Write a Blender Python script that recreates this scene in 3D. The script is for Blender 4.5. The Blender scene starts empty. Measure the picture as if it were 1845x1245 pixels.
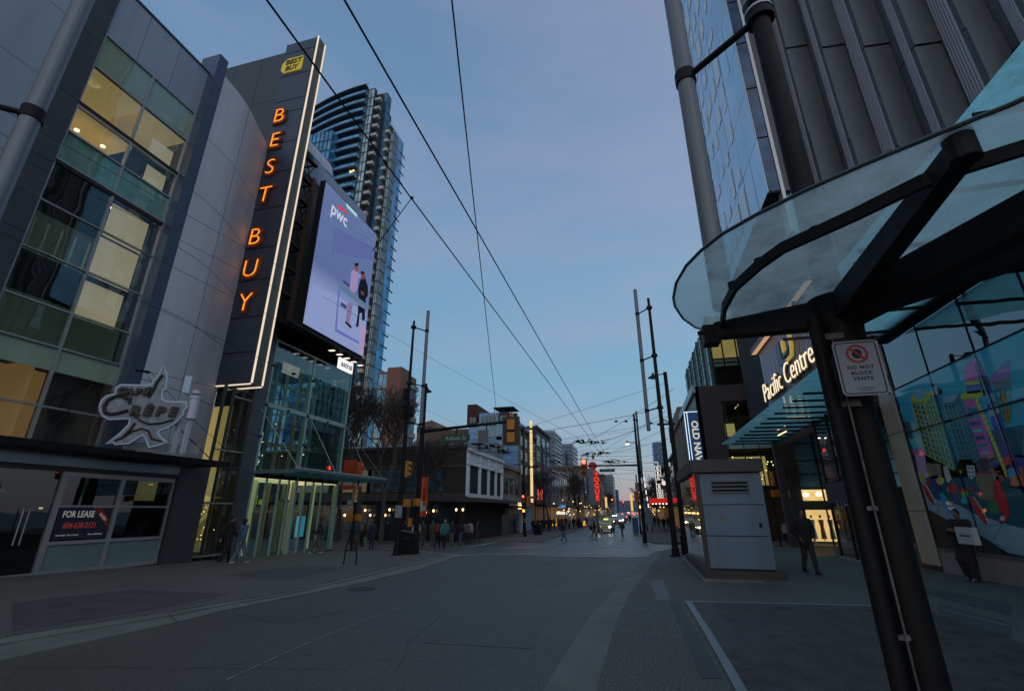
import bpy, bmesh, math, random
from mathutils import Vector, Matrix
from mathutils.geometry import tessellate_polygon
random.seed(7)
scn = bpy.context.scene; COL = scn.collection
rad = math.radians
# ------------------------------------------------------------------ camera
EYE = 1.7; YAW = rad(14.3); PITCH = rad(19.56); FPX = 836.0; CX, CY = 922.5, 622.5
cd = bpy.data.cameras.new('camera'); cam = bpy.data.objects.new('camera', cd); COL.objects.link(cam)
cam.location = (0, 0, EYE); cam.rotation_euler = (rad(90) + PITCH, 0, YAW)
cd.sensor_width = 36; cd.lens = 36 * FPX / 1845; cd.clip_start = 0.05; cd.clip_end = 3000
scn.camera = cam
# ------------------------------------------------------------------ world: dusk sky
def lin(r, g, b):
    f = lambda c: (c / 255 / 12.92) if c <= 10 else ((c / 255 + .055) / 1.055) ** 2.4
    return (f(r), f(g), f(b), 1)
w = bpy.data.worlds.new('World'); scn.world = w; w.use_nodes = True
nt = w.node_tree; N = nt.nodes; L = nt.links; N.clear()
SUN_EL, SUN_ROT = rad(3), rad(200)
sky = N.new('ShaderNodeTexSky'); sky.sky_type = 'NISHITA'; sky.sun_disc = False
sky.sun_elevation = SUN_EL; sky.sun_rotation = SUN_ROT; sky.altitude = 50
tc = N.new('ShaderNodeTexCoord'); sep = N.new('ShaderNodeSeparateXYZ'); L.new(tc.outputs['Generated'], sep.inputs[0])
ramp = N.new('ShaderNodeValToRGB'); L.new(sep.outputs['Z'], ramp.inputs[0])
cr = ramp.color_ramp
stops = [(0.0, (152, 142, 158)), (0.035, (138, 143, 164)), (0.10, (112, 142, 172)), (0.25, (106, 152, 184)), (0.47, (106, 147, 182)), (0.62, (98, 137, 174)), (0.8, (97, 129, 166)), (1.0, (95, 124, 158))]
cr.elements[0].position = 0; cr.elements[0].color = lin(*stops[0][1]); cr.elements[1].position = 1; cr.elements[1].color = lin(*stops[-1][1])
for p, c in stops[1:-1]:
    e = cr.elements.new(p); e.color = lin(*c)
# soft pink cloud bands
mp = N.new('ShaderNodeMapping'); mp.inputs['Scale'].default_value = (1.2, 1.2, 5); L.new(tc.outputs['Generated'], mp.inputs[0])
nz = N.new('ShaderNodeTexNoise'); nz.inputs['Scale'].default_value = 1.6; nz.inputs['Detail'].default_value = 4; L.new(mp.outputs[0], nz.inputs[0])
nr = N.new('ShaderNodeMapRange'); nr.inputs[1].default_value = .46; nr.inputs[2].default_value = .72; L.new(nz.outputs['Fac'], nr.inputs[0])
nm = N.new('ShaderNodeMath'); nm.operation = 'MULTIPLY'; nm.inputs[1].default_value = .5; L.new(nr.outputs[0], nm.inputs[0])
mixp = N.new('ShaderNodeMixRGB'); L.new(nm.outputs[0], mixp.inputs[0]); L.new(ramp.outputs[0], mixp.inputs[1]); mixp.inputs[2].default_value = lin(144, 150, 180)
# the after-glow side of the sky (behind the camera and to the right)
dot = N.new('ShaderNodeVectorMath'); dot.operation = 'DOT_PRODUCT'; L.new(tc.outputs['Generated'], dot.inputs[0])
dot.inputs[1].default_value = Vector((.62, -.70, .30)).normalized()
gl = N.new('ShaderNodeMapRange'); gl.inputs[1].default_value = -.15; gl.inputs[2].default_value = 1.0; L.new(dot.outputs['Value'], gl.inputs[0])
mixg = N.new('ShaderNodeMixRGB'); L.new(gl.outputs[0], mixg.inputs[0]); L.new(mixp.outputs[0], mixg.inputs[1]); mixg.inputs[2].default_value = (.36, .48, .60, 1)
lx = N.new('ShaderNodeMapRange'); lx.inputs[1].default_value = -.30; lx.inputs[2].default_value = .45; lx.inputs[3].default_value = 0; lx.inputs[4].default_value = .75; L.new(sep.outputs['X'], lx.inputs[0])
lz = N.new('ShaderNodeMapRange'); lz.inputs[1].default_value = .30; lz.inputs[2].default_value = .75; L.new(sep.outputs['Z'], lz.inputs[0])
lm = N.new('ShaderNodeMath'); lm.operation = 'MULTIPLY'; L.new(lx.outputs[0], lm.inputs[0]); L.new(lz.outputs[0], lm.inputs[1])
mixl = N.new('ShaderNodeMixRGB'); L.new(lm.outputs[0], mixl.inputs[0]); L.new(mixg.outputs[0], mixl.inputs[1]); mixl.inputs[2].default_value = lin(152, 154, 181)
bg1 = N.new('ShaderNodeBackground'); L.new(mixl.outputs[0], bg1.inputs[0]); bg1.inputs[1].default_value = .92
bg2 = N.new('ShaderNodeBackground'); L.new(sky.outputs[0], bg2.inputs[0]); bg2.inputs[1].default_value = .05
add = N.new('ShaderNodeAddShader'); L.new(bg1.outputs[0], add.inputs[0]); L.new(bg2.outputs[0], add.inputs[1])
wo = N.new('ShaderNodeOutputWorld'); L.new(add.outputs[0], wo.inputs[0])
# ------------------------------------------------------------------ sun: last glow, very soft
sd = bpy.data.lights.new('sun', 'SUN'); sd.energy = .22; sd.angle = rad(40); sd.color = (1, .93, .86)
so = bpy.data.objects.new('sun', sd); COL.objects.link(so)
so.rotation_euler = Vector((-.55, .75, -.55)).to_track_quat('-Z', 'Y').to_euler()
scn.view_settings.view_transform = 'Standard'; scn.view_settings.look = 'None'
scn.view_settings.exposure = .12; scn.view_settings.gamma = 1
scn.cycles.use_denoising = True; scn.cycles.max_bounces = 8; scn.cycles.transparent_max_bounces = 16
scn.cycles.sample_clamp_indirect = 3; scn.cycles.caustics_reflective = False; scn.cycles.caustics_refractive = False
# ------------------------------------------------------------------ measuring helpers (camera rays -> world points)
s_, c_ = math.sin, math.cos
FW = Vector((-s_(YAW) * c_(PITCH), c_(YAW) * c_(PITCH), s_(PITCH))); RT = Vector((c_(YAW), s_(YAW), 0)); UP = RT.cross(FW)
CAM = Vector((0, 0, EYE))
def ray(px, py): return FW + RT * ((px - CX) / FPX) - UP * ((py - CY) / FPX)
def at(px, py, x=None, y=None, z=None):
    d = ray(px, py)
    t = x / d.x if x is not None else (y / d.y if y is not None else (z - EYE) / d.z)
    return CAM + d * t
def atp(px, py, p, n):
    d = ray(px, py); n = Vector(n); return CAM + d * ((Vector(p) - CAM).dot(n) / d.dot(n))
def sm(a, b, t): t = max(0, min(1, (t - a) / (b - a))); return t * t * (3 - 2 * t)
def g0(y):
    if y < 8: return 0
    if y < 38: return -.028 * (y - 8)
    if y < 60: return -.84 - .16 * (y - 38) / 22
    if y < 200: return -1 + .7 * (y - 60) / 140
    return -.3
def g(x, y): return g0(y) * (1 - .9 * sm(-1, 5, x) * (1 - sm(26, 42, y)))
def G(px, py):
    z = 0
    for _ in range(50):
        p = at(px, py, z=z); z = .5 * z + .5 * g(p.x, p.y)
    p.z = g(p.x, p.y); return p
# ------------------------------------------------------------------ materials
MATS = {}
def mat(name, col, rough=.6, metal=0., noise=0., nscale=3., bump=0., bscale=40., spec=.5, emit=None, es=0., coat=0., streak=False, det=5):
    if name in MATS: return MATS[name]
    m = bpy.data.materials.new(name); m.use_nodes = True; t = m.node_tree; b = t.nodes['Principled BSDF']
    c = col if len(col) == 4 else (*col, 1)
    b.inputs['Base Color'].default_value = c; b.inputs['Roughness'].default_value = rough; b.inputs['Metallic'].default_value = metal
    b.inputs['Specular IOR Level'].default_value = spec; b.inputs['Coat Weight'].default_value = coat
    tcn = t.nodes.new('ShaderNodeTexCoord')
    if noise:
        n = t.nodes.new('ShaderNodeTexNoise'); n.inputs['Scale'].default_value = nscale; n.inputs['Detail'].default_value = det
        if streak:
            mpn = t.nodes.new('ShaderNodeMapping'); mpn.inputs['Scale'].default_value = (1, 1, .12)
            t.links.new(tcn.outputs['Object'], mpn.inputs[0]); t.links.new(mpn.outputs[0], n.inputs[0])
        else: t.links.new(tcn.outputs['Object'], n.inputs[0])
        mr = t.nodes.new('ShaderNodeMapRange'); mr.inputs[1].default_value = .3; mr.inputs[2].default_value = .7
        mr.inputs[3].default_value = 1 - noise; mr.inputs[4].default_value = 1 + noise
        t.links.new(n.outputs['Fac'], mr.inputs[0])
        mx = t.nodes.new('ShaderNodeVectorMath'); mx.operation = 'SCALE'; mx.inputs[0].default_value = c[:3]
        t.links.new(mr.outputs[0], mx.inputs['Scale']); t.links.new(mx.outputs[0], b.inputs['Base Color'])
        r2 = t.nodes.new('ShaderNodeMapRange'); r2.inputs[1].default_value = .3; r2.inputs[2].default_value = .7
        r2.inputs[3].default_value = max(0, rough - .07); r2.inputs[4].default_value = min(1, rough + .07)
        t.links.new(n.outputs['Fac'], r2.inputs[0]); t.links.new(r2.outputs[0], b.inputs['Roughness'])
    if bump:
        n2 = t.nodes.new('ShaderNodeTexNoise'); n2.inputs['Scale'].default_value = bscale; n2.inputs['Detail'].default_value = 3
        t.links.new(tcn.outputs['Object'], n2.inputs[0]); bp = t.nodes.new('ShaderNodeBump'); bp.inputs['Strength'].default_value = bump
        bp.inputs['Distance'].default_value = .02; t.links.new(n2.outputs['Fac'], bp.inputs['Height']); t.links.new(bp.outputs[0], b.inputs['Normal'])
    if emit:
        b.inputs['Emission Color'].default_value = emit if len(emit) == 4 else (*emit, 1); b.inputs['Emission Strength'].default_value = es
    MATS[name] = m; return m
def speckle(name, col, col2, scale, thr=.62, rough=.8, noise=.18, bump=.3):
    m = mat(name, col, rough, noise=noise, nscale=.55, bump=bump, bscale=scale * .8)
    t = m.node_tree; b = t.nodes['Principled BSDF']; src = b.inputs['Base Color'].links[0].from_socket
    tcn = t.nodes.new('ShaderNodeTexCoord'); n = t.nodes.new('ShaderNodeTexNoise'); n.inputs['Scale'].default_value = scale; n.inputs['Detail'].default_value = 2
    t.links.new(tcn.outputs['Object'], n.inputs[0]); mr = t.nodes.new('ShaderNodeMapRange'); mr.inputs[1].default_value = thr - .1; mr.inputs[2].default_value = thr + .1
    t.links.new(n.outputs['Fac'], mr.inputs[0]); mx = t.nodes.new('ShaderNodeMixRGB'); t.links.new(mr.outputs[0], mx.inputs[0])
    t.links.new(src, mx.inputs[1]); mx.inputs[2].default_value = (*col2, 1); t.links.new(mx.outputs[0], b.inputs['Base Color'])
    return m
def glow(name, col, s):
    if name in MATS: return MATS[name]
    m = bpy.data.materials.new(name); m.use_nodes = True; t = m.node_tree; t.nodes.clear()
    e = t.nodes.new('ShaderNodeEmission'); e.inputs[0].default_value = (*col[:3], 1); e.inputs[1].default_value = s
    o = t.nodes.new('ShaderNodeOutputMaterial'); t.links.new(e.outputs[0], o.inputs[0]); MATS[name] = m; return m
def glass(name, tint=(.7, .8, .8), ior=1.55, boost=0., rough=.01, wave=0., frost=0.):
    """clear or frosted pane: tinted see-through plus a mirror part that grows towards grazing angles"""
    if name in MATS: return MATS[name]
    m = bpy.data.materials.new(name); m.use_nodes = True; t = m.node_tree; t.nodes.clear()
    tr = t.nodes.new('ShaderNodeBsdfTransparent'); tr.inputs[0].default_value = (*tint, 1)
    gs = t.nodes.new('ShaderNodeBsdfGlossy'); gs.inputs['Roughness'].default_value = rough; gs.inputs[0].default_value = (.92, .97, 1, 1)
    F0 = ((ior - 1) / (ior + 1)) ** 2   # Schlick on the absolute angle, so both faces of a pane act alike
    ge = t.nodes.new('ShaderNodeNewGeometry'); dp = t.nodes.new('ShaderNodeVectorMath'); dp.operation = 'DOT_PRODUCT'
    t.links.new(ge.outputs['Normal'], dp.inputs[0]); t.links.new(ge.outputs['Incoming'], dp.inputs[1])
    def M_(op, x, y):
        q = t.nodes.new('ShaderNodeMath'); q.operation = op
        for i, v in enumerate((x, y)):
            if v is None: continue
            if isinstance(v, (int, float)): q.inputs[i].default_value = v
            else: t.links.new(v, q.inputs[i])
        return q.outputs[0]
    ab = M_('ABSOLUTE', dp.outputs['Value'], None); p5 = M_('POWER', M_('SUBTRACT', 1, ab), 5)
    md = M_('ADD', M_('MULTIPLY', p5, 1 - F0), F0 + boost)
    base = tr.outputs[0]
    if frost:
        tl = t.nodes.new('ShaderNodeBsdfTranslucent'); tl.inputs[0].default_value = (*[min(1, c * 1.0) for c in tint], 1)
        tcn = t.nodes.new('ShaderNodeTexCoord'); n = t.nodes.new('ShaderNodeTexNoise'); n.inputs['Scale'].default_value = 2.5; n.inputs['Detail'].default_value = 8; n.inputs['Roughness'].default_value = .7
        t.links.new(tcn.outputs['Object'], n.inputs[0]); mr = t.nodes.new('ShaderNodeMapRange'); mr.inputs[1].default_value = .3; mr.inputs[2].default_value = .75
        mr.inputs[3].default_value = max(0, frost - .22); mr.inputs[4].default_value = min(1, frost + .22); t.links.new(n.outputs['Fac'], mr.inputs[0])
        m1 = t.nodes.new('ShaderNodeMixShader'); t.links.new(mr.outputs[0], m1.inputs[0]); t.links.new(tr.outputs[0], m1.inputs[1]); t.links.new(tl.outputs[0], m1.inputs[2]); base = m1.outputs[0]
    if wave:
        tcn = t.nodes.new('ShaderNodeTexCoord'); n = t.nodes.new('ShaderNodeTexNoise'); n.inputs['Scale'].default_value = .9; n.inputs['Detail'].default_value = 1
        t.links.new(tcn.outputs['Object'], n.inputs[0]); bp = t.nodes.new('ShaderNodeBump'); bp.inputs['Strength'].default_value = wave; bp.inputs['Distance'].default_value = .05
        t.links.new(n.outputs['Fac'], bp.inputs['Height']); t.links.new(bp.outputs[0], gs.inputs['Normal'])
    mx = t.nodes.new('ShaderNodeMixShader'); t.links.new(md, mx.inputs[0]); t.links.new(base, mx.inputs[1]); t.links.new(gs.outputs[0], mx.inputs[2])
    o = t.nodes.new('ShaderNodeOutputMaterial'); t.links.new(mx.outputs[0], o.inputs[0]); MATS[name] = m; return m
# ------------------------------------------------------------------ objects
ORG = {}
def T(o, label, cat, group=None, kind=None):
    if label: o['label'] = label
    if cat: o['category'] = cat
    if group: o['group'] = group
    if kind: o['kind'] = kind
    return o
def thing(name, label, cat, loc, group=None):
    o = bpy.data.objects.new(name, None); COL.objects.link(o); o.empty_display_size = .2
    o.location = Vector(loc); ORG[o.name] = Vector(loc); return T(o, label, cat, group)
class MB:
    def __init__(s): s.v = []; s.f = []
    def add(s, vs, fs):
        k = len(s.v); s.v += [Vector(p) for p in vs]; s.f += [[i + k for i in f] for f in fs]; return s
    def box(s, x0, x1, y0, y1, z0, z1):
        return s.add([(x0, y0, z0), (x1, y0, z0), (x1, y1, z0), (x0, y1, z0), (x0, y0, z1), (x1, y0, z1), (x1, y1, z1), (x0, y1, z1)],
                     [(0, 3, 2, 1), (4, 5, 6, 7), (0, 1, 5, 4), (1, 2, 6, 5), (2, 3, 7, 6), (3, 0, 4, 7)])
    def obox(s, c, dx, dy, dz):
        """box centred at c with half-axis vectors"""
        c, dx, dy, dz = map(Vector, (c, dx, dy, dz)); P = [c + dx * a + dy * b + dz * e for e in (-1, 1) for a, b in ((-1, -1), (1, -1), (1, 1), (-1, 1))]
        return s.add(P, [(0, 3, 2, 1), (4, 5, 6, 7), (0, 1, 5, 4), (1, 2, 6, 5), (2, 3, 7, 6), (3, 0, 4, 7)])
    def beam(s, a, b, w, h, up=(0, 0, 1)):
        a, b = Vector(a), Vector(b); d = (b - a); u = Vector(up); sd = d.cross(u).normalized(); u = sd.cross(d).normalized()
        return s.obox((a + b) / 2, d / 2, sd * w / 2, u * h / 2)
    def tube(s, a, b, r0, r1=None, n=10, cap=True):
        r1 = r0 if r1 is None else r1; a, b = Vector(a), Vector(b); d = (b - a).normalized()
        u = d.cross(Vector((0, 0, 1)) if abs(d.z) < .9 else Vector((1, 0, 0))).normalized(); w_ = d.cross(u)
        vs = [a + (u * c_(2 * math.pi * i / n) + w_ * s_(2 * math.pi * i / n)) * r0 for i in range(n)] + [b + (u * c_(2 * math.pi * i / n) + w_ * s_(2 * math.pi * i / n)) * r1 for i in range(n)]
        fs = [(i, (i + 1) % n, n + (i + 1) % n, n + i) for i in range(n)]
        if cap: fs += [tuple(range(n - 1, -1, -1)), tuple(range(n, 2 * n))]
        return s.add(vs, fs)
    def path(s, pts, r, n=6):
        for a, b in zip(pts, pts[1:]): s.tube(a, b, r, r, n)
        return s
    def ell(s, c, rx, ry, rz, n=12, m=8):
        c = Vector(c); vs = []; fs = []
        for j in range(1, m):
            for i in range(n):
                a = 2 * math.pi * i / n; b = math.pi * j / m; vs.append(c + Vector((rx * s_(b) * c_(a), ry * s_(b) * s_(a), rz * c_(b))))
        vs += [c + Vector((0, 0, rz)), c - Vector((0, 0, rz))]; tp, bt = len(vs) - 2, len(vs) - 1
        for j in range(m - 2):
            for i in range(n): fs.append((j * n + i, (j + 1) * n + i, (j + 1) * n + (i + 1) % n, j * n + (i + 1) % n))
        for i in range(n): fs.append((tp, i, (i + 1) % n)); fs.append((bt, (m - 2) * n + (i + 1) % n, (m - 2) * n + i))
        return s.add(vs, fs)
    def poly(s, pts, thick=0., nrm=None):
        """flat polygon, extruded backwards (against nrm) by thick"""
        pts = [Vector(p) for p in pts]; n = Vector(nrm).normalized() if nrm is not None else (pts[1] - pts[0]).cross(pts[2] - pts[1]).normalized()
        tri = tessellate_polygon([pts]); k = len(pts)
        fs = []
        for t in tri:
            a = (pts[t[1]] - pts[t[0]]).cross(pts[t[2]] - pts[t[0]])
            fs.append(tuple(t) if a.dot(n) > 0 else tuple(reversed(t)))
        if thick:
            vs = pts + [p - n * thick for p in pts]; fs2 = fs + [tuple(i + k for i in reversed(f)) for f in fs] + [(i, (i + 1) % k, k + (i + 1) % k, k + i) for i in range(k)]
            return s.add(vs, fs2)
        return s.add(pts, fs)
    def prism(s, pts, z0, z1):
        pts2 = [Vector((p[0], p[1], z1)) for p in pts]; return s.poly(pts2, z1 - z0, (0, 0, 1))
    def build(s, name, m, parent=None, label=None, cat=None, group=None, kind=None, smooth=False, bevel=0.):
        o0 = ORG[parent.name] if parent else Vector((0, 0, 0))
        if not parent and kind is None:
            xs = [p.x for p in s.v]; ys = [p.y for p in s.v]; o0 = Vector(((min(xs) + max(xs)) / 2, (min(ys) + max(ys)) / 2, min(p.z for p in s.v)))
        me = bpy.data.meshes.new(name); me.from_pydata([tuple(p - o0) for p in s.v], [], s.f); me.update()
        bm = bmesh.new(); bm.from_mesh(me); bmesh.ops.recalc_face_normals(bm, faces=bm.faces)
        if bevel: bmesh.ops.bevel(bm, geom=[e for e in bm.edges if e.is_manifold and e.calc_face_angle(0) > .5], offset=bevel, segments=2, affect='EDGES', clamp_overlap=True)
        bm.to_mesh(me); bm.free()
        me.materials.append(m)
        if smooth:
            for p in me.polygons: p.use_smooth = True
            try: me.set_sharp_from_angle(angle=rad(50))
            except Exception: pass
        o = bpy.data.objects.new(name, me); COL.objects.link(o)
        if parent: o.parent = parent; ORG[o.name] = o0
        else: o.location = o0; ORG[o.name] = o0
        return T(o, label, cat, group, kind)
def copy_tree(o, loc=None, rz=None, parent=None, label=None, group=None, mats=None):
    c = o.copy(); COL.objects.link(c)
    if parent: c.parent = parent
    if loc is not None: c.location = loc
    if rz is not None: c.rotation_euler = (0, 0, rz)
    if label: c['label'] = label
    if group: c['group'] = group
    if mats:
        k = o.name.split('.')[0]
        if k in mats and c.data:
            c.material_slots[0].link = 'OBJECT'; c.material_slots[0].material = mats[k]
    for ch in list(o.children): copy_tree(ch, parent=c, mats=mats)
    return c
def text(name, s, h, m, parent, o, xd, yd, ext=.01, outline=0., shear=0., sx=1., off=0., align='CENTER', space=1., label=None, fit=None):
    cu = bpy.data.curves.new(name, 'FONT'); cu.body = s; cu.size = h / .7; cu.align_x = align; cu.shear = shear; cu.space_character = space
    cu.offset = off; cu.resolution_u = 4
    if outline: cu.fill_mode = 'NONE'; cu.bevel_depth = outline; cu.bevel_resolution = 1
    else: cu.extrude = ext
    ob = bpy.data.objects.new(name, cu); COL.objects.link(ob)
    dg = bpy.context.evaluated_depsgraph_get(); me = bpy.data.meshes.new_from_object(ob.evaluated_get(dg)); 
    bpy.data.objects.remove(ob); bpy.data.curves.remove(cu)
    if fit:
        ws = [v.co.x for v in me.vertices]; w0 = (max(ws) + min(ws)) / 2; sx = fit / (max(ws) - min(ws))
        for v in me.vertices: v.co.x -= w0
    xd, yd, o = Vector(xd).normalized(), Vector(yd).normalized(), Vector(o); n = xd.cross(yd); o0 = ORG[parent.name] if parent else Vector((0, 0, 0))
    for v in me.vertices:
        q = v.co.copy(); v.co = o + xd * q.x * sx + yd * q.y + n * (q.z + (ext if not outline else 0)) - o0
    me.materials.clear(); me.materials.append(m); me.name = name
    ob = bpy.data.objects.new(name, me); COL.objects.link(ob)
    if parent: ob.parent = parent; ORG[ob.name] = o0
    if label: ob['label'] = label
    return ob
X, Y, Z = Vector((1, 0, 0)), Vector((0, 1, 0)), Vector((0, 0, 1))
# ------------------------------------------------------------------ palette
M_asph = speckle('asphalt', (.048, .046, .037), (.19, .185, .15), 70, .60, noise=.28, rough=.6)
M_agg = speckle('exposed_aggregate', (.049, .048, .040), (.29, .28, .235), 60, .58, bump=.5, noise=.28)
M_conc = mat('kerb_concrete', (.155, .162, .135), .85, noise=.22, nscale=1.3, bump=.25, bscale=30)
M_slab = mat('dark_paving', (.062, .062, .056), .75, noise=.2, nscale=2, bump=.2)
M_pale = mat('pale_paving', (.16, .15, .16), .8, noise=.15, nscale=4, bump=.2)
M_paint = mat('worn_road_paint', (.62, .66, .66), .8, noise=.4, nscale=6)
M_tact = mat('tactile_orange', (.42, .20, .05), .8, noise=.3, nscale=6)
M_far = mat('far_asphalt', (.082, .088, .080), .42, noise=.2, nscale=1)
M_metL = mat('grey_metal_panel', (.33, .38, .46), .42, .35, noise=.06, nscale=1.5, streak=True)
M_metD = mat('dark_metal_panel', (.055, .060, .068), .45, .3, noise=.1, nscale=2)
M_fin = mat('blue_grey_metal', (.09, .11, .17), .35, .5, noise=.06, nscale=2)
M_brushed = mat('brushed_zinc', (.56, .56, .63), .58, .15, noise=.08, nscale=2, streak=True)
M_black = mat('black_steel', (.0095, .0105, .0125), .6, 0, noise=.25, nscale=6, spec=.2)
M_blackm = mat('matt_black', (.012, .012, .013), .8)
M_char = mat('charcoal_cladding', (.050, .050, .056), .7, noise=.15, nscale=3)
M_frame = mat('silver_frame', (.42, .43, .44), .35, .6, noise=.05, nscale=4)
M_framed = mat('dark_frame', (.06, .065, .07), .4, .4)
M_gfr = mat('green_edge_frame', (.34, .48, .46), .3, .1)
M_dark = mat('dark_interior', (.016, .017, .018), .9, noise=.3, nscale=1)
M_cream = mat('stone_cream', (.50, .44, .35), .7, noise=.10, nscale=2.5, bump=.1)
M_stone = mat('low_stone', (.27, .25, .23), .75, noise=.12, nscale=3, bump=.15)
M_white = mat('white_paint', (.80, .84, .88), .6, noise=.08, nscale=3)
M_brick = mat('brown_brick', (.13, .082, .062), .85, noise=.25, nscale=5, bump=.3)
M_tan = mat('tan_stone', (.25, .21, .17), .85, noise=.2, nscale=3, bump=.2)
M_tree = mat('bark', (.075, .065, .055), .9, noise=.3, nscale=8)
M_wire = mat('wire', (.012, .012, .014), .6)
M_yel = mat('signal_yellow', (.50, .20, .022), .5, noise=.1, nscale=5)
M_or = mat('banner_orange', (.60, .085, .020), .7, noise=.1, nscale=3)
M_tube = mat('tube_grey', (.17, .19, .22), .45, .2, noise=.12, nscale=5, streak=True)
G_win = glass('window_glass', (.88, .91, .86), 1.55, .05, .012, .12)
G_clear = glass('clear_glass', (.78, .92, .90), 1.5, .05, .01, .06)
G_teal = glass('teal_canopy_glass', (.36, .82, .86), 1.4, .0, .02, 0, .72)
G_roof = glass('frosted_roof_glass', (.76, .84, .84), 1.4, .02, .05, 0, .36)
G_blue = mat('mirror_blue_glass', (.36, .58, .74), .08, .55, noise=.18, nscale=.3)
G_tow = mat('tower_glass', (.10, .22, .33), .12, .6, noise=.35, nscale=.6)
E_red = glow('red_lamp', (1, .06, .03), 9)
E_or = glow('orange_lamp', (1, .30, .03), 6)
E_warm = glow('warm_light', (1, .62, .24), 2.2)
E_white = glow('white_light', (1, .93, .82), 5)
E_shop = glow('lit_shop', (1, .55, .18), .55)
E_neon = glow('neon_orange', (1, .26, .02), 1.55)
E_led = glow('led_line', (1, .82, .64), .82)
# ------------------------------------------------------------------ ground sheets that follow the slope
def sheet(name, pts, dz, m, kind='structure', parent=None, drop=0., **kw):
    bm = bmesh.new(); vs = [bm.verts.new((p[0], p[1], 0)) for p in pts]; bm.faces.new(vs); bm.normal_update()
    if bm.faces[0 if not hasattr(bm.faces, 'ensure_lookup_table') else (bm.faces.ensure_lookup_table() or 0)].normal.z < 0: bmesh.ops.reverse_faces(bm, faces=bm.faces)
    xs = [p[0] for p in pts]; ys = [p[1] for p in pts]
    cut = [('y', v) for v in [8, 38, 60, 200]]
    if max(xs) > -1 and min(xs) < 5.01 and min(ys) < 42: cut += [('x', -1 + .5 * i) for i in range(13)]
    if max(xs) > -1 and min(ys) < 42: cut += [('y', 8 + i) for i in range(1, 34)]
    for ax, v in cut:
        lo, hi = (min(xs), max(xs)) if ax == 'x' else (min(ys), max(ys))
        if lo < v < hi:
            co, no = ((v, 0, 0), (1, 0, 0)) if ax == 'x' else ((0, v, 0), (0, 1, 0))
            bmesh.ops.bisect_plane(bm, geom=bm.verts[:] + bm.edges[:] + bm.faces[:], plane_co=co, plane_no=no)
    bmesh.ops.triangulate(bm, faces=bm.faces[:])
    for v in bm.verts: v.co.z = g(v.co.x, v.co.y) + dz
    if drop:
        r = bmesh.ops.extrude_edge_only(bm, edges=[e for e in bm.edges if e.is_boundary])
        for v in [q for q in r['geom'] if isinstance(q, bmesh.types.BMVert)]: v.co.z -= drop
    me = bpy.data.meshes.new(name); bm.to_mesh(me); bm.free(); me.materials.append(m)
    o = bpy.data.objects.new(name, me); COL.objects.link(o); return T(o, kw.get('label'), kw.get('cat'), kw.get('group'), kind)
def line(name, pxs, wd, dz, m, lab, world=False):
    P = [Vector(p[:2]) if world else G(*p).to_2d() for p in pxs]; Lf, Rt = [], []
    for i, p in enumerate(P):
        d = (P[min(i + 1, len(P) - 1)] - P[max(i - 1, 0)]).normalized(); n = Vector((-d.y, d.x)) * wd / 2; Lf.append(p + n); Rt.append(p - n)
    return sheet(name, Lf + Rt[::-1], dz, m)
# ================================================================== GROUND
sheet('ground', [(-900, -60), (900, -60), (900, 1500), (-900, 1500)], -.12, M_far)
R_DZ = -.055
sheet('road', [(-14, -12), (6, -12), (6, 45), (-14, 45)], R_DZ, M_asph)
sheet('cross_street', [(-75, 26.8), (60, 26.8), (60, 42.6), (-75, 42.6)], R_DZ + .006, M_far)
sheet('far_road', [(-10.2, 42.6), (.9, 42.6), (.9, 420), (-10.2, 420)], R_DZ + .003, M_far)
Lout = [G(*p).to_2d() for p in [(22, 1144), (319, 1099), (511, 1067), (640, 1037), (745, 1012)]]
Lin = [G(*p).to_2d() for p in [(22, 1178), (293, 1121), (506, 1075), (640, 1049), (760, 1022)]]
Rin = [G(*p).to_2d() for p in [(988, 1221), (1056, 1115), (1098, 1067), (1151, 1016), (1174, 995)]]
Rout = [G(*p).to_2d() for p in [(1080, 1221), (1110, 1122), (1134, 1069), (1182, 1007), (1196, 991)]]
ext = lambda a, b, y: a + (b - a) * ((y - a.y) / (b.y - a.y))
Lout = [Vector((Lout[0].x + .1, -10))] + Lout + [Vector((-9.9, 24.6)), Vector((-10.9, 26.6))]
Lin = [Vector((Lin[0].x + .1, -10))] + Lin + [Vector((-9.2, 25.2)), Vector((-10.2, 27.0))]
Rin = [Vector((-1.0, -10))] + Rin + [Vector((1.9, 34.6))]
Rout = [Vector((-.25, -10))] + Rout + [Vector((2.4, 33.8))]
sheet('kerb', Lin + Lout[::-1], -.035, M_conc, drop=.08)
sheet('kerb', Rout + Rin[::-1], -.035, M_conc, drop=.08)
# inner kerb stone, slightly proud
def inner(a, b, f): return [p.lerp(q, f) for p, q in zip(a, b)]
sheet('kerb_stone', inner(Rin, Rout, .62) + Rout[::-1], -.012, M_conc, drop=.06)
sheet('kerb_stone', Lout + inner(Lin, Lout, .68)[::-1], -.012, M_conc, drop=.06)
sheet('sidewalk', Lout + [Vector((-17.6, 27)), Vector((-40, 27)), Vector((-40, -10))], 0, M_agg, drop=.1)
sheet('sidewalk', Rout[::-1] + [Vector((40, -10)), Vector((40, 29)), Vector((10, 31)), Vector((4.5, 33.5))][::1], 0, M_agg, drop=.1)
sheet('far_sidewalk', [(-8.6, 43.4), (-60, 43.0), (-60, 420), (-8.6, 420)], .0, M_agg, drop=.12)
sheet('far_sidewalk', [(.6, 46), (3, 43), (60, 43), (60, 420), (.6, 420)], .0, M_agg, drop=.12)
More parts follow.
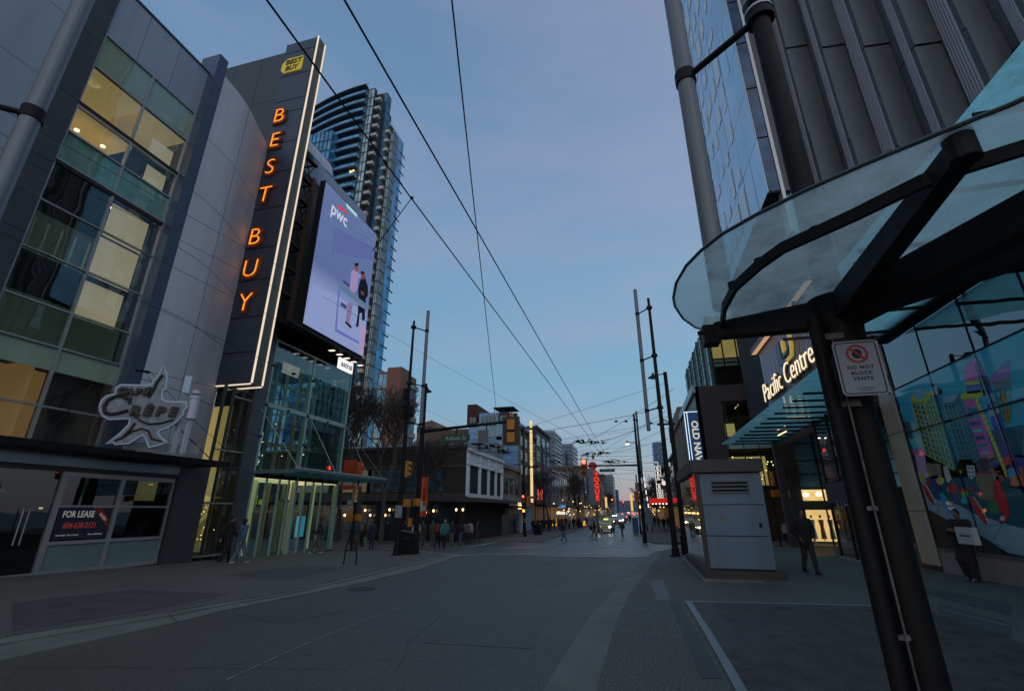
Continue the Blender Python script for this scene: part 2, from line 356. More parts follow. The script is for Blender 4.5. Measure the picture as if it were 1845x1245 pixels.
# paving panels and their pale joints
def px(*ps): return [G(*p).to_2d() for p in ps]
A = px((22, 1088), (238, 1063), (405, 1071), (300, 1094), (22, 1138)); sheet('paving_panel', A, .004, M_slab)
B = px((405, 1036), (519, 1021), (625, 1022), (520, 1044)); sheet('paving_panel', B, .004, M_slab)
for P in ([(22, 1086), (238, 1061), (421, 1070)], [(22, 1141), (300, 1097), (421, 1070)], [(391, 1038), (519, 1019), (645, 1021)], [(391, 1038), (525, 1046), (600, 1032)]):
    line('paving_joint', P, .07, .008, M_pale, '')
line('paving_joint', [(1700, 1098), (1822, 1128)], .06, .006, M_pale, '')
sheet('paving_panel', px((1172, 1046), (1195, 1045), (1208, 1081), (1184, 1081)), .005, M_pale)
sheet('paving_panel', px((1206, 1083), (1222, 1083), (1300, 1222), (1262, 1222)), .004, M_slab)
sheet('paving_panel', px((1690, 1085), (1822, 1122), (1822, 1150), (1690, 1108)), .005, M_slab)
sheet('paving_panel', px((1640, 1052), (1822, 1088), (1822, 1110), (1650, 1066)), .004, M_slab)
line('paving_joint', [(1300, 1050), (1380, 1050), (1440, 1051)], .12, .005, M_pale, '')
# vent grate with bars, flush in the pavement
vg = thing('vent_grate', 'wide flat steel ventilation grate set flush in the pavement beside the big black pole', 'grate', (2.6, 8, 0))
g0x, g1x, gy0, gy1 = .86, 4.9, 2.6, 11.25
def own(o, name, m_):
    o.parent = vg; o.location = -ORG[vg.name]; o.name = name
    if 'kind' in o: del o['kind']
    return o
own(sheet('x', [(g0x, gy0), (g1x, gy0), (g1x, gy1), (g0x, gy1)], .002, mat('grate_pit', (.030, .031, .032), .8)), 'pit_bottom', None)
MF_ = mat('grate_frame', (.21, .23, .24), .5, .3, noise=.2)
own(sheet('x', [(g0x - .06, gy0), (g0x + .05, gy0), (g0x + .05, gy1), (g0x - .06, gy1)], .022, MF_), 'grate_frame', None)
own(sheet('x', [(g0x - .06, gy1), (g1x, gy1), (g1x, gy1 + .10), (g0x - .06, gy1 + .10)], .022, MF_), 'grate_frame', None)
bars = MB(); n = 190
for i in range(n):
    y = gy0 + (gy1 - gy0) * (i + .5) / n; xs5 = [g0x + .05 + (g1x - g0x - .05) * k / 5 for k in range(6)]
    for xa_, xb_ in zip(xs5, xs5[1:]): bars.beam((xa_, y, g(xa_, y) + .012), (xb_, y, g(xb_, y) + .012), .016, .012)
for i in range(1, 12):
    xx = g0x + (g1x - g0x) * i / 12
    for ya_, yb_ in ((gy0, 8), (8, 9.1), (9.1, 10.2), (10.2, gy1)): bars.beam((xx, ya_, g(xx, ya_) + .014), (xx, yb_, g(xx, yb_) + .014), .012, .014)
bars.build('grate_bars', mat('galvanised_bar', (.095, .10, .10), .5, .3, noise=.3, nscale=3), vg)
# repair patches, cracks and stains of the carriageway
for P_, c_m in ((px((430, 1100), (560, 1080), (640, 1092), (510, 1118)), .93), (px((800, 1110), (985, 1112), (960, 1160), (760, 1150)), .95), (px((880, 1008), (1010, 1006), (1020, 1014), (880, 1018)), .92)):
    sheet('road_patch', P_, R_DZ + .004, speckle('patch_%d' % int(c_m * 100), (.048 * c_m, .046 * c_m, .037 * c_m), (.18, .175, .14), 70, .61, noise=.28, rough=.6))
rc = random.Random(21); M_tar = mat('tar_joint', (.018, .018, .017), .5)
for (x0_, y0_, n_, dx_, dy_) in ((300, 1200, 9, 70, -8), (700, 1200, 5, 22, -24), (560, 1170, 7, 60, 4)):
    P_ = []
    for k in range(n_): P_.append((x0_ + dx_ * k + rc.uniform(-9, 9), y0_ + dy_ * k + rc.uniform(-4, 4)))
    line('road_crack', P_, .007, R_DZ + .008, M_tar, '')
line('kerb_joint', [(1056, 1118), (1110, 1124)], .012, -.008, M_tar, ''); line('kerb_joint', [(1128, 1040), (1158, 1036)], .012, -.008, M_tar, ''); line('kerb_joint', [(300, 1100), (320, 1118)], .014, -.008, M_tar, '')
for k in range(26):
    q = G(rc.uniform(1120, 1800), rc.uniform(1060, 1210)); sheet('gum_spot', [(q.x + .018 * c_(a), q.y + .015 * s_(a)) for a in (0, .9, 1.8, 2.7, 3.6, 4.5, 5.4)], .0075, M_tar)
# worn road paint
for P, wd in (([(820, 999), (1000, 995), (1178, 993)], .16), ([(966, 1000), (1172, 999)], .16), ([(908, 987), (1000, 979), (1104, 984)], .13), ([(908, 987), (1104, 984)], .10),
              ([(845, 984), (893, 975.5), (948, 977)], .12), ([(984, 970.5), (1112, 968.5)], .13), ([(1110, 972.5), (1185, 975)], .12), ([(1113, 970), (1184, 969.5), (1196, 976)], .22),
              ([(1130, 991), (1140, 991)], .25)):
    line('road_marking', P, wd * 1.25, R_DZ + .024, M_paint, '')
for P in ([(410, 1214), (470, 1188)], [(476, 1185), (560, 1148)], [(567, 1145), (640, 1117)], [(648, 1114), (760, 1075)], [(770, 1071), (815, 1060)], [(830, 1052), (874, 1038)]):
    line('road_marking', P, .02, R_DZ + .006, mat('faint_line', (.26, .26, .24), .8, noise=.5, nscale=8), '')
line('road_joint', [(22, 1192), (200, 1192), (620, 1195)], .012, R_DZ + .005, mat('pale_joint', (.09, .09, .09), .6), '')
line('tactile_strip', [(845, 973.5), (905, 971), (964, 968)], .42, .006, M_tact, '')
line('tactile_strip', [(1163, 964), (1200, 965.5), (1228, 966)], .42, .006, M_tact, '')
line('tactile_strip', [(690, 989), (745, 991), (782, 995)], .25, .006, M_tact, '')
sheet('tactile_strip', px((1462, 986), (1500, 986), (1506, 1001), (1470, 1003)), .006, M_tact)
for c, r in ((G(650, 1057), .34), (G(1161, 1018), .28)):
    MB().tube(c + Z * (R_DZ + .004), c + Z * (R_DZ + .016), r, r, 20).build('manhole_cover', mat('cast_iron', (.045, .043, .04), .6, .5), None, 'round iron manhole cover in the asphalt ' + ('near the left sidewalk' if r > .3 else 'beside the curved right kerb'), 'manhole cover')

# ================================================================== LEFT STORE BUILDING (facade plane x = XW)
XW = -17.5
sb = thing('store_building', 'large grey metal clad store building with tall gridded window wall along the left pavement', 'building', (-22, 13, -.1))
def panels(mb, x, ys, zs, gap=.018, d=.06):
    for a, b in zip(ys, ys[1:]):
        for c, e in zip(zs, zs[1:]): mb.box(x - d, x, a + gap / 2, b - gap / 2, c + gap / 2, e - gap / 2)
m = MB(); panels(m, XW + .02, [2.6, 4.9, 7.15], [3.9, 6.8, 9.7, 12.3, 14.9, 17.6, 20.6]); panels(m, XW + .02, [8.15, 9.3, 10.62, 12.0], [18.22, 20.62]); m.build('metal_cladding', M_metL, sb)
m = MB(); panels(m, XW + .10, [7.15, 8.15], [3.9, 6.8, 9.7, 12.3, 14.9, 17.6, 20.62], .015, .2); m.build('dark_pier', M_metD, sb)
MB().box(-40, XW - .06, -8, 12.2, 18.3, 20.55).box(-40, -24, 12.2, 17.0, 18.3, 20.55).box(-40, XW - .10, -8, 8.1, 3.5, 18.3).box(-40, -24.6, 8.1, 17, -.3, 18.3).box(-40, -18, 17.0, 19, 7.5, 22).box(-40, -21, 17.0, 19, -.3, 7.5).build('building_core', M_dark, sb)
MB().box(-40, XW + .06, 2.6, 12.0, 20.62, 20.72).build('parapet_cap', M_metD, sb)
# window wall : frame, individual panes, rooms behind
YS = [8.18, 10.03, 11.95]; ZS = [3.6, 4.73, 6.6, 7.8, 9.36, 11.0, 12.6, 13.75, 14.84, 16.7, 18.2]
m = MB()
for y in YS: m.box(XW - .08, XW + .03, y - .035, y + .035, 3.6, 18.2)
for z in ZS: m.box(XW - .07, XW + .025, YS[0], YS[-1], z - .03, z + .03)
m.build('window_frame', M_frame, sb)
MB().box(XW - .2, XW + .032, YS[0], YS[-1], 14.88, 15.02).build('floor_band', M_blackm, sb); MB().box(XW - .2, XW + .032, YS[0], YS[-1], 12.42, 12.56).build('floor_band', M_blackm, sb)
for i in range(2):
    for j in range(len(ZS) - 1):
        MB().box(XW - .03, XW - .018, YS[i] + .035, YS[i + 1] - .035, ZS[j] + .03, ZS[j + 1] - .03).build('window_pane', G_win if j > 1 else glass('lower_window_glass', (.88, .91, .86), 1.5, .02, .16), sb)
M_span = mat('spandrel_green', (.64, .72, .67), .35, noise=.08, nscale=1.5); M_teals = mat('spandrel_teal', (.30, .55, .53), .3, noise=.08)
M_creamrefl = mat('cream_blind', (.62, .54, .40), .8, noise=.25, nscale=.5, emit=(.66, .54, .36), es=.36); M_warmw = mat('lit_wall_warm', (.6, .42, .18), .8, noise=.5, nscale=.9, emit=(.80, .50, .16), es=.22)
M_warm2 = mat('lit_wall_orange', (.5, .26, .09), .8, noise=.2, nscale=.7, emit=(.62, .36, .13), es=.17); M_ceil = mat('lit_ceiling', (.6, .5, .3), .8, emit=(.85, .64, .28), es=.24)
m = MB()
for (i, z0, z1) in ((0, 16.73, 18.17), (1, 16.73, 18.17)): m.box(XW - .08, XW - .06, YS[i] + .04, YS[i + 1] - .04, z0, z1)
for i in (0, 1): m.box(XW - .08, XW - .06, YS[i] + .04, YS[i + 1] - .04, 5.85, 6.57)
m.build('spandrel', M_span, sb)
m = MB()
for i in (0, 1): m.box(XW - .08, XW - .06, YS[i] + .04, YS[i + 1] - .04, 12.63, 13.72)
m.build('spandrel', M_teals, sb)
MB().box(-24, XW - .2, YS[0] - .5, 12, 14.86, 15.0).box(-24, XW - .2, YS[0] - .5, 12, 12.45, 12.6).box(-24, XW - .2, YS[0] - .5, 12, 9.2, 9.32).box(-24, XW - .2, YS[0] - .5, 12, 6.45, 6.58).box(-24, XW - .3, YS[0] - .5, 12, 3.4, 3.6).build('floor_slab', M_dark, sb)
# upper lit room
MB().box(-21.5, -21.4, 8.0, 10.3, 15.0, 16.7).box(-21.5, -17.7, 10.1, 10.2, 15.02, 16.5).build('room_wall', M_warmw, sb)
MB().box(-24, XW - .15, 8.0, 11.95, 16.62, 16.7).box(-21, XW - .15, 8.0, 10.2, 14.7, 14.84).build('room_ceiling', M_ceil, sb)
MB().box(-20.5, -20.4, 8.0, 11.0, 13.7, 14.7).box(-24, XW - .4, 8.0, 12, 13.55, 13.7).build('room_wall', M_warmw, sb)
rg = MB()
for i in range(16):
    a, b = 2 * math.pi * i / 16, 2 * math.pi * (i + 1) / 16; c = at(168, 146, x=-18.2)
    rg.tube(c + Vector((0, .22 * c_(a), .22 * s_(a))), c + Vector((0, .22 * c_(b), .22 * s_(b))), .05, .05, 6)
rg.build('ring_lamp', mat('ring_lamp_shade', (.75, .68, .5), .5, emit=(.9, .75, .5), es=.3), sb)
m = MB()
for q in ((185, 265), (138, 236), (203, 377), (268, 453)): m.tube(at(*q, x=-18.1), at(*q, x=-18.1) + Vector((0, 0, .05)), .08, .08, 10)
m.build('downlight', glow('pink_lamp', (1, .55, .42), 3), sb)
MB().box(-21.2, -21.1, 8.0, 12, 6.6, 12.4).box(-21.2, -17.9, 12.0, 12.05, 6.6, 18).build('dim_back_wall', mat('dim_green_wall', (.10, .125, .115), .8, noise=.6, nscale=.8, emit=(.2, .28, .25), es=.07), sb)
# cream glowing panels stand for the warm reflection in the right-hand panes
m = MB(); xb = XW - .35
for z0, z1, a, b in ((15.03, 16.0, 10.9, 11.8), (13.8, 14.75, 11.0, 11.8), (11.05, 12.4, 10.32, 11.7), (9.42, 10.95, 10.28, 11.68), (7.86, 9.3, 10.25, 11.6)): m.box(xb - .02, xb, a, b, z0, z1)
m.build('window_blind', M_creamrefl, sb)
MB().box(-20.5, -20.4, 8.0, 12, 3.6, 6.4).box(-20.4, -17.9, 9.7, 9.8, 3.6, 6.1).build('room_wall', M_warm2, sb)
MB().box(-18.1, -18.0, 10.25, 11.7, 3.6, 6.0).build('partition', M_dark, sb)
for k in range(6):
    a = at(30 + 24 * k, 400 + 14 * k, x=-18.6); MB().box(-18.64, -18.6, a.y, a.y + .06, 9.5, 10.9).build('interior_screen', mat('pale_green_screen', (.30, .42, .34), .6, emit=(.25, .36, .26), es=.06), sb)
# fin
MB().box(-18.1, -17.06, 11.99, 12.45, 3.6, 21.75).build('pilaster', M_fin, sb, bevel=.01)
# curved zinc wall
prof = [(-17.08, 12.46), (-17.13, 13.1), (-17.25, 13.8), (-17.46, 14.5), (-17.75, 15.2), (-18.03, 15.9), (-18.28, 16.5), (-18.42, 16.94)]
def fine(P, k=4):   # Catmull-Rom refinement of the wall's plan curve
    out_ = []
    for i in range(len(P) - 1):
        p0, p1, p2, p3 = (Vector(P[max(i - 1, 0)]), Vector(P[i]), Vector(P[i + 1]), Vector(P[min(i + 2, len(P) - 1)]))
        for j in range(k): t_ = j / k; out_.append(tuple(.5 * ((2 * p1) + (p2 - p0) * t_ + (2 * p0 - 5 * p1 + 4 * p2 - p3) * t_ * t_ + (3 * p1 - p0 - 3 * p2 + p3) * t_ ** 3)))
    return out_ + [tuple(P[-1])]
prof = fine(prof)
m = MB(); zs = [3.7, 6.2, 9.0, 11.7, 14.4, 17.2, 20.9]
for z0, z1 in zip(zs, zs[1:]):
    for k0, k1 in ((0, 11), (11, 28)):
        for k in range(k0, k1):
            a, b = Vector((*prof[k], 0)), Vector((*prof[k + 1], 0))
            if k == k0: a = a.lerp(b, .08)
            if k == k1 - 1: b = b.lerp(a, .08)
            m.add([a + Z * (z0 + .012), b + Z * (z0 + .012), b + Z * (z1 - .012), a + Z * (z1 - .012)], [(0, 1, 2, 3)])
m.build('curved_cladding', M_brushed, sb, smooth=True)
m = MB(); m.prism([(p[0] - .06, p[1]) for p in prof] + [(-24, 16.9), (-24, 12.4)], 3.6, 20.85).build('curved_wall_backing', M_blackm, sb)
# tall slab wall behind the sign
m = MB(); 
for a, b in ((-26, -22.4), (-22.4, -20.4), (-20.4, -18.62)):
    for z0, z1 in ((7.3, 12), (12, 16.5), (16.5, 21), (21, 24.6), (24.6, 28.4)): m.box(a + .01, b - .01, 16.9, 17.1, z0 + .01, z1 - .01)
m.build('slab_wall', M_metD, sb); MB().box(-26, -18.5, 17.1, 17.9, 7.3, 28.38).build('slab_wall_core', M_blackm, sb)
# bay with tall lit windows below the sign
m = MB()
for y in (16.55, 17.05, 17.62, 18.15): m.box(XW - .12, XW + .02, y - .03, y + .03, -.2, 7.6)
for z in (-.05, 2.0, 3.5, 6.95): m.box(XW - .1, XW + .015, 16.55, 18.15, z - .04, z + .04)
m.build('window_frame', M_framed, sb)
for ya_, zz_ in ((16.6, 1.96), (16.6, 4.18), (17.05, 6.6), (16.6, -.1)): MB().box(XW - .1, XW + .03, ya_, 18.12, zz_, zz_ + .065).build('window_transom', M_frame, sb)
for z0, z1 in ((0, 1.95), (2.03, 4.17), (4.26, 7.6)):
    MB().box(XW - .05, XW - .04, 16.6, 18.12, z0, z1).build('window_pane', G_win, sb)
MB().box(-20.5, -20.4, 16, 19, 2.1, 6.6).box(-20.4, -18.6, 18.6, 18.7, 2.1, 6.6).build('room_wall', mat('lit_wall_yellow', (.6, .5, .2), .8, noise=.25, nscale=1.2, emit=(.75, .60, .22), es=.26), sb)
MB().box(-20.5, -18.0, 16, 19, -.2, -.1).box(-20.6, -20.5, 16, 19, -.2, 2.1).build('room_floor', M_dark, sb)
lm = MB()
for k in range(42): lm.ell((-18 - random.random() * 1.6, 16.6 + random.random() * 1.6, .5 + 1.4 * random.random()), .014, .014, .014, 6, 4)
lm.build('small_lights', glow('small_warm_bulb', (1, .55, .2), 5), sb)
MB().box(-18.6, XW + .02, 18.18, 19.0, -.4, 2.25).box(-18.6, XW + .02, 18.18, 19.0, 2.27, 5.1).box(-18.6, XW + .02, 18.18, 19.0, 5.12, 10.4).build('metal_pier', M_metD if False else mat('mid_metal_panel', (.105, .115, .135), .4, .35, noise=.08, nscale=2, streak=True), sb, bevel=.006)
# upper dark block carrying the screen
MB().box(-26, -18.3, 17.4, 27.2, 10.35, 21.6).build('upper_block', M_char, sb)
MB().box(-26, -18.2, 19.0, 27.5, 10.30, 10.5).build('soffit', M_char, sb)
rf = MB()
for y in [17.9 + .45 * i for i in range(4)]: rf.box(-18.29, -18.2, y, y + .10, 10.5, 21.4)
rf.build('wall_ribs', mat('rib_brown', (.055, .045, .04), .6), sb)
# silver canopy shell on the roof
m = MB(); k = 10
for i in range(k):
    a0, a1 = rad(95 - 85 * i / k), rad(95 - 85 * (i + 1) / k); f = lambda a: (-18.6 + 1.5 * c_(a), 21.4 + 2.2 * s_(a))
    (x0, z0), (x1, z1) = f(a0), f(a1); m.add([(x0, 18.3, z0), (x1, 18.3, z1), (x1, 20.8, z1), (x0, 20.8, z0)], [(0, 1, 2, 3)])
m.build('roof_shell', M_brushed, sb, smooth=True)
MB().box(-24, -18.6, 17.6, 27, 21.6, 23.4).build('roof_block', M_metL, sb)
# storefront under the awning
m = MB(); m.box(XW - .1, XW + .06, 2, 15.2, 3.02, 3.32); m.build('fascia_panel', M_metL, sb)
MB().box(XW - .4, XW + .0, 2, 16.5, 2.86, 3.02).build('fascia_shadow_gap', M_framed, sb)
MB().box(-18.4, XW + .12, 15.15, 16.5, -.35, 3.6).box(-18.4, XW, 3.0, 16.5, 3.3, 3.7).build('dark_pier', M_char, sb, bevel=.01)
m = MB()
DY = [4.0, 5.6, 7.2, 10.6 + .55, 11.4, 13.15, 15.0]
for y, w_ in ((7.3, .06), (9.2, .05), (11.28, .16), (13.12, .13), (15.05, .06)): m.box(XW - .09, XW + .03, y - w_ / 2, y + w_ / 2, -.15, 2.86)
m.box(XW - .09, XW + .025, 11.3, 15.05, 2.72, 2.86); m.box(XW - .09, XW + .028, 11.3, 15.05, .70, .80); m.box(XW - .09, XW + .022, 11.3, 15.05, 1.80, 1.86)
m.box(XW - .09, XW + .035, 4, 15.1, -.16, -.04); m.box(XW - .05, XW + .02, 9.2, 9.9, 2.2, 2.28)
m.build('storefront_frame', M_frame, sb)
MB().box(XW - .07, XW - .03, 11.36, 13.05, -.04, .70).box(XW - .07, XW - .03, 13.19, 15.02, -.06, .70).build('spandrel', mat('spandrel_sage', (.17, .25, .23), .4, noise=.12, nscale=1.2), sb)
for a, b, c, d in ((4, 7.27, -.04, 2.86), (7.33, 9.17, -.04, 2.86), (9.23, 11.2, -.04, 2.86), (11.36, 13.05, .8, 1.8), (11.36, 13.05, 1.86, 2.72), (13.19, 15.02, .8, 1.8), (13.19, 15.02, 1.86, 2.72)):
    MB().box(XW - .05, XW - .04, a, b, c, d).build('shop_pane', glass('shop_glass', (.45, .5, .5), 1.5, .02, .012, .05), sb)
MB().path([(XW + .07, 10.45, .75), (XW + .07, 10.45, 1.75)], .02).path([(XW + .07, 10.6, .75), (XW + .07, 10.6, 1.75)], .02).build('door_handle', M_frame, sb)
MB().box(-21, -20.9, 2, 16, -.3, 3).box(-21, XW - .1, 2, 15.2, 2.9, 3.0).box(-21, XW - .1, 2, 15.2, -.3, -.17).build('shop_interior', M_dark, sb)
MB().tube(at(272, 873, x=-18.4), at(272, 873, x=-18.4) + Z * .02, .07, .07).tube(at(73, 917, x=-19), at(73, 917, x=-19) + Z * .06, .05, .05).build('ceiling_lamp', E_warm, sb)
MB().box(-17.62, -17.58, 8.2, 9.05, 2.1, 3.0).build('lit_panel', M_warm2, sb)
# lease poster on the glass
lp = thing('lease_poster', 'dark navy lease poster with white and red lettering behind the storefront window', 'poster', (XW + .0, 12.2, .82))
MB().box(XW - .030, XW - .018, 11.42, 12.98, .84, 1.78).build('poster_sheet', mat('navy_poster', (.022, .026, .055), .5), lp)
xo = XW - .017; WL = mat('white_letter', (.62, .60, .55), .6, emit=(.6, .58, .52), es=.18); RL = mat('red_letter', (.45, .05, .04), .6, emit=(.6, .08, .05), es=.12)
text('lettering', 'FOR LEASE', .19, WL, lp, (xo, 12.02, 1.50), Y, Z, .003, sx=.72, align='CENTER', off=.004)
text('lettering', '604-638-2121', .17, RL, lp, (xo, 12.14, 1.17), Y, Z, .003, sx=.72, off=.003)
text('small_print', 'David Knight   Martin Moriarty', .045, WL, lp, (xo, 11.85, .95), Y, Z, .002, sx=.8)
text('small_print', 'Form at 604 Retail', .05, WL, lp, (xo, 12.66, .95), Y, Z, .002, sx=.8)
MB().poly([(xo + .004, 12.42, 1.78), (xo + .004, 12.66, 1.78), (xo + .004, 12.98, 1.42), (xo + .004, 12.98, 1.18)], .003, (1, 0, 0)).build('corner_ribbon', mat('ribbon_red', (.42, .03, .03), .5), lp)
d = Vector((0, .56, -.52)).normalized(); text('lettering', 'LEASED', .085, WL, lp, (xo + .006, 12.74, 1.47), d, X.cross(d), .002, sx=.8)
# awning
aw = thing('awning', 'black steel framed awning over the storefront with a large shaped sign on top', 'awning', (-16.8, 11, 3.3))
AX = at(300, 822, z=3.50).x; AX = -15.75
m = MB(); m.box(AX, AX + .07, 2.5, 15.75, 3.33, 3.52); m.box(XW + .13, XW + .2, 2.5, 15.75, 3.36, 3.5)
for y in [2.5, 4.4, 6.3, 8.2, 10.1, 12.0, 13.9, 15.68]: m.box(XW + .2, AX, y, y + .07, 3.35, 3.5)
m.build('awning_frame', M_black, aw)
m = MB()
for i in range(26): yy = 2.6 + .5 * i; m.box(XW + .2, AX, yy + .1, yy + .16, 3.505, 3.53)
for i in range(6): xx = XW + .32 + .25 * i; m.box(xx, xx + .04, 2.5, 15.7, 3.53, 3.55)
m.build('louvre', M_char, aw)
for q in [((38, 776), (213, 684)), ((245, 665), (313, 716)), ((365, 765), (412, 806))]:
    pass
for y0, y1 in ((9.3, 11.2), (14.9, 12.6)): MB().tube((AX + .05, y0, 3.5), (XW + .03, y1, 5.7 if y0 < 12 else 6.0), .018, .018, 8).build('stay_rod', M_black, aw)
# ================================================================== shaped sign on the awning (45 degrees to the wall)
cs = thing('shaped_sign', 'white cut out sign shaped like a leaping figure with dark raised letters above the awning', 'sign', (-15.5, 11.7, 3.53))
PC, PN = Vector((-15.45, 11.75, 5)), Vector((.62, -.785, 0)).normalized()
def cz(x, y, off=0.):   # from the enlarged view of the sign
    return atp(160 + x / 5.658, 640 + y / 5.658, PC + PN * off, PN)
out = [(100, 520), (125, 450), (180, 405), (262, 390), (268, 330), (320, 292), (600, 300), (640, 285), (665, 235), (690, 225), (765, 92), (800, 190), (806, 225), (790, 350), (755, 365), (750, 440), (790, 462), (1000, 470), (1005, 535),
       (975, 560), (965, 610), (900, 680), (800, 745), (720, 772), (715, 800), (760, 850), (820, 888), (700, 925), (610, 945), (590, 900), (570, 840), (545, 820), (480, 860), (410, 905), (260, 915), (250, 895), (162, 905), (300, 800), (400, 700), (410, 650), (300, 655), (200, 660), (130, 620), (105, 570)]
M_sgn = mat('sign_pale_blue', (.46, .57, .68), .45, .1, noise=.12, nscale=4, streak=True)
MB().poly([cz(*p) for p in out], .16, PN).build('sign_board', M_sgn, cs)
def inset(P, d):
    r = []; n_ = len(P)
    for i in range(n_):
        a, b, c = Vector(P[i - 1]), Vector(P[i]), Vector(P[(i + 1) % n_]); u, v = (b - a).normalized(), (c - b).normalized(); nn = Vector((-u.y - v.y, u.x + v.x)); nn = nn / max(.9, nn.length ** 2 / 2 + .2); r.append((b.x + nn.x * d, b.y + nn.y * d))
    return r
MB().poly([cz(x_, y_, .006) for x_, y_ in inset(out, 17)], .006, PN).build('inner_face', mat('sign_inner_face', (.26, .28, .315), .6, noise=.3, nscale=5), cs)
MB().poly([cz(*p, -.162) for p in out], .02, PN).build('sign_back', M_char, cs)
DL = mat('letter_dark_brown', (.028, .016, .014), .5)
dx = (cz(900, 540) - cz(200, 540)).normalized(); xdr = Vector((dx.x, dx.y, 0)).normalized(); ydr = PN.cross(xdr).normalized() if PN.cross(xdr).z > 0 else xdr.cross(PN).normalized(); xdr = Vector((.785, .62, 0)).normalized()
def sh(sl): return (xdr + Z * sl).normalized()
def letter(ch, x, y, h, sx=1.): text('letter', ch, h, DL, cs, cz(x, y, .0), xdr, Z, .06, sx=sx, off=.024, shear=.15)
for i, ch in enumerate('CAFÉ'): letter(ch, 335 + 82 * i, 395 + 2 * i, .17 + (.03 if i == 0 else 0), 1.1)
MB().path([cz(x, y, .05) for x, y in ((430, 450), (380, 420), (290, 410), (200, 450), (155, 520), (165, 580), (230, 600), (310, 585), (400, 560))], .05, 8).path([cz(x, y, .05) for x, y in ((360, 430), (410, 445), (420, 490))], .05, 8).build('letter', DL, cs)
for i, ch in enumerate('RÊPE'): letter(ch, 465 + 128 * i, 605 + 4 * i, .28, 1.05)
MB().path([cz(x, y, .04) for x, y in ((430, 570), (470, 620), (530, 670), (620, 700), (740, 690), (860, 655))], .028, 8).build('swoosh', DL, cs)
MB().path([cz(x, y, .03) for x, y in ((260, 870), (360, 830), (440, 775), (540, 745), (610, 770), (640, 850), (740, 875))], .028, 8).path([cz(x, y, .03) for x, y in ((330, 850), (420, 760), (470, 690))], .04, 8).build('figure_line', DL, cs); MB().path([cz(x, y, .03) for x, y in ((750, 200), (700, 270), (660, 350), (610, 430))], .045, 8).build('figure_line', DL, cs)
c1 = cz(1060, 540, -.25)
MB().tube(c1 - Z * .38, c1 + Z * .32, .17, .17, 16).tube(c1 + Z * .32, c1 + Z * .42, .19, .19, 16).tube(c1 + Z * .5, c1 + Z * .62, .15, .15, 16).build('drum', M_brushed, cs, smooth=True)
MB().obox(cz(1005, 300, -.12), xdr * .10, PN * .05, Z * .30).build('end_panel', M_sgn, cs)
MB().box(c1.x - .06, c1.x + .06, c1.y - .06, c1.y + .06, 3.5, 4.6).box(c1.x - .32, c1.x - .2, c1.y - .2, c1.y - .08, 3.5, 4.6).build('post', M_brushed, cs)
m = MB()
for i in range(7): m.obox(cz(760, 905 + 14 * i, -.5), xdr * 1.05, PN * .04, Z * .008)
m.build('base_slats', mat('pale_slat', (.38, .37, .34), .5), cs)
wr_ = MB(); 
for a, b in (((560, 160), (1300, 330)), ((620, 160), (900, 480)), ((1070, 660), (1500, 1050)), ((560, 150), (640, 270))):
    wr_.tube(cz(*a, -.4), cz(*b, -.4), .008, .008, 5)
wr_.tube(cz(480, 150, -.4), cz(620, 175, -.4), .04, .05, 8); wr_.build('guy_wire', M_black, cs)

# ================================================================== tall blade sign
bs = thing('blade_sign', 'tall dark blade sign with orange neon letters running down it and two glowing edge lines', 'sign', (-17.4, 16.8, 7.2))
YS_ = 16.72; xl = lambda z: -18.35 - .25 * (z - 7.2) / 21.8
ZP = [7.15, 9.0, 10.9, 12.75, 14.6, 16.5, 18.6, 20.5, 22.35, 24.2, 26.0, 27.8, 29.0]
m = MB()
# panel joints measured on the sign's face
jy = [(688), (637), (574), (508), (450), (380), (316), (264), (209), (160), (119), (94)]
ZJ = [at(430, 690, y=YS_).z]
for q in ((415, 637), (425, 574), (435, 508), (450, 450), (458, 380), (467, 316), (477, 264), (488, 209), (497, 186), (505, 141), (517, 98)):
    z = at(*q, y=YS_).z
    if z > ZJ[-1] + .3: ZJ.append(z)
ZJ.append(at(575, 66, y=YS_).z)
for a, b in zip(ZJ, ZJ[1:]): m.add([(xl(a), YS_, a + .02), (-16.52, YS_, a + .02), (-16.52, YS_, b - .02), (xl(b), YS_, b - .02), (xl(a), YS_ + .1, a + .02), (-16.52, YS_ + .1, a + .02), (-16.52, YS_ + .1, b - .02), (xl(b), YS_ + .1, b - .02)], [(0, 1, 2, 3), (4, 7, 6, 5), (0, 4, 5, 1), (2, 6, 7, 3), (0, 3, 7, 4), (1, 5, 6, 2)])
m.build('face_panel', mat('sign_navy_metal', (.062, .073, .10), .4, .4, noise=.12, nscale=1.2, streak=True), bs, bevel=.008)
zb, zt = ZJ[0], ZJ[-1]
MB().box(-18.2, -16.56, YS_ + .1, 17.45, zb - .02, zt + .02).build('sign_body', M_blackm, bs)
MB().box(-16.52, -16.40, YS_ + .02, 17.45, zb - .05, zt + .1).build('edge_channel', mat('edge_olive', (.13, .125, .10), .4, .5), bs)
for yy in (YS_ - .0, 17.36):
    MB().box(-16.42, -16.36, yy, yy + .075, zb - .02, zt + .1).build('light_line', E_led, bs)
MB().box(-18.3, -16.40, YS_ - .03, YS_ + .03, zb - .1, zb - .05).build('light_line', E_led, bs)
MB().box(-17.9, -16.40, 17.36, 17.42, zb - .1, zb - .05).build('light_line', E_led, bs)
ND = mat('neon_case', (.10, .028, .010), .5, emit=(1, .16, .01), es=.02)
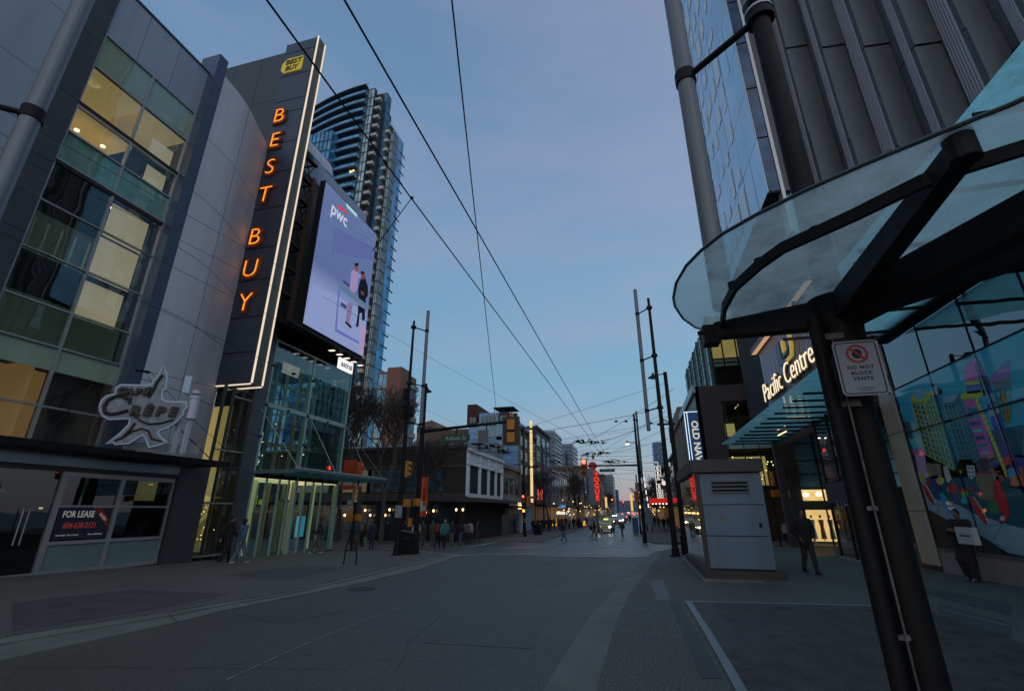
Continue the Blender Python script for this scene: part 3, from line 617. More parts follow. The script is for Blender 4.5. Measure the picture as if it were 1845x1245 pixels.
for ch, (qx, qy) in zip('BESTBUY', ((503, 208), (495, 252), (487, 300), (477, 350), (459, 426), (451, 483), (441, 544))):
    c = at(qx, qy, y=YS_ - .12); h = 1.08
    text('letter_case', ch, h * 1.04, ND, bs, (c.x, YS_ - .005, c.z - h * .5), X, Z, .06, off=.05, shear=.04)
    text('neon_letter', ch, h * .9, E_neon, bs, (c.x, YS_ - .15, c.z - h * .45), X, Z, outline=.015, off=-.045, shear=.04)
c = at(530, 118, y=YS_)
tag_ = [(-.95, -.28), (-.70, -.55), (.62, -.55), (.70, -.42), (.70, .50), (.62, .58), (-.55, .58), (-.95, .25)]
MB().poly([c + Vector((a * .88, -.06, b)) for a, b in tag_], .06, (0, -1, 0)).build('price_tag_emblem', mat('emblem_yellow', (.62, .50, .03), .5, emit=(.9, .7, .05), es=.12), bs)
BK = mat('letter_black', (.012, .012, .012), .6)
text('emblem_lettering', 'BEST', .36, BK, bs, c + Vector((.02, -.075, .08)), X, Z, .005, off=.012, shear=.15, fit=1.15)
text('emblem_lettering', 'BUY', .36, BK, bs, c + Vector((-.05, -.075, -.42)), X, Z, .005, off=.012, shear=.15, fit=.9)

# ================================================================== big screen (plane x = XB)
XB = -16.0
sc_ = thing('advert_screen', 'huge lavender video billboard showing two people at a glass table on its steel frame', 'billboard', (-16.5, 21.5, 10.8))
q = [at(587, 325, x=XB), at(680, 418, x=XB), at(655, 648, x=XB), at(548, 585, x=XB)]
y0, y1, z0, z1 = q[0].y, q[1].y, q[3].z, q[0].z
MB().box(XB - .35, XB - .02, y0, y1, z0, z1).build('screen_case', M_black, sc_)
# picture: emissive screen image with its own soft shading
ms = bpy.data.materials.new('screen_image'); ms.use_nodes = True; t = ms.node_tree; t.nodes.clear()
tcn = t.nodes.new('ShaderNodeTexCoord'); mpn = t.nodes.new('ShaderNodeSeparateXYZ'); t.links.new(tcn.outputs['Generated'], mpn.inputs[0])
rp = t.nodes.new('ShaderNodeValToRGB'); t.links.new(mpn.outputs['Z'], rp.inputs[0]); e = rp.color_ramp.elements
e[0].position = 0; e[0].color = lin(146, 154, 196); e[1].position = 1; e[1].color = lin(100, 120, 164); a = e.new(.42); a.color = lin(94, 112, 162); a = e.new(.30); a.color = lin(128, 144, 190)
em = t.nodes.new('ShaderNodeEmission'); em.inputs[1].default_value = .84; oo = t.nodes.new('ShaderNodeOutputMaterial'); t.links.new(rp.outputs[0], em.inputs[0]); t.links.new(em.outputs[0], oo.inputs[0])
MB().box(XB - .02, XB, y0 + .06, y1 - .06, z0 + .06, z1 - .06).build('screen', ms, sc_)
def scp(pts, m, name, lay=1, k=3.662):   # polygons on the picture, measured on the enlarged view
    P = [at(540 + x / k, 320 + y / k, x=XB + .004 * lay) for x, y in pts]
    P = [Vector((p.x, min(max(p.y, y0 + .07), y1 - .07), min(max(p.z, z0 + .07), z1 - .07))) for p in P]
    MB().poly(P, .003, (1, 0, 0)).build(name, m, sc_)
gS = lambda n, r, g_, b: glow(n, lin(r, g_, b), .9)
scp([(210, 500), (500, 560), (500, 470), (240, 330)], gS('pic_wall', 88, 104, 156), 'picture_wall')
scp([(85, 700), (200, 760), (440, 890), (440, 1190), (40, 965)], gS('pic_floor', 134, 150, 194), 'picture_floor')
scp([(305, 165), (382, 240), (375, 262), (312, 198)], gS('pic_lightpanel', 170, 205, 215), 'picture_light', 2)
for a, b in (((200, 250), (500, 440)), ((330, 330), (390, 290)), ((400, 410), (500, 370)), ((430, 440), (500, 480)), ((90, 520), (215, 520)), ((215, 520), (230, 330))):
    dxp, dyp = b[0] - a[0], b[1] - a[1]; l = math.hypot(dxp, dyp); nx, ny = -dyp / l * 1.2, dxp / l * 1.2
    scp([(a[0] - nx, a[1] - ny), (a[0] + nx, a[1] + ny), (b[0] + nx, b[1] + ny), (b[0] - nx, b[1] - ny)], gS('pic_line', 80, 88, 140), 'picture_line', 3)
MN = lambda: None
scp([(340, 620), (365, 600), (395, 640), (420, 650), (385, 665), (382, 740), (355, 765), (330, 740)], gS('pic_shirt', 150, 132, 178), 'picture_man_shirt', 4)
scp([(362, 570), (382, 565), (390, 585), (385, 620), (370, 622), (360, 600)], gS('pic_skin', 120, 82, 88), 'picture_man_head', 5)
scp([(362, 567), (388, 563), (388, 578), (366, 590)], gS('pic_hair', 22, 22, 30), 'picture_man_hair', 6)
scp([(318, 820), (350, 830), (345, 880), (330, 950), (342, 985), (325, 975), (305, 945), (310, 890)], gS('pic_trouser', 132, 110, 150), 'picture_man_legs', 4)
scp([(302, 945), (345, 985), (335, 995), (300, 960)], gS('pic_hair', 22, 22, 30), 'picture_shoe', 5)
scp([(395, 690), (415, 650), (432, 660), (450, 720), (450, 780), (435, 800), (436, 830), (390, 805), (385, 740)], gS('pic_suit', 22, 26, 38), 'picture_woman_suit', 5)
scp([(402, 630), (415, 618), (430, 635), (428, 672), (412, 672)], gS('pic_skin2', 110, 66, 62), 'picture_woman_head', 6)
scp([(400, 625), (415, 615), (430, 630), (415, 640)], gS('pic_hair', 22, 22, 30), 'picture_woman_hair', 7)
scp([(403, 745), (425, 760), (425, 778), (405, 770)], gS('pic_skin2', 110, 66, 62), 'picture_hand', 7)
scp([(385, 840), (432, 870), (430, 940), (412, 945), (410, 890), (395, 900), (388, 985), (370, 985), (384, 900)], gS('pic_suit', 22, 26, 38), 'picture_woman_legs', 4)
scp([(245, 690), (350, 760), (455, 850), (462, 885), (350, 800), (262, 730)], gS('pic_table', 92, 118, 146), 'picture_table', 6)
scp([(255, 740), (265, 740), (245, 1000), (440, 1110), (440, 1125), (232, 1015)], gS('pic_tableleg', 98, 108, 180), 'picture_table_leg', 4)
scp([(400, 950), (450, 1010), (440, 1190), (388, 1160)], gS('pic_bench', 160, 145, 186), 'picture_bench', 5)
scp([(272, 820), (310, 845), (308, 870), (270, 845)], gS('pic_dark', 60, 64, 110), 'picture_box', 3)
scp([(287, 675), (327, 705), (325, 722), (285, 690)], gS('pic_dark', 60, 64, 110), 'picture_laptop', 3)
text('screen_lettering', 'pwc', .82, glow('pic_white', lin(196, 202, 222), .9), sc_, at(612, 386, x=XB + .03) + Vector((0, 0, -.42)), Y, Z, .002, sx=.85, off=.02)
for pts in ([(250, 178), (285, 208), (282, 222), (250, 192)], [(280, 200), (314, 230), (308, 238), (282, 215)]): scp(pts, glow('pic_red', lin(226, 40, 36), 1), 'screen_mark', 4)
# steel frame beside and below
m = MB()
for y in (18.95, 19.7): m.box(XB - 1.0, XB - .8, y - .14, y + .08, z0 - .2, z1 + .3)
for z in [z0 + .1 + 1.45 * i for i in range(8)]: m.box(XB - 1.1, XB - .85, 18.2, y0 + .2, z, z + .09); m.box(XB - 2.3, XB - .85, 18.85, 18.95, z, z + .07)
m.build('steel_frame', mat('rusty_steel', (.085, .05, .038), .7, .3, noise=.3, nscale=6), sc_)
m = MB()
for z in [z0 + 1.45 * i for i in range(7)]: m.tube((XB - .95, 18.2, z), (XB - .95, 18.9, z + 1.45), .03, .03, 6); m.tube((XB - .95, 18.9, z), (XB - .95, 18.2, z + 1.45), .03, .03, 6)
m.build('cross_bracing', M_black, sc_)
m = MB(); m.box(XB - 2.3, XB + .05, y0 - 1.0, y1, z0 - .28, z0 - .1)
for i in range(12): yy = y0 + (y1 - y0) * i / 12; m.box(XB - 2.2, XB - .1, yy, yy + .08, z0 - .4, z0 - .28)
m.build('service_walkway', M_black, sc_)
for i in range(5): yy = y0 + 3 + .75 * i; MB().box(XB - .5, XB - .15, yy, yy + .2, z0 - .42, z0 - .405).build('under_light', glow('under_light', (1, .9, .75), 1.2), sc_)
MB().tube((XB - .3, y1 - .3, z1 - 1.9), at(742, 357, x=-13.4), .035, .03, 8).ell(at(742, 357, x=-13.4), .13, .13, .12).build('projecting_arm', M_black, sc_)
ag = thing('small_lit_sign', 'small white lit sign with black lettering hanging under the corner of the billboard', 'sign', at(625, 655, x=-15.6))
p0 = at(612, 654, x=-15.6); p1 = at(638, 662, x=-15.6); zc = 9.25
ya, yb = at(613, 650, x=-15.6).y, at(637, 660, x=-15.6).y; za = at(613, 663, x=-15.6).z; zb_ = at(613, 643, x=-15.6).z
MB().box(-15.75, -15.62, ya, yb, za, zb_).build('sign_case', glow('lit_white_face', (1, .97, .95), .95), ag)
text('lettering', 'astral', (zb_ - za) * .55, BK, ag, (-15.615, (ya + yb) / 2, za + (zb_ - za) * .26), Y, Z, .004, off=.008, fit=(yb - ya) * .82)

# ================================================================== glass entrance pavilion
gp = thing('glass_pavilion', 'tall clear glass entrance box with pale green frames and a glowing doorway', 'glass entrance', (-19, 22.4, -.4))
gy = [19.05, at(568, 652, x=XW).y, 25.9]; gz = [-.35, 3.55, at(492, 731, x=XW).z, 10.15]
gym = [gy[0], (gy[0] + gy[1]) / 2, gy[1], (gy[1] + gy[2]) / 2, gy[2]]
m = MB()
for y in (gy[0], gy[1], gy[2]): m.box(XW - .28, XW + .02, y - .06, y + .06, -.4, 10.15)
for z in (gz[2],): m.box(XW - .16, XW + .02, gy[0], gy[2], z - .11, z + .11)
m.box(XW - .1, XW, gy[0], gy[2], 10.05, 10.15)
for y in (gy[0] + .35, gy[0] + .75): m.box(XW - 1.3, XW - 1.15, y - .04, y + .04, -.4, 10.1)
for y in (gy[1], gy[2]): m.box(XW - 2.6, XW - 2.45, y - .05, y + .05, -.4, 10.1)
m.build('green_frame', M_gfr, gp)
m = MB()
for z in (1.6, 5.2, 8.6): m.box(XW - 2.4, XW - 2.2, gy[0], gy[2], z, z + .12)
for y in (gy[0] + .6, gy[1] + .5, gy[1] + 1.7): m.box(XW - 2.3, XW - 2.15, y, y + .14, -.4, 10)
m.build('inner_frame', mat('inner_tan_frame', (.22, .20, .14), .6, emit=(.6, .48, .22), es=.03), gp)
for i in range(2):
    for j in range(1, 3):
        a, b = gy[i] + .06, gy[i + 1] - .06; c_m = (a + b) / 2
        for u, v in ((a, c_m - .01), (c_m + .01, b)):
            MB().box(XW - .03, XW - .015, u, v, gz[j] + (.1 if j == 2 else .1), gz[j + 1] - .11).build('glass_pane', G_clear, gp)
for z0_, z1_ in ((3.6, gz[2]), (gz[2], 10.1)):
    MB().box(XW - 2.6, XW - .1, gy[2] - .02, gy[2] - .005, z0_, z1_).build('glass_pane', G_clear, gp)
    MB().box(XW - .9, XW - .3, gy[0] + .0, gy[0] + .012, z0_, z1_).build('glass_pane', G_clear, gp)
m = MB()
for y in (gy[0], (gy[0] + gy[1]) / 2, gy[1], (gy[1] + gy[2]) / 2):
    for z in (5.1, gz[2] - .05, 8.7): MB().ell((XW + .03, y, z), .07, .07, .07, 8, 6).build('spider_fitting', M_black, gp)
for z in (5.1, 7.2, 8.9): MB().beam((XW + .02, gy[0], z), (XW - .5, gy[0] - .45, z), .06, .08).build('wall_bracket', M_black, gp)
# ground floor: doors, posts, lit ceiling
m = MB()
for y in (19.05, 20.0, 20.9, 21.6, 22.9, 23.6, 24.4, 25.9): m.box(XW - .08, XW + .01, y - .035, y + .035, -.42, 3.2)
m.build('green_frame', M_gfr, gp)
m = MB()
for y in (21.72, 22.05, 22.38, 22.72): m.box(XW - .6, XW - .52, y - .03, y + .03, -.42, 2.2)
m.box(XW - .6, XW - .52, 21.65, 22.8, 2.15, 2.25); m.box(XW - .6, XW - .52, 21.65, 22.8, -.42, -.25); m.build('entrance_door', mat('door_aluminium', (.45, .42, .36), .35, .5), gp)
for a, b in ((19.1, 19.95), (20.05, 20.85), (20.95, 21.55), (22.95, 23.55), (23.65, 24.35), (24.45, 25.85)): MB().box(XW - .05, XW - .035, a, b, -.38, 3.15).build('glass_pane', G_clear, gp)
MB().box(XW - 2.4, XW, 19, 25.9, 3.2, 3.45).build('canopy_beam', M_black, gp)
MB().box(XW - 2.5, XW - .1, 19.05, 25.9, 3.16, 3.19).build('lit_ceiling', glow('lobby_light', (.95, .80, .42), .62), gp)
MB().box(XW - 3.2, XW - 3.1, 19.05, 22.2, -.4, 3.1).build('lobby_wall', mat('lobby_green_grey', (.15, .16, .12), .7, noise=.5, nscale=3, emit=(.5, .42, .12), es=.14), gp)
MB().box(XW - 2.9, XW - 2.8, 20.2, 23.6, 1.9, 2.9).build('lobby_banner', mat('banner_navy', (.02, .04, .14), .6), gp)
m = MB()
for i in range(8): a = 20.4 + .4 * i; m.box(XW - 2.79, XW - 2.77, a, a + .25, 2.0, 2.28 + .12 * (i % 3))
m.build('banner_shapes', mat('banner_lime', (.40, .46, .03), .6, emit=(.6, .65, .05), es=.15), gp)
m = MB()
for y in (19.5, 20.5, 23.25, 25.2): m.box(XW - 1.2, XW - 1.08, y - .09, y + .09, -.35, 3.16)
m.build('lit_column', mat('lit_column', (.5, .45, .2), .6, emit=(.85, .74, .40), es=.22), gp)
MB().box(XW - 1.35, XW - 1.3, 24.3, 25.0, .3, 1.4).build('poster_stand', glow('poster_cyan', lin(70, 140, 165), .7), gp)
MB().box(XW - .05, XW + .06, 19, 25.95, -.62, -.42).build('stone_base', M_brick, gp)
MB().box(XW - 3.2, XW - 3.1, 19.05, 22.9, 3.5, 9.4).build('back_wall', mat('pavilion_back', (.045, .065, .065), .6, noise=.5, nscale=1.5), gp)
m = MB(); m.tube((XW - 1.8, 20.3, 4.0), (XW - 1.7, 20.5, 5.0), .015).tube((XW - 1.7, 20.5, 5.0), (XW - 1.75, 20.62, 5.6), .015); m.build('blue_tube', glow('blue_tube', (.08, .35, 1), 1.5), gp)
m = MB()
for k in range(14): m.ell((XW - 2.0, 19.4 + 6 * random.random(), 3.9 + 5 * random.random()), .03, .03, .03, 6, 4)
m.build('ceiling_spots', E_warm, gp)
# glass canopy with stay rods
xc_ = at(535, 845, y=19.0).x; zc_ = at(535, 845, y=19.0).z
pf0 = at(535, 845, y=19.0); pf1 = at(697, 866, x=pf0.x)
gc = thing('glass_canopy', 'flat glass and steel canopy hung by thin rods over the glass entrance', 'canopy', ((XW + pf0.x) / 2, 22, 3.2))
cx0, cx1, cy0, cy1, cz0 = XW + .02, pf0.x, 19.0, pf1.y, pf0.z
m = MB(); m.box(cx1 - .12, cx1, cy0, cy1, cz0 - .06, cz0 + .03)
for i in range(9): y = cy0 + (cy1 - cy0) * i / 8; m.box(cx0, cx1 - .12, y - .04, y + .04, cz0 - .16, cz0 - .03)
m.build('canopy_frame', mat('canopy_green_steel', (.17, .23, .23), .4, .4), gc)
for i in range(6):
    y = cy0 + (cy1 - cy0) * i / 6; MB().box(cx1 - .1, cx1 + .012, y + .02, y + (cy1 - cy0) / 6 - .02, cz0 + .03, cz0 + .10).build('edge_glass', mat('edge_glass', (.36, .46, .46), .25), gc)
MB().box(cx0, cx1 - .1, cy0 + .05, cy1 - .05, cz0 - .02, cz0 - .005).build('canopy_glass', G_teal, gc)
m = MB()
for a, b in (((470, 735), (540, 842)), ((556, 745), (606, 850)), ((623, 766), (665, 855)), ((623, 766), (692, 862))):
    A_ = at(*a, x=XW + .05); B_ = at(*b, x=cx1 - .1); B_.z = cz0; MB().tube(A_, B_, .016, .016, 6).build('stay_rod', mat('rod_steel', (.30, .31, .31), .4, .5), gc)
# ================================================================== PEOPLE
def remesh(mb, name, vox, it=4):
    me = bpy.data.meshes.new(name); me.from_pydata([tuple(p) for p in mb.v], [], mb.f); ob = bpy.data.objects.new(name, me); COL.objects.link(ob)
    r = ob.modifiers.new('r', 'REMESH'); r.mode = 'VOXEL'; r.voxel_size = vox; s = ob.modifiers.new('s', 'SMOOTH'); s.iterations = it; s.factor = .5
    dg = bpy.context.evaluated_depsgraph_get(); m2 = bpy.data.meshes.new_from_object(ob.evaluated_get(dg)); bpy.data.objects.remove(ob); bpy.data.meshes.remove(me)
    m2.name = name
    for p in m2.polygons: p.use_smooth = True
    return m2
def cone(mb, a, b, ra, rb, n=10): mb.tube(a, b, ra, rb, n); mb.ell(a, ra, ra, ra, 10, 6); mb.ell(b, rb, rb, rb, 10, 6)
POSE = {
 'stand': dict(hip=(.0, 0), L=((.055, -.01, .28), (.06, .01, .05)), R=((-.055, .0, .28), (-.06, .02, .05)), A=((.135, .01, .64), (.13, -.04, .49)), B=((-.135, .01, .64), (-.13, -.03, .49)), lean=0),
 'walk': dict(hip=(0, 0), L=((.05, -.085, .29), (.055, -.13, .055)), R=((-.05, .02, .285), (-.05, .17, .085)), A=((.135, .06, .65), (.13, .08, .50)), B=((-.135, -.04, .65), (-.12, -.12, .53)), lean=-.015),
 'stride': dict(hip=(0, 0), L=((.05, .0, .28), (.055, .13, .07)), R=((-.05, -.09, .29), (-.055, -.17, .055)), A=((.135, -.04, .65), (.12, -.12, .54)), B=((-.135, .06, .65), (-.13, .09, .51)), lean=-.02),
 'phone': dict(hip=(0, 0), L=((.06, -.05, .28), (.075, -.06, .045)), R=((-.06, -.03, .28), (-.055, .02, .045)), A=((.15, -.02, .66), (.03, -.14, .69)), B=((-.15, -.02, .66), (-.04, -.14, .69)), lean=.05),
 'pocket': dict(hip=(0, 0), L=((.05, -.05, .285), (.05, -.08, .05)), R=((-.05, .02, .285), (-.055, .10, .07)), A=((.165, .03, .66), (.12, -.05, .55)), B=((-.165, .03, .66), (-.12, -.05, .55)), lean=-.01),
}
PM = {}
def person_meshes(pose, wide=1., skirt=False, fine=False, longc=False, hair='short', baggy=1.):
    key = (pose, wide, skirt, fine, longc, hair, baggy)
    if key in PM: return PM[key]
    P = POSE[pose]; H = 1.75; V = lambda p: Vector(p) * H; ln = P['lean']; vox = .014 if fine else .026
    hipL, hipR = V((.048, 0, .52)), V((-.048, 0, .52)); sh = lambda s: V((s * .098 * wide, ln * .8, .815))
    neck = V((0, ln, .85)); headc = V((0, ln - .012, .93)); chest = V((0, ln * .7, .73)); pel = V((0, 0, .53))
    if pose == 'phone': headc += Vector((0, -.035, -.01))
    # body: skin
    b = MB(); b.ell(headc, .036 * H, .045 * H, .058 * H, 16, 12); b.ell(headc + V((0, -.012, -.028)), .028 * H, .030 * H, .030 * H, 12, 8)
    b.ell(headc + V((0, -.048, -.010)), .007 * H, .012 * H, .014 * H, 8, 6)
    for s in (1, -1): b.ell(headc + V((s * .037, .004, -.008)), .006 * H, .010 * H, .016 * H, 8, 6)
    cone(b, neck - V((0, 0, .03)), headc - V((0, -.008, .03)), .030 * H, .027 * H)
    for s in (-1, 0, 1): cone(b, chest + V((s * .04, 0, .05)), pel + V((s * .03, 0, 0)), .05 * H, .055 * H)
    cone(b, sh(1) * .97, sh(-1) * .97, .03 * H, .03 * H)
    hands = []
    for (el, wrp), s in ((P['A'], 1), (P['B'], -1)):
        el, wrp = V(el), V(wrp); cone(b, sh(s), el, .026 * H, .021 * H); cone(b, el, wrp, .021 * H, .014 * H)
        d = (wrp - el).normalized(); side = Vector((s, 0, 0)); pl = wrp + d * .05
        b.obox(wrp + d * .045, d * .045, side.cross(d).normalized() * .036, d.cross(side.cross(d)).normalized() * .014)
        u = side.cross(d).normalized()
        for k, ln_ in enumerate((.062, .072, .068, .052)):
            p0 = wrp + d * .088 + u * (.028 - .019 * k); p1 = p0 + d * ln_ * .5 + Vector((-s * .006, 0, 0)); p2 = p1 + (d + Vector((-s * .5, 0, 0))).normalized() * ln_ * .45
            b.tube(p0 - d * .012, p1, .0095, .009, 6); b.tube(p1, p2, .009, .0075, 6)
        b.tube(wrp + d * .03 + u * .03, wrp + d * .06 + u * .062, .011, .0095, 6); b.tube(wrp + d * .06 + u * .062, wrp + d * .092 + u * .068, .0095, .008, 6)
    for (kn, an), h in ((P['L'], hipL), (P['R'], hipR)):
        kn, an = V(kn), V(an); cone(b, h, kn, .045 * H, .028 * H); cone(b, kn, an, .027 * H, .018 * H)
        cone(b, an + V((0, 0, -.01)), an + V((0, -.06, -.02)), .018 * H, .014 * H)
    R = {'body': remesh(b, 'body', .0095 if fine else vox, 2 if fine else 2)}
    # coat
    c = MB(); t0 = .43 if longc else .50
    cone(c, V((.045 * wide, ln * .7, .765)), V((.040 * wide, 0, .54)), .068 * H, .066 * H); cone(c, V((-.045 * wide, ln * .7, .765)), V((-.040 * wide, 0, .54)), .068 * H, .066 * H)
    cone(c, V((0, ln * .7, .775)), V((0, 0, .55)), .074 * H, .068 * H); cone(c, V((.036, 0, .54)), V((.042, 0, t0)), .066 * H, .064 * H); cone(c, V((-.036, 0, .54)), V((-.042, 0, t0)), .066 * H, .064 * H)
    cone(c, sh(1) * 1.0, sh(-1) * 1.0, .042 * H, .042 * H); cone(c, neck - V((0, 0, .03)), neck + V((0, -.002, -.004)), .045 * H, .034 * H)
    for (el, wrp), s in ((P['A'], 1), (P['B'], -1)):
        el, wrp = V(el), V(wrp); cone(c, sh(s), el, .044 * H, .037 * H); cone(c, el, el.lerp(wrp, .93), .037 * H, .027 * H)
    R['jacket'] = remesh(c, 'jacket', vox, 3)
    # trousers
    c = MB(); cone(c, hipL, hipR, .060 * H, .060 * H)
    for (kn, an), h in ((P['L'], hipL), (P['R'], hipR)):
        kn, an = V(kn), V(an); cone(c, h, kn, .060 * H, .044 * H * baggy); cone(c, kn, kn.lerp(an, .96), .043 * H * baggy, .031 * H * baggy)
    R['trousers'] = remesh(c, 'trousers', vox, 3)
    c = MB()
    for (kn, an) in (P['L'], P['R']):
        an = V(an); cone(c, an + V((0, .008, -.018)), an + V((0, -.075, -.024)), .026 * H, .020 * H); c.obox(an + V((0, -.030, -.040)), X * .042, Y * .125, Z * .011)
    R['shoe_pair'] = remesh(c, 'shoes', .014 if fine else .022, 1)
    c = MB(); c.ell(headc + V((0, .010, .012)), .042 * H, .046 * H, .056 * H, 14, 10)
    if hair == 'long': c.ell(headc + V((0, .024, -.045)), .045 * H, .030 * H, .080 * H, 12, 10)
    if hair == 'hood': c.ell(headc + V((0, .012, -.01)), .052 * H, .052 * H, .066 * H, 12, 10)
    if hair == 'bun': c.ell(headc + V((0, .01, .066)), .024 * H, .024 * H, .022 * H, 10, 8)
    if hair == 'cap': c.ell(headc + V((0, -.045, .034)), .034 * H, .034 * H, .007 * H, 10, 6)
    m = remesh(c, 'hair', vox, 2)
    R['hair'] = m
    if fine:
        c = MB()
        for s in (1, -1): c.ell(headc + V((s * .0145, -.0435, .001)), .0065 * H * .8, .004 * H, .0035 * H, 8, 6)
        me = bpy.data.meshes.new('eyes'); me.from_pydata([tuple(p) for p in c.v], [], c.f); R['eyes'] = me
        c = MB(); c.ell(headc + V((0, -.0425, -.033)), .013 * H, .004 * H, .003 * H, 8, 6); me = bpy.data.meshes.new('mouth'); me.from_pydata([tuple(p) for p in c.v], [], c.f); R['mouth'] = me
    c = MB(); c.obox(V((0, .085, .72)), X * .14, Y * .07, Z * .21); R['backpack'] = remesh(c, 'backpack', vox, 4)
    PM[key] = R; return R
def cloth(name, r, g_, b): return mat('cloth_' + name, (r, g_, b), .85, noise=.15, nscale=6)
CL = dict(black=cloth('black', .012, .012, .014), dark=cloth('charcoal', .022, .023, .027), navy=cloth('navy', .018, .026, .058), blue=cloth('blue', .035, .065, .14), jeans=cloth('jeans', .06, .10, .19),
          pale=cloth('pale_jeans', .11, .14, .20), grey=cloth('grey', .11, .11, .11), brown=cloth('brown', .05, .035, .025), khaki=cloth('khaki', .11, .085, .06), tan=cloth('tan', .28, .17, .10), teal=cloth('teal', .03, .17, .19),
          red=cloth('red', .26, .03, .02), white=cloth('white', .34, .34, .34), olive=cloth('olive', .07, .075, .045), denimj=cloth('washed_blue', .055, .10, .17), orange=cloth('orange', .4, .14, .03), cream=cloth('cream', .36, .33, .28))
SK = [mat('skin_light', (.30, .18, .125), .6), mat('skin_mid', (.20, .11, .072), .6), mat('skin_dark', (.07, .04, .028), .6)]
HR = dict(black=mat('hair_black', (.008, .007, .007), .6), brown=mat('hair_brown', (.03, .018, .012), .6), grey=mat('hair_grey', (.22, .21, .2), .6), blond=mat('hair_blond', (.22, .16, .08), .6))
def person(pos, face, jacket, trousers, label, pose='walk', h=1.75, shoes='black', hair='short', hc='black', skin=0, pack=None, wide=1., fine=False, longc=False, group=None, baggy=1.):
    """face: compass angle in degrees, 0 = towards the camera side (-Y), 90 = +X"""
    R = person_meshes(pose, wide, False, fine, longc, hair, baggy)
    o = thing('person', label, 'person', pos, group); o.rotation_euler = (0, 0, rad(face)); o.scale = (h / 1.75,) * 3
    ms_ = dict(body=SK[skin], jacket=CL[jacket], trousers=CL[trousers], shoe_pair=CL[shoes], hair=CL[hc] if hc in CL else HR[hc], backpack=CL[pack] if pack else None, eyes=HR['black'], mouth=SK[2])
    for k, me in R.items():
        if k == 'backpack' and not pack: continue
        nm = {'hair': 'hood' if hair == 'hood' else ('cap' if hair == 'cap' else 'hair'), 'shoe_pair': 'shoes'}.get(k, k)
        if k == 'body': nm = 'body'
        ob = bpy.data.objects.new(nm, me)
        if not me.materials: me.materials.append(None)
        COL.objects.link(ob); ob.parent = o; ob.material_slots[0].link = 'OBJECT'; ob.material_slots[0].material = ms_[k]
    return o
def foot(px_, py_): return G(px_, py_)
# near people
man = person(G(1463, 1034), 12, 'black', 'dark', 'man in a long black coat walking towards us right of the grey kiosk', 'pocket', 1.76, hair='short', skin=1, fine=True, longc=True, wide=1.08)
WX = 10.28
wom = person(Vector((8.28, 15.85, 0)), -60, 'black', 'black', 'person in wide black trousers leaning on the mural wall with phone and white shopping bag', 'phone', 1.74, shoes='grey', hair='bun', skin=1, fine=True, wide=1.1, baggy=1.75)
c1_ = person(G(403, 1014), 168, 'black', 'black', 'person in black walking close beside the companion in the blue jacket at left', 'walk', 1.78, hc='black', fine=True)
c2_ = person(G(427, 1016), 172, 'denimj', 'pale', 'person with long dark hair, washed blue jacket, pale jeans and white shoes walking at left', 'stride', 1.66, shoes='white', hair='long', hc='black', fine=True)
person(G(571, 998), -60, 'dark', 'khaki', 'man in dark jacket and khaki trousers walking past the glass entrance', 'stride', 1.76, shoes='white', hc='black', skin=1, fine=True, wide=1.1)
# shopping bag and phone
bg_ = thing('shopping_bag', 'white paper shopping bag with small black lettering hanging from the arm of the leaning person', 'bag', at(1742, 975, x=8.0))
bc = at(1743, 965, x=8.0)
MB().obox(bc, Y * .34, X * .06, Z * .20).build('bag_body', mat('bag_white', (.50, .50, .50), .6), bg_, bevel=.004)
MB().path([bc + Vector((0, -.13, .2)), bc + Vector((.04, -.09, .36)), bc + Vector((.04, .09, .36)), bc + Vector((0, .13, .2))], .006).build('bag_handle', CL['black'], bg_)
text('lettering', 'THE WILLIAMS', .045, BK, bg_, bc + Vector((-.062, 0, -.02)), -Y, Z, .001, off=.002)
ph = MB().obox((8.06, 15.72, 1.24), X * .012, Y * .036, Z * .07).build('mobile_phone', BK, None, 'small dark mobile phone held by the leaning person', 'phone', bevel=.004)
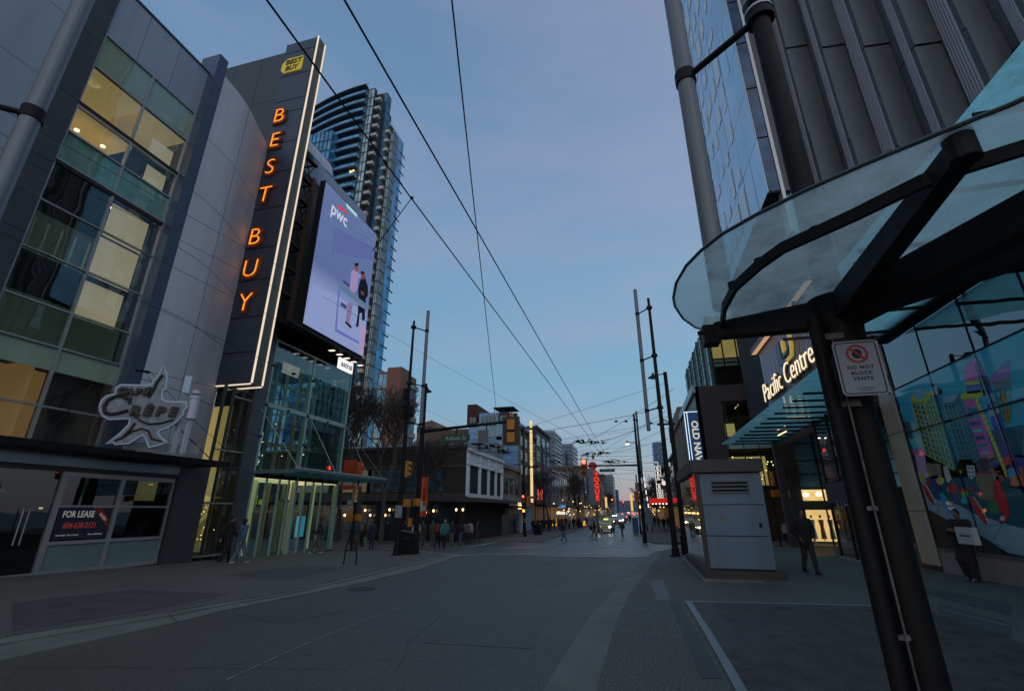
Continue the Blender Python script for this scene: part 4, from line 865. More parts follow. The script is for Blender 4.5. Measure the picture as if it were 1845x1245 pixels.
# people waiting and crossing at the left corner
pp = [((638, 990), 175, 'blue', 'khaki', 'stand', dict(hair='short'), 'person in a blue jacket and khaki trousers standing beside the person with the tan backpack'),
      ((651, 988), 170, 'brown', 'black', 'stand', dict(pack='tan', hc='blond', hair='hood', shoes='white'), 'person with pale hood and tan backpack standing with back to us at the left crossing'),
      ((668, 990), 185, 'navy', 'navy', 'stand', dict(wide=1.12), 'broad person in navy jacket and jeans standing right of the tan backpack'),
      ((696, 975), 10, 'black', 'black', 'stand', {}, 'person in black standing in front of the dark shop posters'),
      ((727, 986), 160, 'black', 'black', 'stand', dict(hair='short'), 'person in black half hidden behind the black litter bin'),
      ((748, 988), 175, 'cream', 'black', 'walk', dict(hc='blond'), 'person in a cream top walking right of the litter bin'),
      ((760, 987), 200, 'brown', 'grey', 'stride', dict(hair='cap', hc='grey', shoes='white'), 'person in brown jacket and pale cap striding at the left crossing'),
      ((778, 984), 180, 'olive', 'khaki', 'stand', dict(hc='grey'), 'person in olive coat behind the red backpack'),
      ((787, 989), 190, 'dark', 'black', 'stride', dict(pack='red'), 'person with a bright red backpack crossing at left'),
      ((800, 990), 185, 'teal', 'black', 'walk', dict(hair='cap', hc='white'), 'person in teal and black top with a white cap crossing at left'),
      ((813, 983), 170, 'dark', 'grey', 'stand', dict(h=1.8), 'tall person in a dark coat and grey trousers at the crossing edge'),
      ((828, 982), 185, 'black', 'jeans', 'walk', dict(hair='long'), 'person in black top and bright blue jeans at the crossing edge'),
      ((840, 981), 175, 'grey', 'black', 'walk', dict(hair='long'), 'person in a light grey sweater and black trousers at the crossing edge'),
      ((846, 979), 185, 'cream', 'dark', 'stand', {}, 'person mostly hidden behind the one in the light grey sweater'),
      ((859, 977), 95, 'brown', 'brown', 'walk', dict(longc=True), 'person in a long brown coat crossing in front of the corner shop'),
      ((869, 965), 0, 'dark', 'dark', 'stand', {}, 'person in dark clothes standing at the white corner shop entrance'),
      ((889, 962), 60, 'black', 'black', 'walk', {}, 'person in black left of the pair by the shop door'),
      ((901, 963), -60, 'black', 'black', 'walk', {}, 'person in black walking just right of the shop door'),
      ((1015, 975), 80, 'black', 'jeans', 'stride', dict(pack='black'), 'person with black backpack and blue jeans striding alone over the crossing'),
      ((1072, 968), -80, 'brown', 'khaki', 'stride', dict(shoes='black', longc=True), 'person in brown coat carrying a dark bag just left of the taxi'),
      ((1079, 967), -80, 'grey', 'khaki', 'walk', {}, 'person in grey walking right beside the one with the dark bag'),
      ((1122, 968), -30, 'olive', 'blue', 'walk', dict(hc='brown'), 'person in olive jacket and blue trousers alone on the right half of the crossing'),
      ((961, 960), 10, 'black', 'dark', 'stand', {}, 'person in black beside the far litter bin'),
      ((977, 958), 0, 'black', 'dark', 'stand', {}, 'person in black right of the far litter bin'),
      ((988, 957), 180, 'navy', 'dark', 'walk', {}, 'person in navy jacket walking behind the far litter bin'),
      ((999, 956), 180, 'blue', 'dark', 'walk', {}, 'person in blue jacket walking up the far left pavement'),
      ((1007, 955), 10, 'grey', 'black', 'walk', {}, 'person in grey on the far left pavement'),
      ((1026, 954), 180, 'tan', 'black', 'walk', {}, 'person in a tan coat on the far left pavement'),
      ((1034, 953), 180, 'black', 'black', 'walk', {}, 'person in black right of the tan coat on the far pavement'),
      ((1188, 952), 0, 'grey', 'jeans', 'walk', {}, 'person in grey and jeans on the far right pavement'),
      ((1197, 954), 0, 'black', 'black', 'stand', {}, 'person in black right of the one in jeans on the far right pavement'),
      ((1180, 950), 0, 'dark', 'navy', 'walk', {}, 'person in dark clothes nearest the map panel on the far right'),
      ((1136, 943), 0, 'black', 'black', 'stand', {}, 'small distant person in black left of the blue box'),
      ((1205, 951), 180, 'brown', 'black', 'walk', {}, 'person in brown next to the near black pole on the far right pavement'),
      ((1419, 980), 20, 'white', 'black', 'stand', dict(hair='cap', hc='navy'), 'person in white sleeved top standing at the corner by the shop across the side street'),
      ((1429, 981), -20, 'black', 'black', 'stand', {}, 'person in black standing right of the white sleeved person at the corner'),
      ((1447, 982), 0, 'black', 'black', 'stand', dict(hair='long'), 'person in black hidden behind the walking man in the long coat')]
more = [(970, 958, 'black', 'jeans', 'walk'), (981, 956, 'brown', 'black', 'stand'), (993, 955.5, 'dark', 'dark', 'walk'), (1013, 954, 'red', 'black', 'walk'), (1020, 953, 'navy', 'jeans', 'stand'), (1040, 952, 'olive', 'black', 'walk'), (1049, 951, 'cream', 'dark', 'stand'), (1057, 949, 'black', 'black', 'walk'), (912, 961, 'tan', 'black', 'walk'), (927, 960, 'navy', 'dark', 'stand')]
for i_, (a_, b_, j_, t_, ps_) in enumerate(more):
    pp.append(((a_, b_), (180 if i_ % 2 else 0) + 8 * i_, j_, t_, ps_, dict(h=1.66 + .03 * (i_ % 5), hair='long' if i_ % 3 == 0 else 'short'), 'far pedestrian in ' + ['black top and jeans left of the far bin', 'brown coat close behind the far bin', 'dark clothes between the far bin and the orange doorway', 'dark red jacket on the far left pavement', 'navy jacket and jeans on the far left pavement', 'olive coat on the far left pavement', 'cream top on the far left pavement', 'black, last before the small far bin', 'tan coat right of the corner shop door', 'navy coat by the far left signal post'][i_]))
for (q, fc, j, tr, ps, kw, lb) in pp: person(G(*q), fc, j, tr, lb, ps, **{**dict(h=1.66 + .02 * (len(lb) % 8)), **kw})
pb = G(1072, 968); MB().ell(pb + Vector((-.35, 0, .95)), .22, .16, .25, 10, 8).build('shoulder_bag', CL['black'], None, 'bulging black bag carried by the person in the brown coat', 'bag', smooth=True)
pb = G(655, 989); MB().obox(pb + Vector((.12, -.1, .55)), X * .12, Y * .05, Z * .17).build('carrier_bag', mat('green_bag', (.18, .24, .12), .6), None, 'green and white carrier bag held beside the tan backpack person', 'bag', bevel=.02)
for o_, dz, dx in ((None, 0, 0),): pass

# ================================================================== STREET FURNITURE
def pole_pair(base, tubexy, ptop, t0, t1, arms, label, lamp=None, r=.13, rt=.115, lit=False, group='paired poles with a light tube', taper=.8, flange=True):
    o = thing('street_pole', label, 'street pole', base, group)
    b = Vector(base); m = MB(); m.tube(b, Vector((b.x, b.y, ptop)), r, r * taper, 20)
    if flange: m.tube(b, b + Z * .04, r * 2.1, r * 2.1, 16).tube(b + Z * .04, b + Z * .35, r * 1.3, r * 1.25, 16)
    m.build('pole', M_black, o, smooth=True)
    tx, ty = tubexy
    MB().tube((tx, ty, t0), (tx, ty, t1), rt, rt, 18).build('light_tube', glow('lit_tube', (1, .72, .32), .85) if lit else M_tube, o, smooth=True)
    for z in arms:
        m = MB(); m.tube((b.x, b.y, z), (tx, ty, z), rt * .38, rt * .38, 10); m.tube((tx, ty, z - rt * .8), (tx, ty, z + rt * .8), rt * 1.18, rt * 1.18, 18); m.tube((b.x, b.y, z - .07), (b.x, b.y, z + .07), r * 1.15, r * 1.12, 18)
        m.build('bracket_arm', M_black, o, smooth=True)
    m = MB().tube((tx, ty, t0 - .03), (tx, ty, t0), rt * .9, rt * 1.05, 18).tube((tx, ty, t1), (tx, ty, t1 + .05), rt * 1.05, rt * .9, 18); m.build('end_cap', M_black, o)
    return o
def bell_lamp(o, base, tip, lit=False):
    tip = Vector(tip); m = MB(); m.tube(base, tip + Z * .02, .03, .03, 8); m.tube(tip + Z * .02, tip + Z * .16, .07, .05, 10)
    m.tube(tip - Z * .12, tip + Z * .02, .30, .10, 16); m.build('lamp_shade', M_black, o, smooth=True)
    MB().ell(tip - Z * .12, .2, .2, .09, 12, 8).build('lamp_bulb', E_white if lit else M_tube, o)
# near right (its pole carries the glass roof)
PB = Vector((1.82, 4.15, 0))
d0 = ray(1676, 1222); d1 = ray(1357, 22)
np_ = pole_pair((1.765, 4.2, 0), (1.04, 4.82), 12.5, 3.70, 12.9, (6.85, 11), 'thick black street pole in the right foreground with a grey light tube beside it', r=.122, rt=.105, taper=.55)
MB().tube((1.765, 4.2, 6.9), (1.765, 4.2, 6.93), .145, .145, 20).tube((1.765, 4.2, 7.05), (1.765, 4.2, 7.08), .145, .145, 20).build('steel_band', M_frame, np_)
# left foreground pair
c = at(45, 195, x=-8.5)
pole_pair((-9.4, 2.9, 0), (-8.55, 3.56), 12.5, 5.0, 13.2, (c.z, 11.5), 'street pole at the left edge whose thick grey light tube crosses the store wall', r=.13, rt=.125)
# mid right pair and its shorter lamp post
pr = pole_pair((1.56, 24.74, g(1.56, 24.74)), (.92, 25.5), 12.88, 5.67, 13.8, (6.7, 9.51, 12.3), 'tall black street pole with grey light tube beyond the kiosk', r=.14, rt=.10, taper=.5)
lp2 = thing('lamp_post', 'shorter black lamp post with bell shaped lamp between the kiosk and the tall pole', 'lamp post', (2.1, 26.0, g(2.1, 26)))
MB().tube((2.1, 26, g(2.1, 26)), (2.1, 26, 8.9), .13, .10, 14).tube((2.1, 26, g(2.1, 26)), (2.1, 26, g(2.1, 26) + .4), .2, .18, 14).build('post', M_black, lp2, smooth=True); bell_lamp(lp2, (2.1, 26, 8.8), (1.45, 26, 8.75))
MB().tube((1.56, 24.6, 6.1), (2.1, 26.1, 6.1), .03, .03, 6).box(1.4, 2.3, 25.9, 26.1, 6.0, 6.08).build('cross_bar', M_black, lp2)
# left corner pair, signal mast with long arm and lamp
lpz = g(-12, 23.5)
pl = pole_pair((-12.05, 23.5, lpz), (-11.55, 24.3), 12.41, 6.15, 13.29, (8.55, 12.0, 6.3), 'tall black street pole with grey light tube at the left corner', r=.14, rt=.10, taper=.45)
for b_ in ((-12.3, -12.05, 23.2, 23.45, 6.5, 7.2), (-11.85, -11.65, 23.2, 23.5, 6.6, 7.1), (-12.25, -12.0, 23.2, 23.5, 7.6, 8.2)): MB().box(*b_).build('control_box', M_black, pl, bevel=.02)
MB().obox((-12.02, 23.33, 1.65), X * .19, Y * .02, Z * .3).build('round_sign_plate', mat('pole_notice', (.22, .26, .30), .5), pl)
mast = thing('signal_mast', 'black signal mast with long arm, lamp and green name plate at the left corner', 'traffic signal mast', (-11.75, 25.0, g(-11.75, 25)))
mz = at(745, 778, y=25).z; me_ = at(928, 758, y=25); me_.z += .0
MB().tube((-11.75, 25, g(-11.75, 25)), (-11.75, 25, 8.9), .16, .12, 14).tube((-11.75, 25, g(-11.75, 25)), (-11.75, 25, .1), .24, .2, 14).build('post', M_black, mast, smooth=True)
MB().tube((-11.75, 25, mz), me_, .11, .06, 12).build('mast_arm', M_black, mast, smooth=True); bell_lamp(mast, at(760, 702, y=25.), at(770, 702, y=25.))
a_ = at(797, 785, y=24.9); b_ = at(847, 781, y=24.9); zt_ = a_.z; h_ = at(797, 796, y=24.9).z
M_grn = mat('street_sign_green', (.010, .075, .045), .4)
MB().box(a_.x, b_.x, 24.86, 24.9, h_ - .02, zt_ + .04).build('name_plate', M_grn, mast); MB().box((a_.x + b_.x) / 2 - .03, (a_.x + b_.x) / 2 + .03, 24.87, 24.93, zt_, zt_ + .45).build('plate_hanger', M_black, mast)
text('lettering', 'Robson St', .21, mat('sign_pale_letter', (.40, .46, .42), .5), mast, ((a_.x + b_.x) / 2, 24.855, (h_ + zt_) / 2 - .09), X, Z, .003, sx=.98)
MB().obox((a_.x + 2.45, 24.9, zt_ - .12), X * .30, Y * .02, Z * .34).build('back_plate', mat('grey_plate', (.13, .13, .16), .5), mast)
def signal(name_label, c, yaw=0, lit=0, n=3, s=1., board=None, side=False, cat='traffic light', group='traffic lights'):
    """signal head centred at c, facing -Y turned by yaw; lit = index from top or -1"""
    o = thing('traffic_light', name_label, cat, c, group); o.rotation_euler = (0, 0, rad(yaw)); c = Vector(c)
    hh = .155 * n * s
    MB().box(c.x - .16 * s, c.x + .16 * s, c.y - .1 * s, c.y + .1 * s, c.z - hh, c.z + hh).build('housing', M_yel, o, bevel=.015)
    if board: MB().box(c.x - .36 * s, c.x + .36 * s, c.y - .0, c.y + .02, c.z - hh - .16, c.z + hh + .16).build('backboard', board, o); MB().box(c.x - .17 * s, c.x + .17 * s, c.y + .1 * s, c.y + .105 * s + .01, c.z - .07, c.z + .07).build('mounting_band', M_black, o)
    cols = [('red', (1, .05, .03)), ('amber', (1, .45, .03)), ('green', (.05, 1, .4))]
    for k in range(n):
        z = c.z + hh - .155 * s * (2 * k + 1)
        on = (k == lit)
        MB().tube((c.x, c.y - .1 * s, z), (c.x, c.y - .112 * s, z), .115 * s, .115 * s, 14).build('lens', glow('lens_' + cols[k][0], cols[k][1], 10) if on else mat('lens_off', (.02, .012, .01), .3), o)
        v = MB()
        for i in range(9):
            a, b = rad(-30 + 240 * i / 9), rad(-30 + 240 * (i + 1) / 9); f = lambda a_, yy: Vector((c.x + .125 * s * c_(a_), yy, z + .125 * s * s_(a_)))
            v.add([f(a, c.y - .1 * s), f(b, c.y - .1 * s), f(b, c.y - .3 * s), f(a, c.y - .27 * s)], [(0, 1, 2, 3)])
        v.build('visor', M_yel if n == 3 else M_black, o)
    return o
s1 = at(921, 765, y=25); 
sg = signal('orange backed traffic light hanging at the end of the left mast arm', (s1.x, 25, s1.z - .35), 180, -1, s=1.35, board=mat('board_dark', (.035, .035, .035), .6))
signal('amber traffic light seen side on upon the left corner mast, above the banners', at(733, 845, y=24.7), 100, -1, s=.95)
a = at(640, 889, y=26.0); sp = thing('signal_post', 'short signal post near the glass entrance corner carrying small signs', 'signal post', (a.x, 26.2, g(a.x, 26)))
MB().tube((a.x, 26.2, g(a.x, 26)), (a.x, 26.2, a.z + .8), .06, .06, 10).build('post', M_black, sp)
MB().box(a.x - 1.0, a.x - .4, 26.1, 26.13, a.z - .85, a.z - .68).box(a.x - .5, a.x - .12, 26.05, 26.08, a.z - .62, a.z - .38).build('sign_plate', mat('white_plate', (.4, .4, .42), .5), sp)
text('lettering', 'ONE WAY', .09, BK, sp, (a.x - .7, 26.095, a.z - .8), X, Z, .002)
signal('traffic light turned sideways with a pale arrow plate on the short signal post', (a.x, 26.0, a.z), 75, -1, s=.95)
MB().box(a.x + .08, a.x + .24, 25.85, 25.87, a.z - .5, a.z + .42).build('arrow_plate', mat('arrow_plate', (.42, .40, .40), .6, emit=(.5, .45, .45), es=.05), sp)
def ped(label, c, yaw, lit=None, s=1.):
    o = thing('pedestrian_signal', label, 'pedestrian signal', c, 'pedestrian signals'); o.rotation_euler = (0, 0, rad(yaw)); c = Vector(c)
    MB().box(c.x - .2 * s, c.x + .2 * s, c.y - .12, c.y + .1, c.z - .2 * s, c.z + .2 * s).build('housing', M_yel, o, bevel=.02)
    v = MB()
    for i in range(-3, 4): v.box(c.x + i * .05 * s, c.x + i * .05 * s + .008, c.y - .16, c.y - .12, c.z - .17 * s, c.z + .17 * s)
    v.build('louvre', M_yel, o)
    if lit: MB().box(c.x - .11 * s, c.x + .11 * s, c.y - .17, c.y - .165, c.z - .13 * s, c.z + .13 * s).build('lit_hand', lit, o)
    return o
ped('double amber pedestrian signal housing left half on the short post', (a.x - .28, 26.1, a.z - 1.35), 20); ped('amber pedestrian signal housing right half on the short post', (a.x + .32, 26.1, a.z - 1.35), -20)
b = at(733, 906, y=24.6); ped('amber pedestrian signal left of the left corner mast', b, 25); b2 = at(751, 905, y=24.6); ped('amber pedestrian signal right of the left corner mast', b2, -25)
b3 = at(766, 906, y=27); ped('small amber pedestrian signal beyond the left corner mast', b3, 0, None, .6)
bb_ = at(738, 940, y=24.75); MB().box(bb_.x - .1, bb_.x + .12, 24.7, 24.85, bb_.z - .25, bb_.z + .2).build('push_button_box', M_yel, mast, bevel=.02)
# banners
def banner(c, w_, h, yaw, label):
    o = thing('street_banner', label, 'banner', c, 'orange street banners'); c = Vector(c); n = Vector((c_(rad(yaw)), s_(rad(yaw)), 0))
    m = MB(); k = 8
    for i in range(k):
        f = lambda j: c + n * (.04 * s_(j * 1.3)) * 0 + n.cross(Z) * .04 * s_(j * 1.1)
        a, b = c - n * w_ / 2, c + n * w_ / 2; z0_, z1_ = -h * i / k, -h * (i + 1) / k; o1, o2 = n.cross(Z) * .035 * s_(i * 1.1), n.cross(Z) * .035 * s_((i + 1) * 1.1)
        m.add([a + Z * z0_ + o1, b + Z * z0_ + o1, b + Z * z1_ + o2, a + Z * z1_ + o2], [(0, 1, 2, 3)])
    m.build('banner_cloth', M_or, o); MB().tube(c - n * w_ / 2 + Z * .02, c + n * w_ / 2 + Z * .02, .025, .025, 6).build('banner_rod', M_black, o)
    q = c - Z * h * .74; MB().obox(q - n.cross(Z) * .045 + Z * 0, n * w_ * .36, n.cross(Z) * .004, Z * h * .12).obox(q + n.cross(Z) * .05, n * w_ * .36, n.cross(Z) * .004, Z * h * .12).build('banner_print', mat('banner_print', (.5, .46, .44), .7), o)
    return o
banner(at(632, 828, y=31), .95, 2.1, 8, 'broad orange banner with white print just right of the glass entrance'); banner(at(649, 832, y=31), .5, 2.0, 60, 'narrow orange banner turned away beside the broad one')
banner(at(760, 859, y=31), .55, 2.6, 25, 'orange banner left half of the pair right of the corner mast'); banner(at(768, 859, y=31), .55, 2.6, -25, 'orange banner right half of the pair right of the corner mast')
bp_ = thing('banner_post', 'thin black banner post with bell lamp right of the left corner mast', 'post', (at(764, 900, y=31).x, 31.1, g0(31)))
q = at(764, 900, y=31.1); MB().tube((q.x, 31.1, g0(31)), (q.x, 31.1, at(764, 800, y=31.1).z), .07, .05, 8).build('post', M_black, bp_)
bp_ = thing('banner_post', 'thin black banner post right of the glass entrance', 'post', (at(641, 900, y=31.1).x, 31.1, g0(31)))
q = at(641, 900, y=31.1); MB().tube((q.x, 31.1, g0(31)), (q.x, 31.1, at(641, 790, y=31.1).z), .07, .05, 8).build('post', M_black, bp_)
# litter bin, rack, news stand
q = G(734, 998); lb = thing('litter_bin', 'black metal litter bin with sloping top beside the left corner pole', 'litter bin', q)
MB().add([(q.x - .38, q.y - .3, q.z), (q.x + .42, q.y - .3, q.z), (q.x + .42, q.y + .35, q.z), (q.x - .38, q.y + .35, q.z), (q.x - .38, q.y - .3, q.z + 1.12), (q.x + .42, q.y - .3, q.z + .98), (q.x + .42, q.y + .35, q.z + .98), (q.x - .38, q.y + .35, q.z + 1.12)],
         [(0, 3, 2, 1), (4, 5, 6, 7), (0, 1, 5, 4), (1, 2, 6, 5), (2, 3, 7, 6), (3, 0, 4, 7)]).build('bin_body', M_black, lb, bevel=.03)
MB().obox((q.x + .02, q.y - .02, q.z + 1.09), Vector((.36, 0, -.055)), Y * .28, Z * .02).build('bin_lid', mat('bin_lid', (.12, .13, .14), .3, .4), lb); MB().box(q.x - .2, q.x + .25, q.y - .31, q.y - .295, q.z + .72, q.z + .88).build('bin_slot', M_blackm, lb)
q = G(630, 1017); hr = MB(); pts = [q + Vector((-.27, 0, 0)), q + Vector((-.24, 0, .62))]
for i in range(9): an = rad(180 - 180 * i / 8); pts.append(q + Vector((.22 * c_(an), 0, .66 + .22 * s_(an))))
pts += [q + Vector((.24, 0, .62)), q + Vector((.27, 0, 0))]
hr.path(pts, .028, 8).tube(q + Vector((-.23, 0, .5)), q + Vector((.23, 0, .5)), .022, .022, 8).build('bike_rack', M_black, None, 'black inverted U bike rack with crossbar on the left pavement', 'bike rack', smooth=True)
for q, r_, lb_ in ((G(947, 966), .36, 'slim black signal bollard base at the far left corner'),):
    pass
q = G(969, 963); o = thing('litter_bin', 'black litter bin on the far left corner', 'litter bin', q); MB().box(q.x - .45, q.x + .45, q.y - .4, q.y + .4, q.z, q.z + 1.15).build('bin_body', M_black, o, bevel=.05); MB().obox((q.x, q.y, q.z + 1.2), X * .4, Y * .35, Z * .04).build('bin_lid', mat('bin_lid', (.12, .13, .14), .3, .4), o)
q = G(1045, 950); o = thing('litter_bin', 'small distant black litter bin further up the left pavement', 'litter bin', q); MB().box(q.x - .4, q.x + .4, q.y - .4, q.y + .4, q.z, q.z + 1.3).build('bin_body', M_black, o, bevel=.05); MB().obox((q.x, q.y, q.z + 1.33), X * .35, Y * .35, Z * .04).build('bin_lid', mat('bin_lid', (.12, .13, .14), .3, .4), o)
# far corner signals
def far_post(pxl, pyl, top, label, hts):
    q = G(pxl, pyl); o = thing('signal_post', label, 'signal post', q); zt = at(pxl, top, y=q.y).z
    MB().tube(q, (q.x, q.y, zt), .10, .08, 10).tube(q, q + Z * .9, .16, .14, 10).build('post', M_black, o, smooth=True); return q, o
q, o = far_post(946, 967, 870, 'signal post with lit red light at the far left corner', 0)
signal('lit red traffic light on the far left corner post', at(943, 899, y=q.y - .2), 0, 0, s=.9); signal('amber cased traffic light seen side on at the far left corner', at(951, 903, y=q.y), 90, -1, s=1.15)
ped('pedestrian signal with a glowing orange hand at the far left corner', at(944, 920, y=q.y - .3), 0, E_or, .9); bq = at(946, 937, y=q.y - .1); MB().box(bq.x - .12, bq.x + .12, q.y - .2, q.y, bq.z - .2, bq.z + .2).build('push_button_box', M_yel, o)
q, o = far_post(1155, 962, 855, 'signal post with lit red light at the far right corner', 0)
signal('lit red traffic light on the far right corner post', at(1154, 892, y=q.y - .2), 0, 0, s=1.15); signal('amber cased traffic light seen side on at the far right corner', at(1145, 895, y=q.y), 90, -1, s=1.5)
ped('pedestrian signal with a glowing orange hand at the far right corner', at(1154, 913, y=q.y - .3), 0, E_or, 1.1); bq = at(1155, 931, y=q.y - .1); MB().box(bq.x - .15, bq.x + .15, q.y - .2, q.y, bq.z - .3, bq.z + .3).build('push_button_box', M_yel, o)
sgp = at(1151, 876, y=q.y - .3); MB().obox(sgp, X * .45, Y * .02, Z * .45).build('no_turn_plate', mat('white_plate', (.4, .4, .42), .5), o)
rg = MB()
for i in range(14): a0_, a1_ = 2 * math.pi * i / 14, 2 * math.pi * (i + 1) / 14; rg.tube(sgp + Vector((.3 * c_(a0_), -.04, .3 * s_(a0_))), sgp + Vector((.3 * c_(a1_), -.04, .3 * s_(a1_))), .035, .035, 5)
rg.tube(sgp + Vector((-.2, -.04, .2)), sgp + Vector((.2, -.04, -.2)), .03, .03, 5).build('prohibition_ring', mat('sign_red', (.35, .02, .02), .5), o)
# overhead signal with long arm at far right
yy = 44.0; px0 = at(1150, 838, y=yy)
ms2 = thing('signal_mast', 'black signal mast on the far right with long arm and lit bell lamp', 'traffic signal mast', (px0.x, yy, g(px0.x, yy)))
MB().tube((px0.x, yy, g(px0.x, yy)), (px0.x, yy, at(1145, 745, y=yy).z), .14, .09, 10).tube((px0.x, yy, g(px0.x, yy)), (px0.x, yy, 0), .2, .17, 10).build('post', M_black, ms2)
MB().tube(px0 + Z * .0, at(1058, 839, y=yy), .09, .06, 8).build('mast_arm', M_black, ms2)
bell_lamp(ms2, at(1146, 797, y=yy), at(1130, 797, y=yy), True)
a_, b_ = at(1080, 845, y=yy), at(1108, 850, y=yy); MB().box(a_.x, b_.x, yy - .08, yy - .04, b_.z, a_.z).build('name_plate', M_grn, ms2); text('lettering', 'Robson St', .17, mat('sign_pale_letter', (.40, .46, .42), .5), ms2, ((a_.x + b_.x) / 2, yy - .085, b_.z + .06), X, Z, .003, sx=.9)
q = at(1053, 843, y=yy); signal('lit red overhead traffic light at the end of the far mast arm', (q.x, yy - .2, q.z), 0, 0, s=1.75)
# mail box, map panel, notice
q = G(1152, 961); o = thing('recycling_box', 'bright blue box bin beside the far right signal post', 'bin', q)
MB().box(q.x - .75, q.x - .02, q.y - .5, q.y + .3, q.z + .08, q.z + 1.75).build('box_body', mat('box_blue', (.02, .10, .30), .45), o, bevel=.06); MB().obox((q.x - .38, q.y - .1, q.z + 1.79), X * .34, Y * .38, Z * .05).box(q.x - .7, q.x - .07, q.y - .45, q.y + .25, q.z, q.z + .08).build('box_lid', mat('box_blue_dark', (.012, .05, .16), .5), o)
q = G(1172, 958); o = thing('map_panel', 'pale grey blue map panel on two legs at the far right corner', 'map panel', q)
MB().box(q.x - .5, q.x + .45, q.y - .08, q.y + .08, q.z + .9, q.z + 2.75).build('panel', mat('map_blue', (.16, .22, .28), .4, noise=.3, nscale=4), o); MB().box(q.x - .45, q.x - .3, q.y - .06, q.y + .06, q.z, q.z + .9).box(q.x + .2, q.x + .35, q.y - .06, q.y + .06, q.z, q.z + .9).build('leg', M_black, o)
# ================================================================== KIOSK (vent structure)
kz = -.15
kk = thing('vent_kiosk', 'grey panelled ventilation kiosk with louvre slots, dark flat cap and glazed street side', 'kiosk', (2.65, 17.5, kz))
bx0, bx1, by0, by1 = 1.76, 3.52, 15.28, 20.4
MB().box(1.66, 3.72, 15.1, 20.6, -.32, .14).build('stone_plinth', mat('plinth_stone', (.06, .055, .05), .8, noise=.2, nscale=3), kk, bevel=.01)
MB().box(1.55, 4.1, 14.6, 20.9, -.28, -.06).build('base_apron', M_conc, kk)
M_kp = mat('kiosk_panel', (.135, .20, .285), .5, .15, noise=.16, nscale=1.5, streak=True)
zs = [.17, 1.02, 1.86, 2.74]
for a, b in zip(zs, zs[1:]):
    MB().box(bx0 + .10, bx1, by0 - .03, by0, a + .012, b - .012).build('metal_panel', M_kp, kk, bevel=.004)
MB().box(bx0 + .06, bx1 - .02, by0, by1, .14, 2.74).build('kiosk_core', M_blackm, kk)
MB().box(bx1 - .02, bx1 + .02, by0, by1, .17, 2.74).build('metal_panel', M_kp, kk)
MB().box(bx0 - .02, bx0 + .10, by0 - .035, by0 + .12, .14, 2.76).build('corner_post', mat('kiosk_post', (.06, .055, .05), .5, .3), kk)
m = MB()
for i in range(3):
    z = 2.22 + .105 * i; m.box(bx0 + .42, bx0 + 1.38, by0 - .045, by0 - .025, z, z + .05)
m.build('louvre_slot', M_blackm, kk)
m = MB()
for i in range(4): z = 2.18 + .105 * i; m.beam((bx0 + .38, by0 - .05, z), (bx0 + 1.42, by0 - .05, z), .035, .018)
m.build('louvre_blade', mat('louvre_grey', (.07, .08, .10), .5, .3), kk)
MB().box(bx0 - .12, bx1 + .06, by0 - .17, by1 + .1, 2.76, 3.13).build('roof_cap', mat('kiosk_cap', (.060, .057, .062), .6, noise=.12, nscale=2), kk, bevel=.012)
for i in range(3):
    a = by0 + .14 + i * 1.66; MB().box(bx0 - .005, bx0 + .01, a, a + 1.62, .16, 2.74).build('side_glass', glass('kiosk_glass', (.75, .7, .6), 1.5, .05, .015, .08), kk)
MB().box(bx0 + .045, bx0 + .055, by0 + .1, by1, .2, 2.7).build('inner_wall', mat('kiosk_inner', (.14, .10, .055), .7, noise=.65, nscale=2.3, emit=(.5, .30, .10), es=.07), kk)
ml = MB()
for i in range(4): ml.ell((bx0 - .03, by0 + .3 + i * 1.3, 1.62), .03, .03, .03, 8, 6)
ml.build('small_lamp', E_warm, kk)
m = MB()
for z in (.32, 1.0, 1.9, 2.6):
    for x in (bx0 + .16, bx1 - .06): m.ell((x, by0 - .034, z), .014, .008, .014, 8, 6)
m.build('panel_screws', M_frame, kk)
MB().box(bx1 - .24, bx1 - .17, by0 - .05, by0 - .03, 1.25, 1.37).build('panel_lock', M_black, kk); MB().box(bx0 + .5, bx0 + .62, by0 - .033, by0 - .031, 1.45, 1.54).build('sticker', mat('faded_sticker', (.22, .20, .12), .7, noise=.5, nscale=30), kk)
q = Vector((1.95, 25.3, g(1.95, 25.3))); hb = thing('standpipe', 'small dark standpipe fitting at the foot of the tall pole beyond the kiosk', 'standpipe', q)
MB().tube(q, q + Z * .75, .09, .07, 10).ell(q + Z * .78, .11, .11, .11).tube(q + Z * .5 - X * .2, q + Z * .5 + X * .2, .05, .05, 8).build('pipe_body', M_black, hb, smooth=True)

# ================================================================== BUS SHELTER style round glass roof on the near pole
zr = 3.42; hub = Vector((1.77, 4.15, 0))
sr = thing('glass_roof_shelter', 'frosted glass disc roof on radiating black steel arms fixed to the near pole', 'shelter', (1.84, 4.2, 0))
rim_px = [(1280, 597), (1252, 588), (1230, 572), (1216, 551), (1213, 535), (1218, 508), (1236, 477), (1262, 450), (1300, 420), (1365, 383), (1450, 341), (1560, 292), (1690, 238), (1822, 185)]
rim = [at(*p, z=zr) for p in rim_px]
rim += [Vector((2.2, 1.78, zr)), Vector((2.8, 1.7, zr)), Vector((3.5, 1.95, zr)), Vector((4.0, 2.5, zr)), Vector((4.1, 3.1, zr)), Vector((3.85, 3.45, zr)), Vector((2.95, 3.86, zr)), Vector((1.95, 4.42, zr)), Vector((1.35, 4.72, zr))]
def dish(p): # slight upward bow towards the rim
    return p
sm_ = []
for i in range(len(rim)):   # smooth the outline once
    a, b = rim[i], rim[(i + 1) % len(rim)]; sm_ += [a, a.lerp(b, .5)] if i not in (0,) else [a]
MB().poly(rim, .018, (0, 0, 1)).build('glass_disc', G_roof, sr)
m = MB()
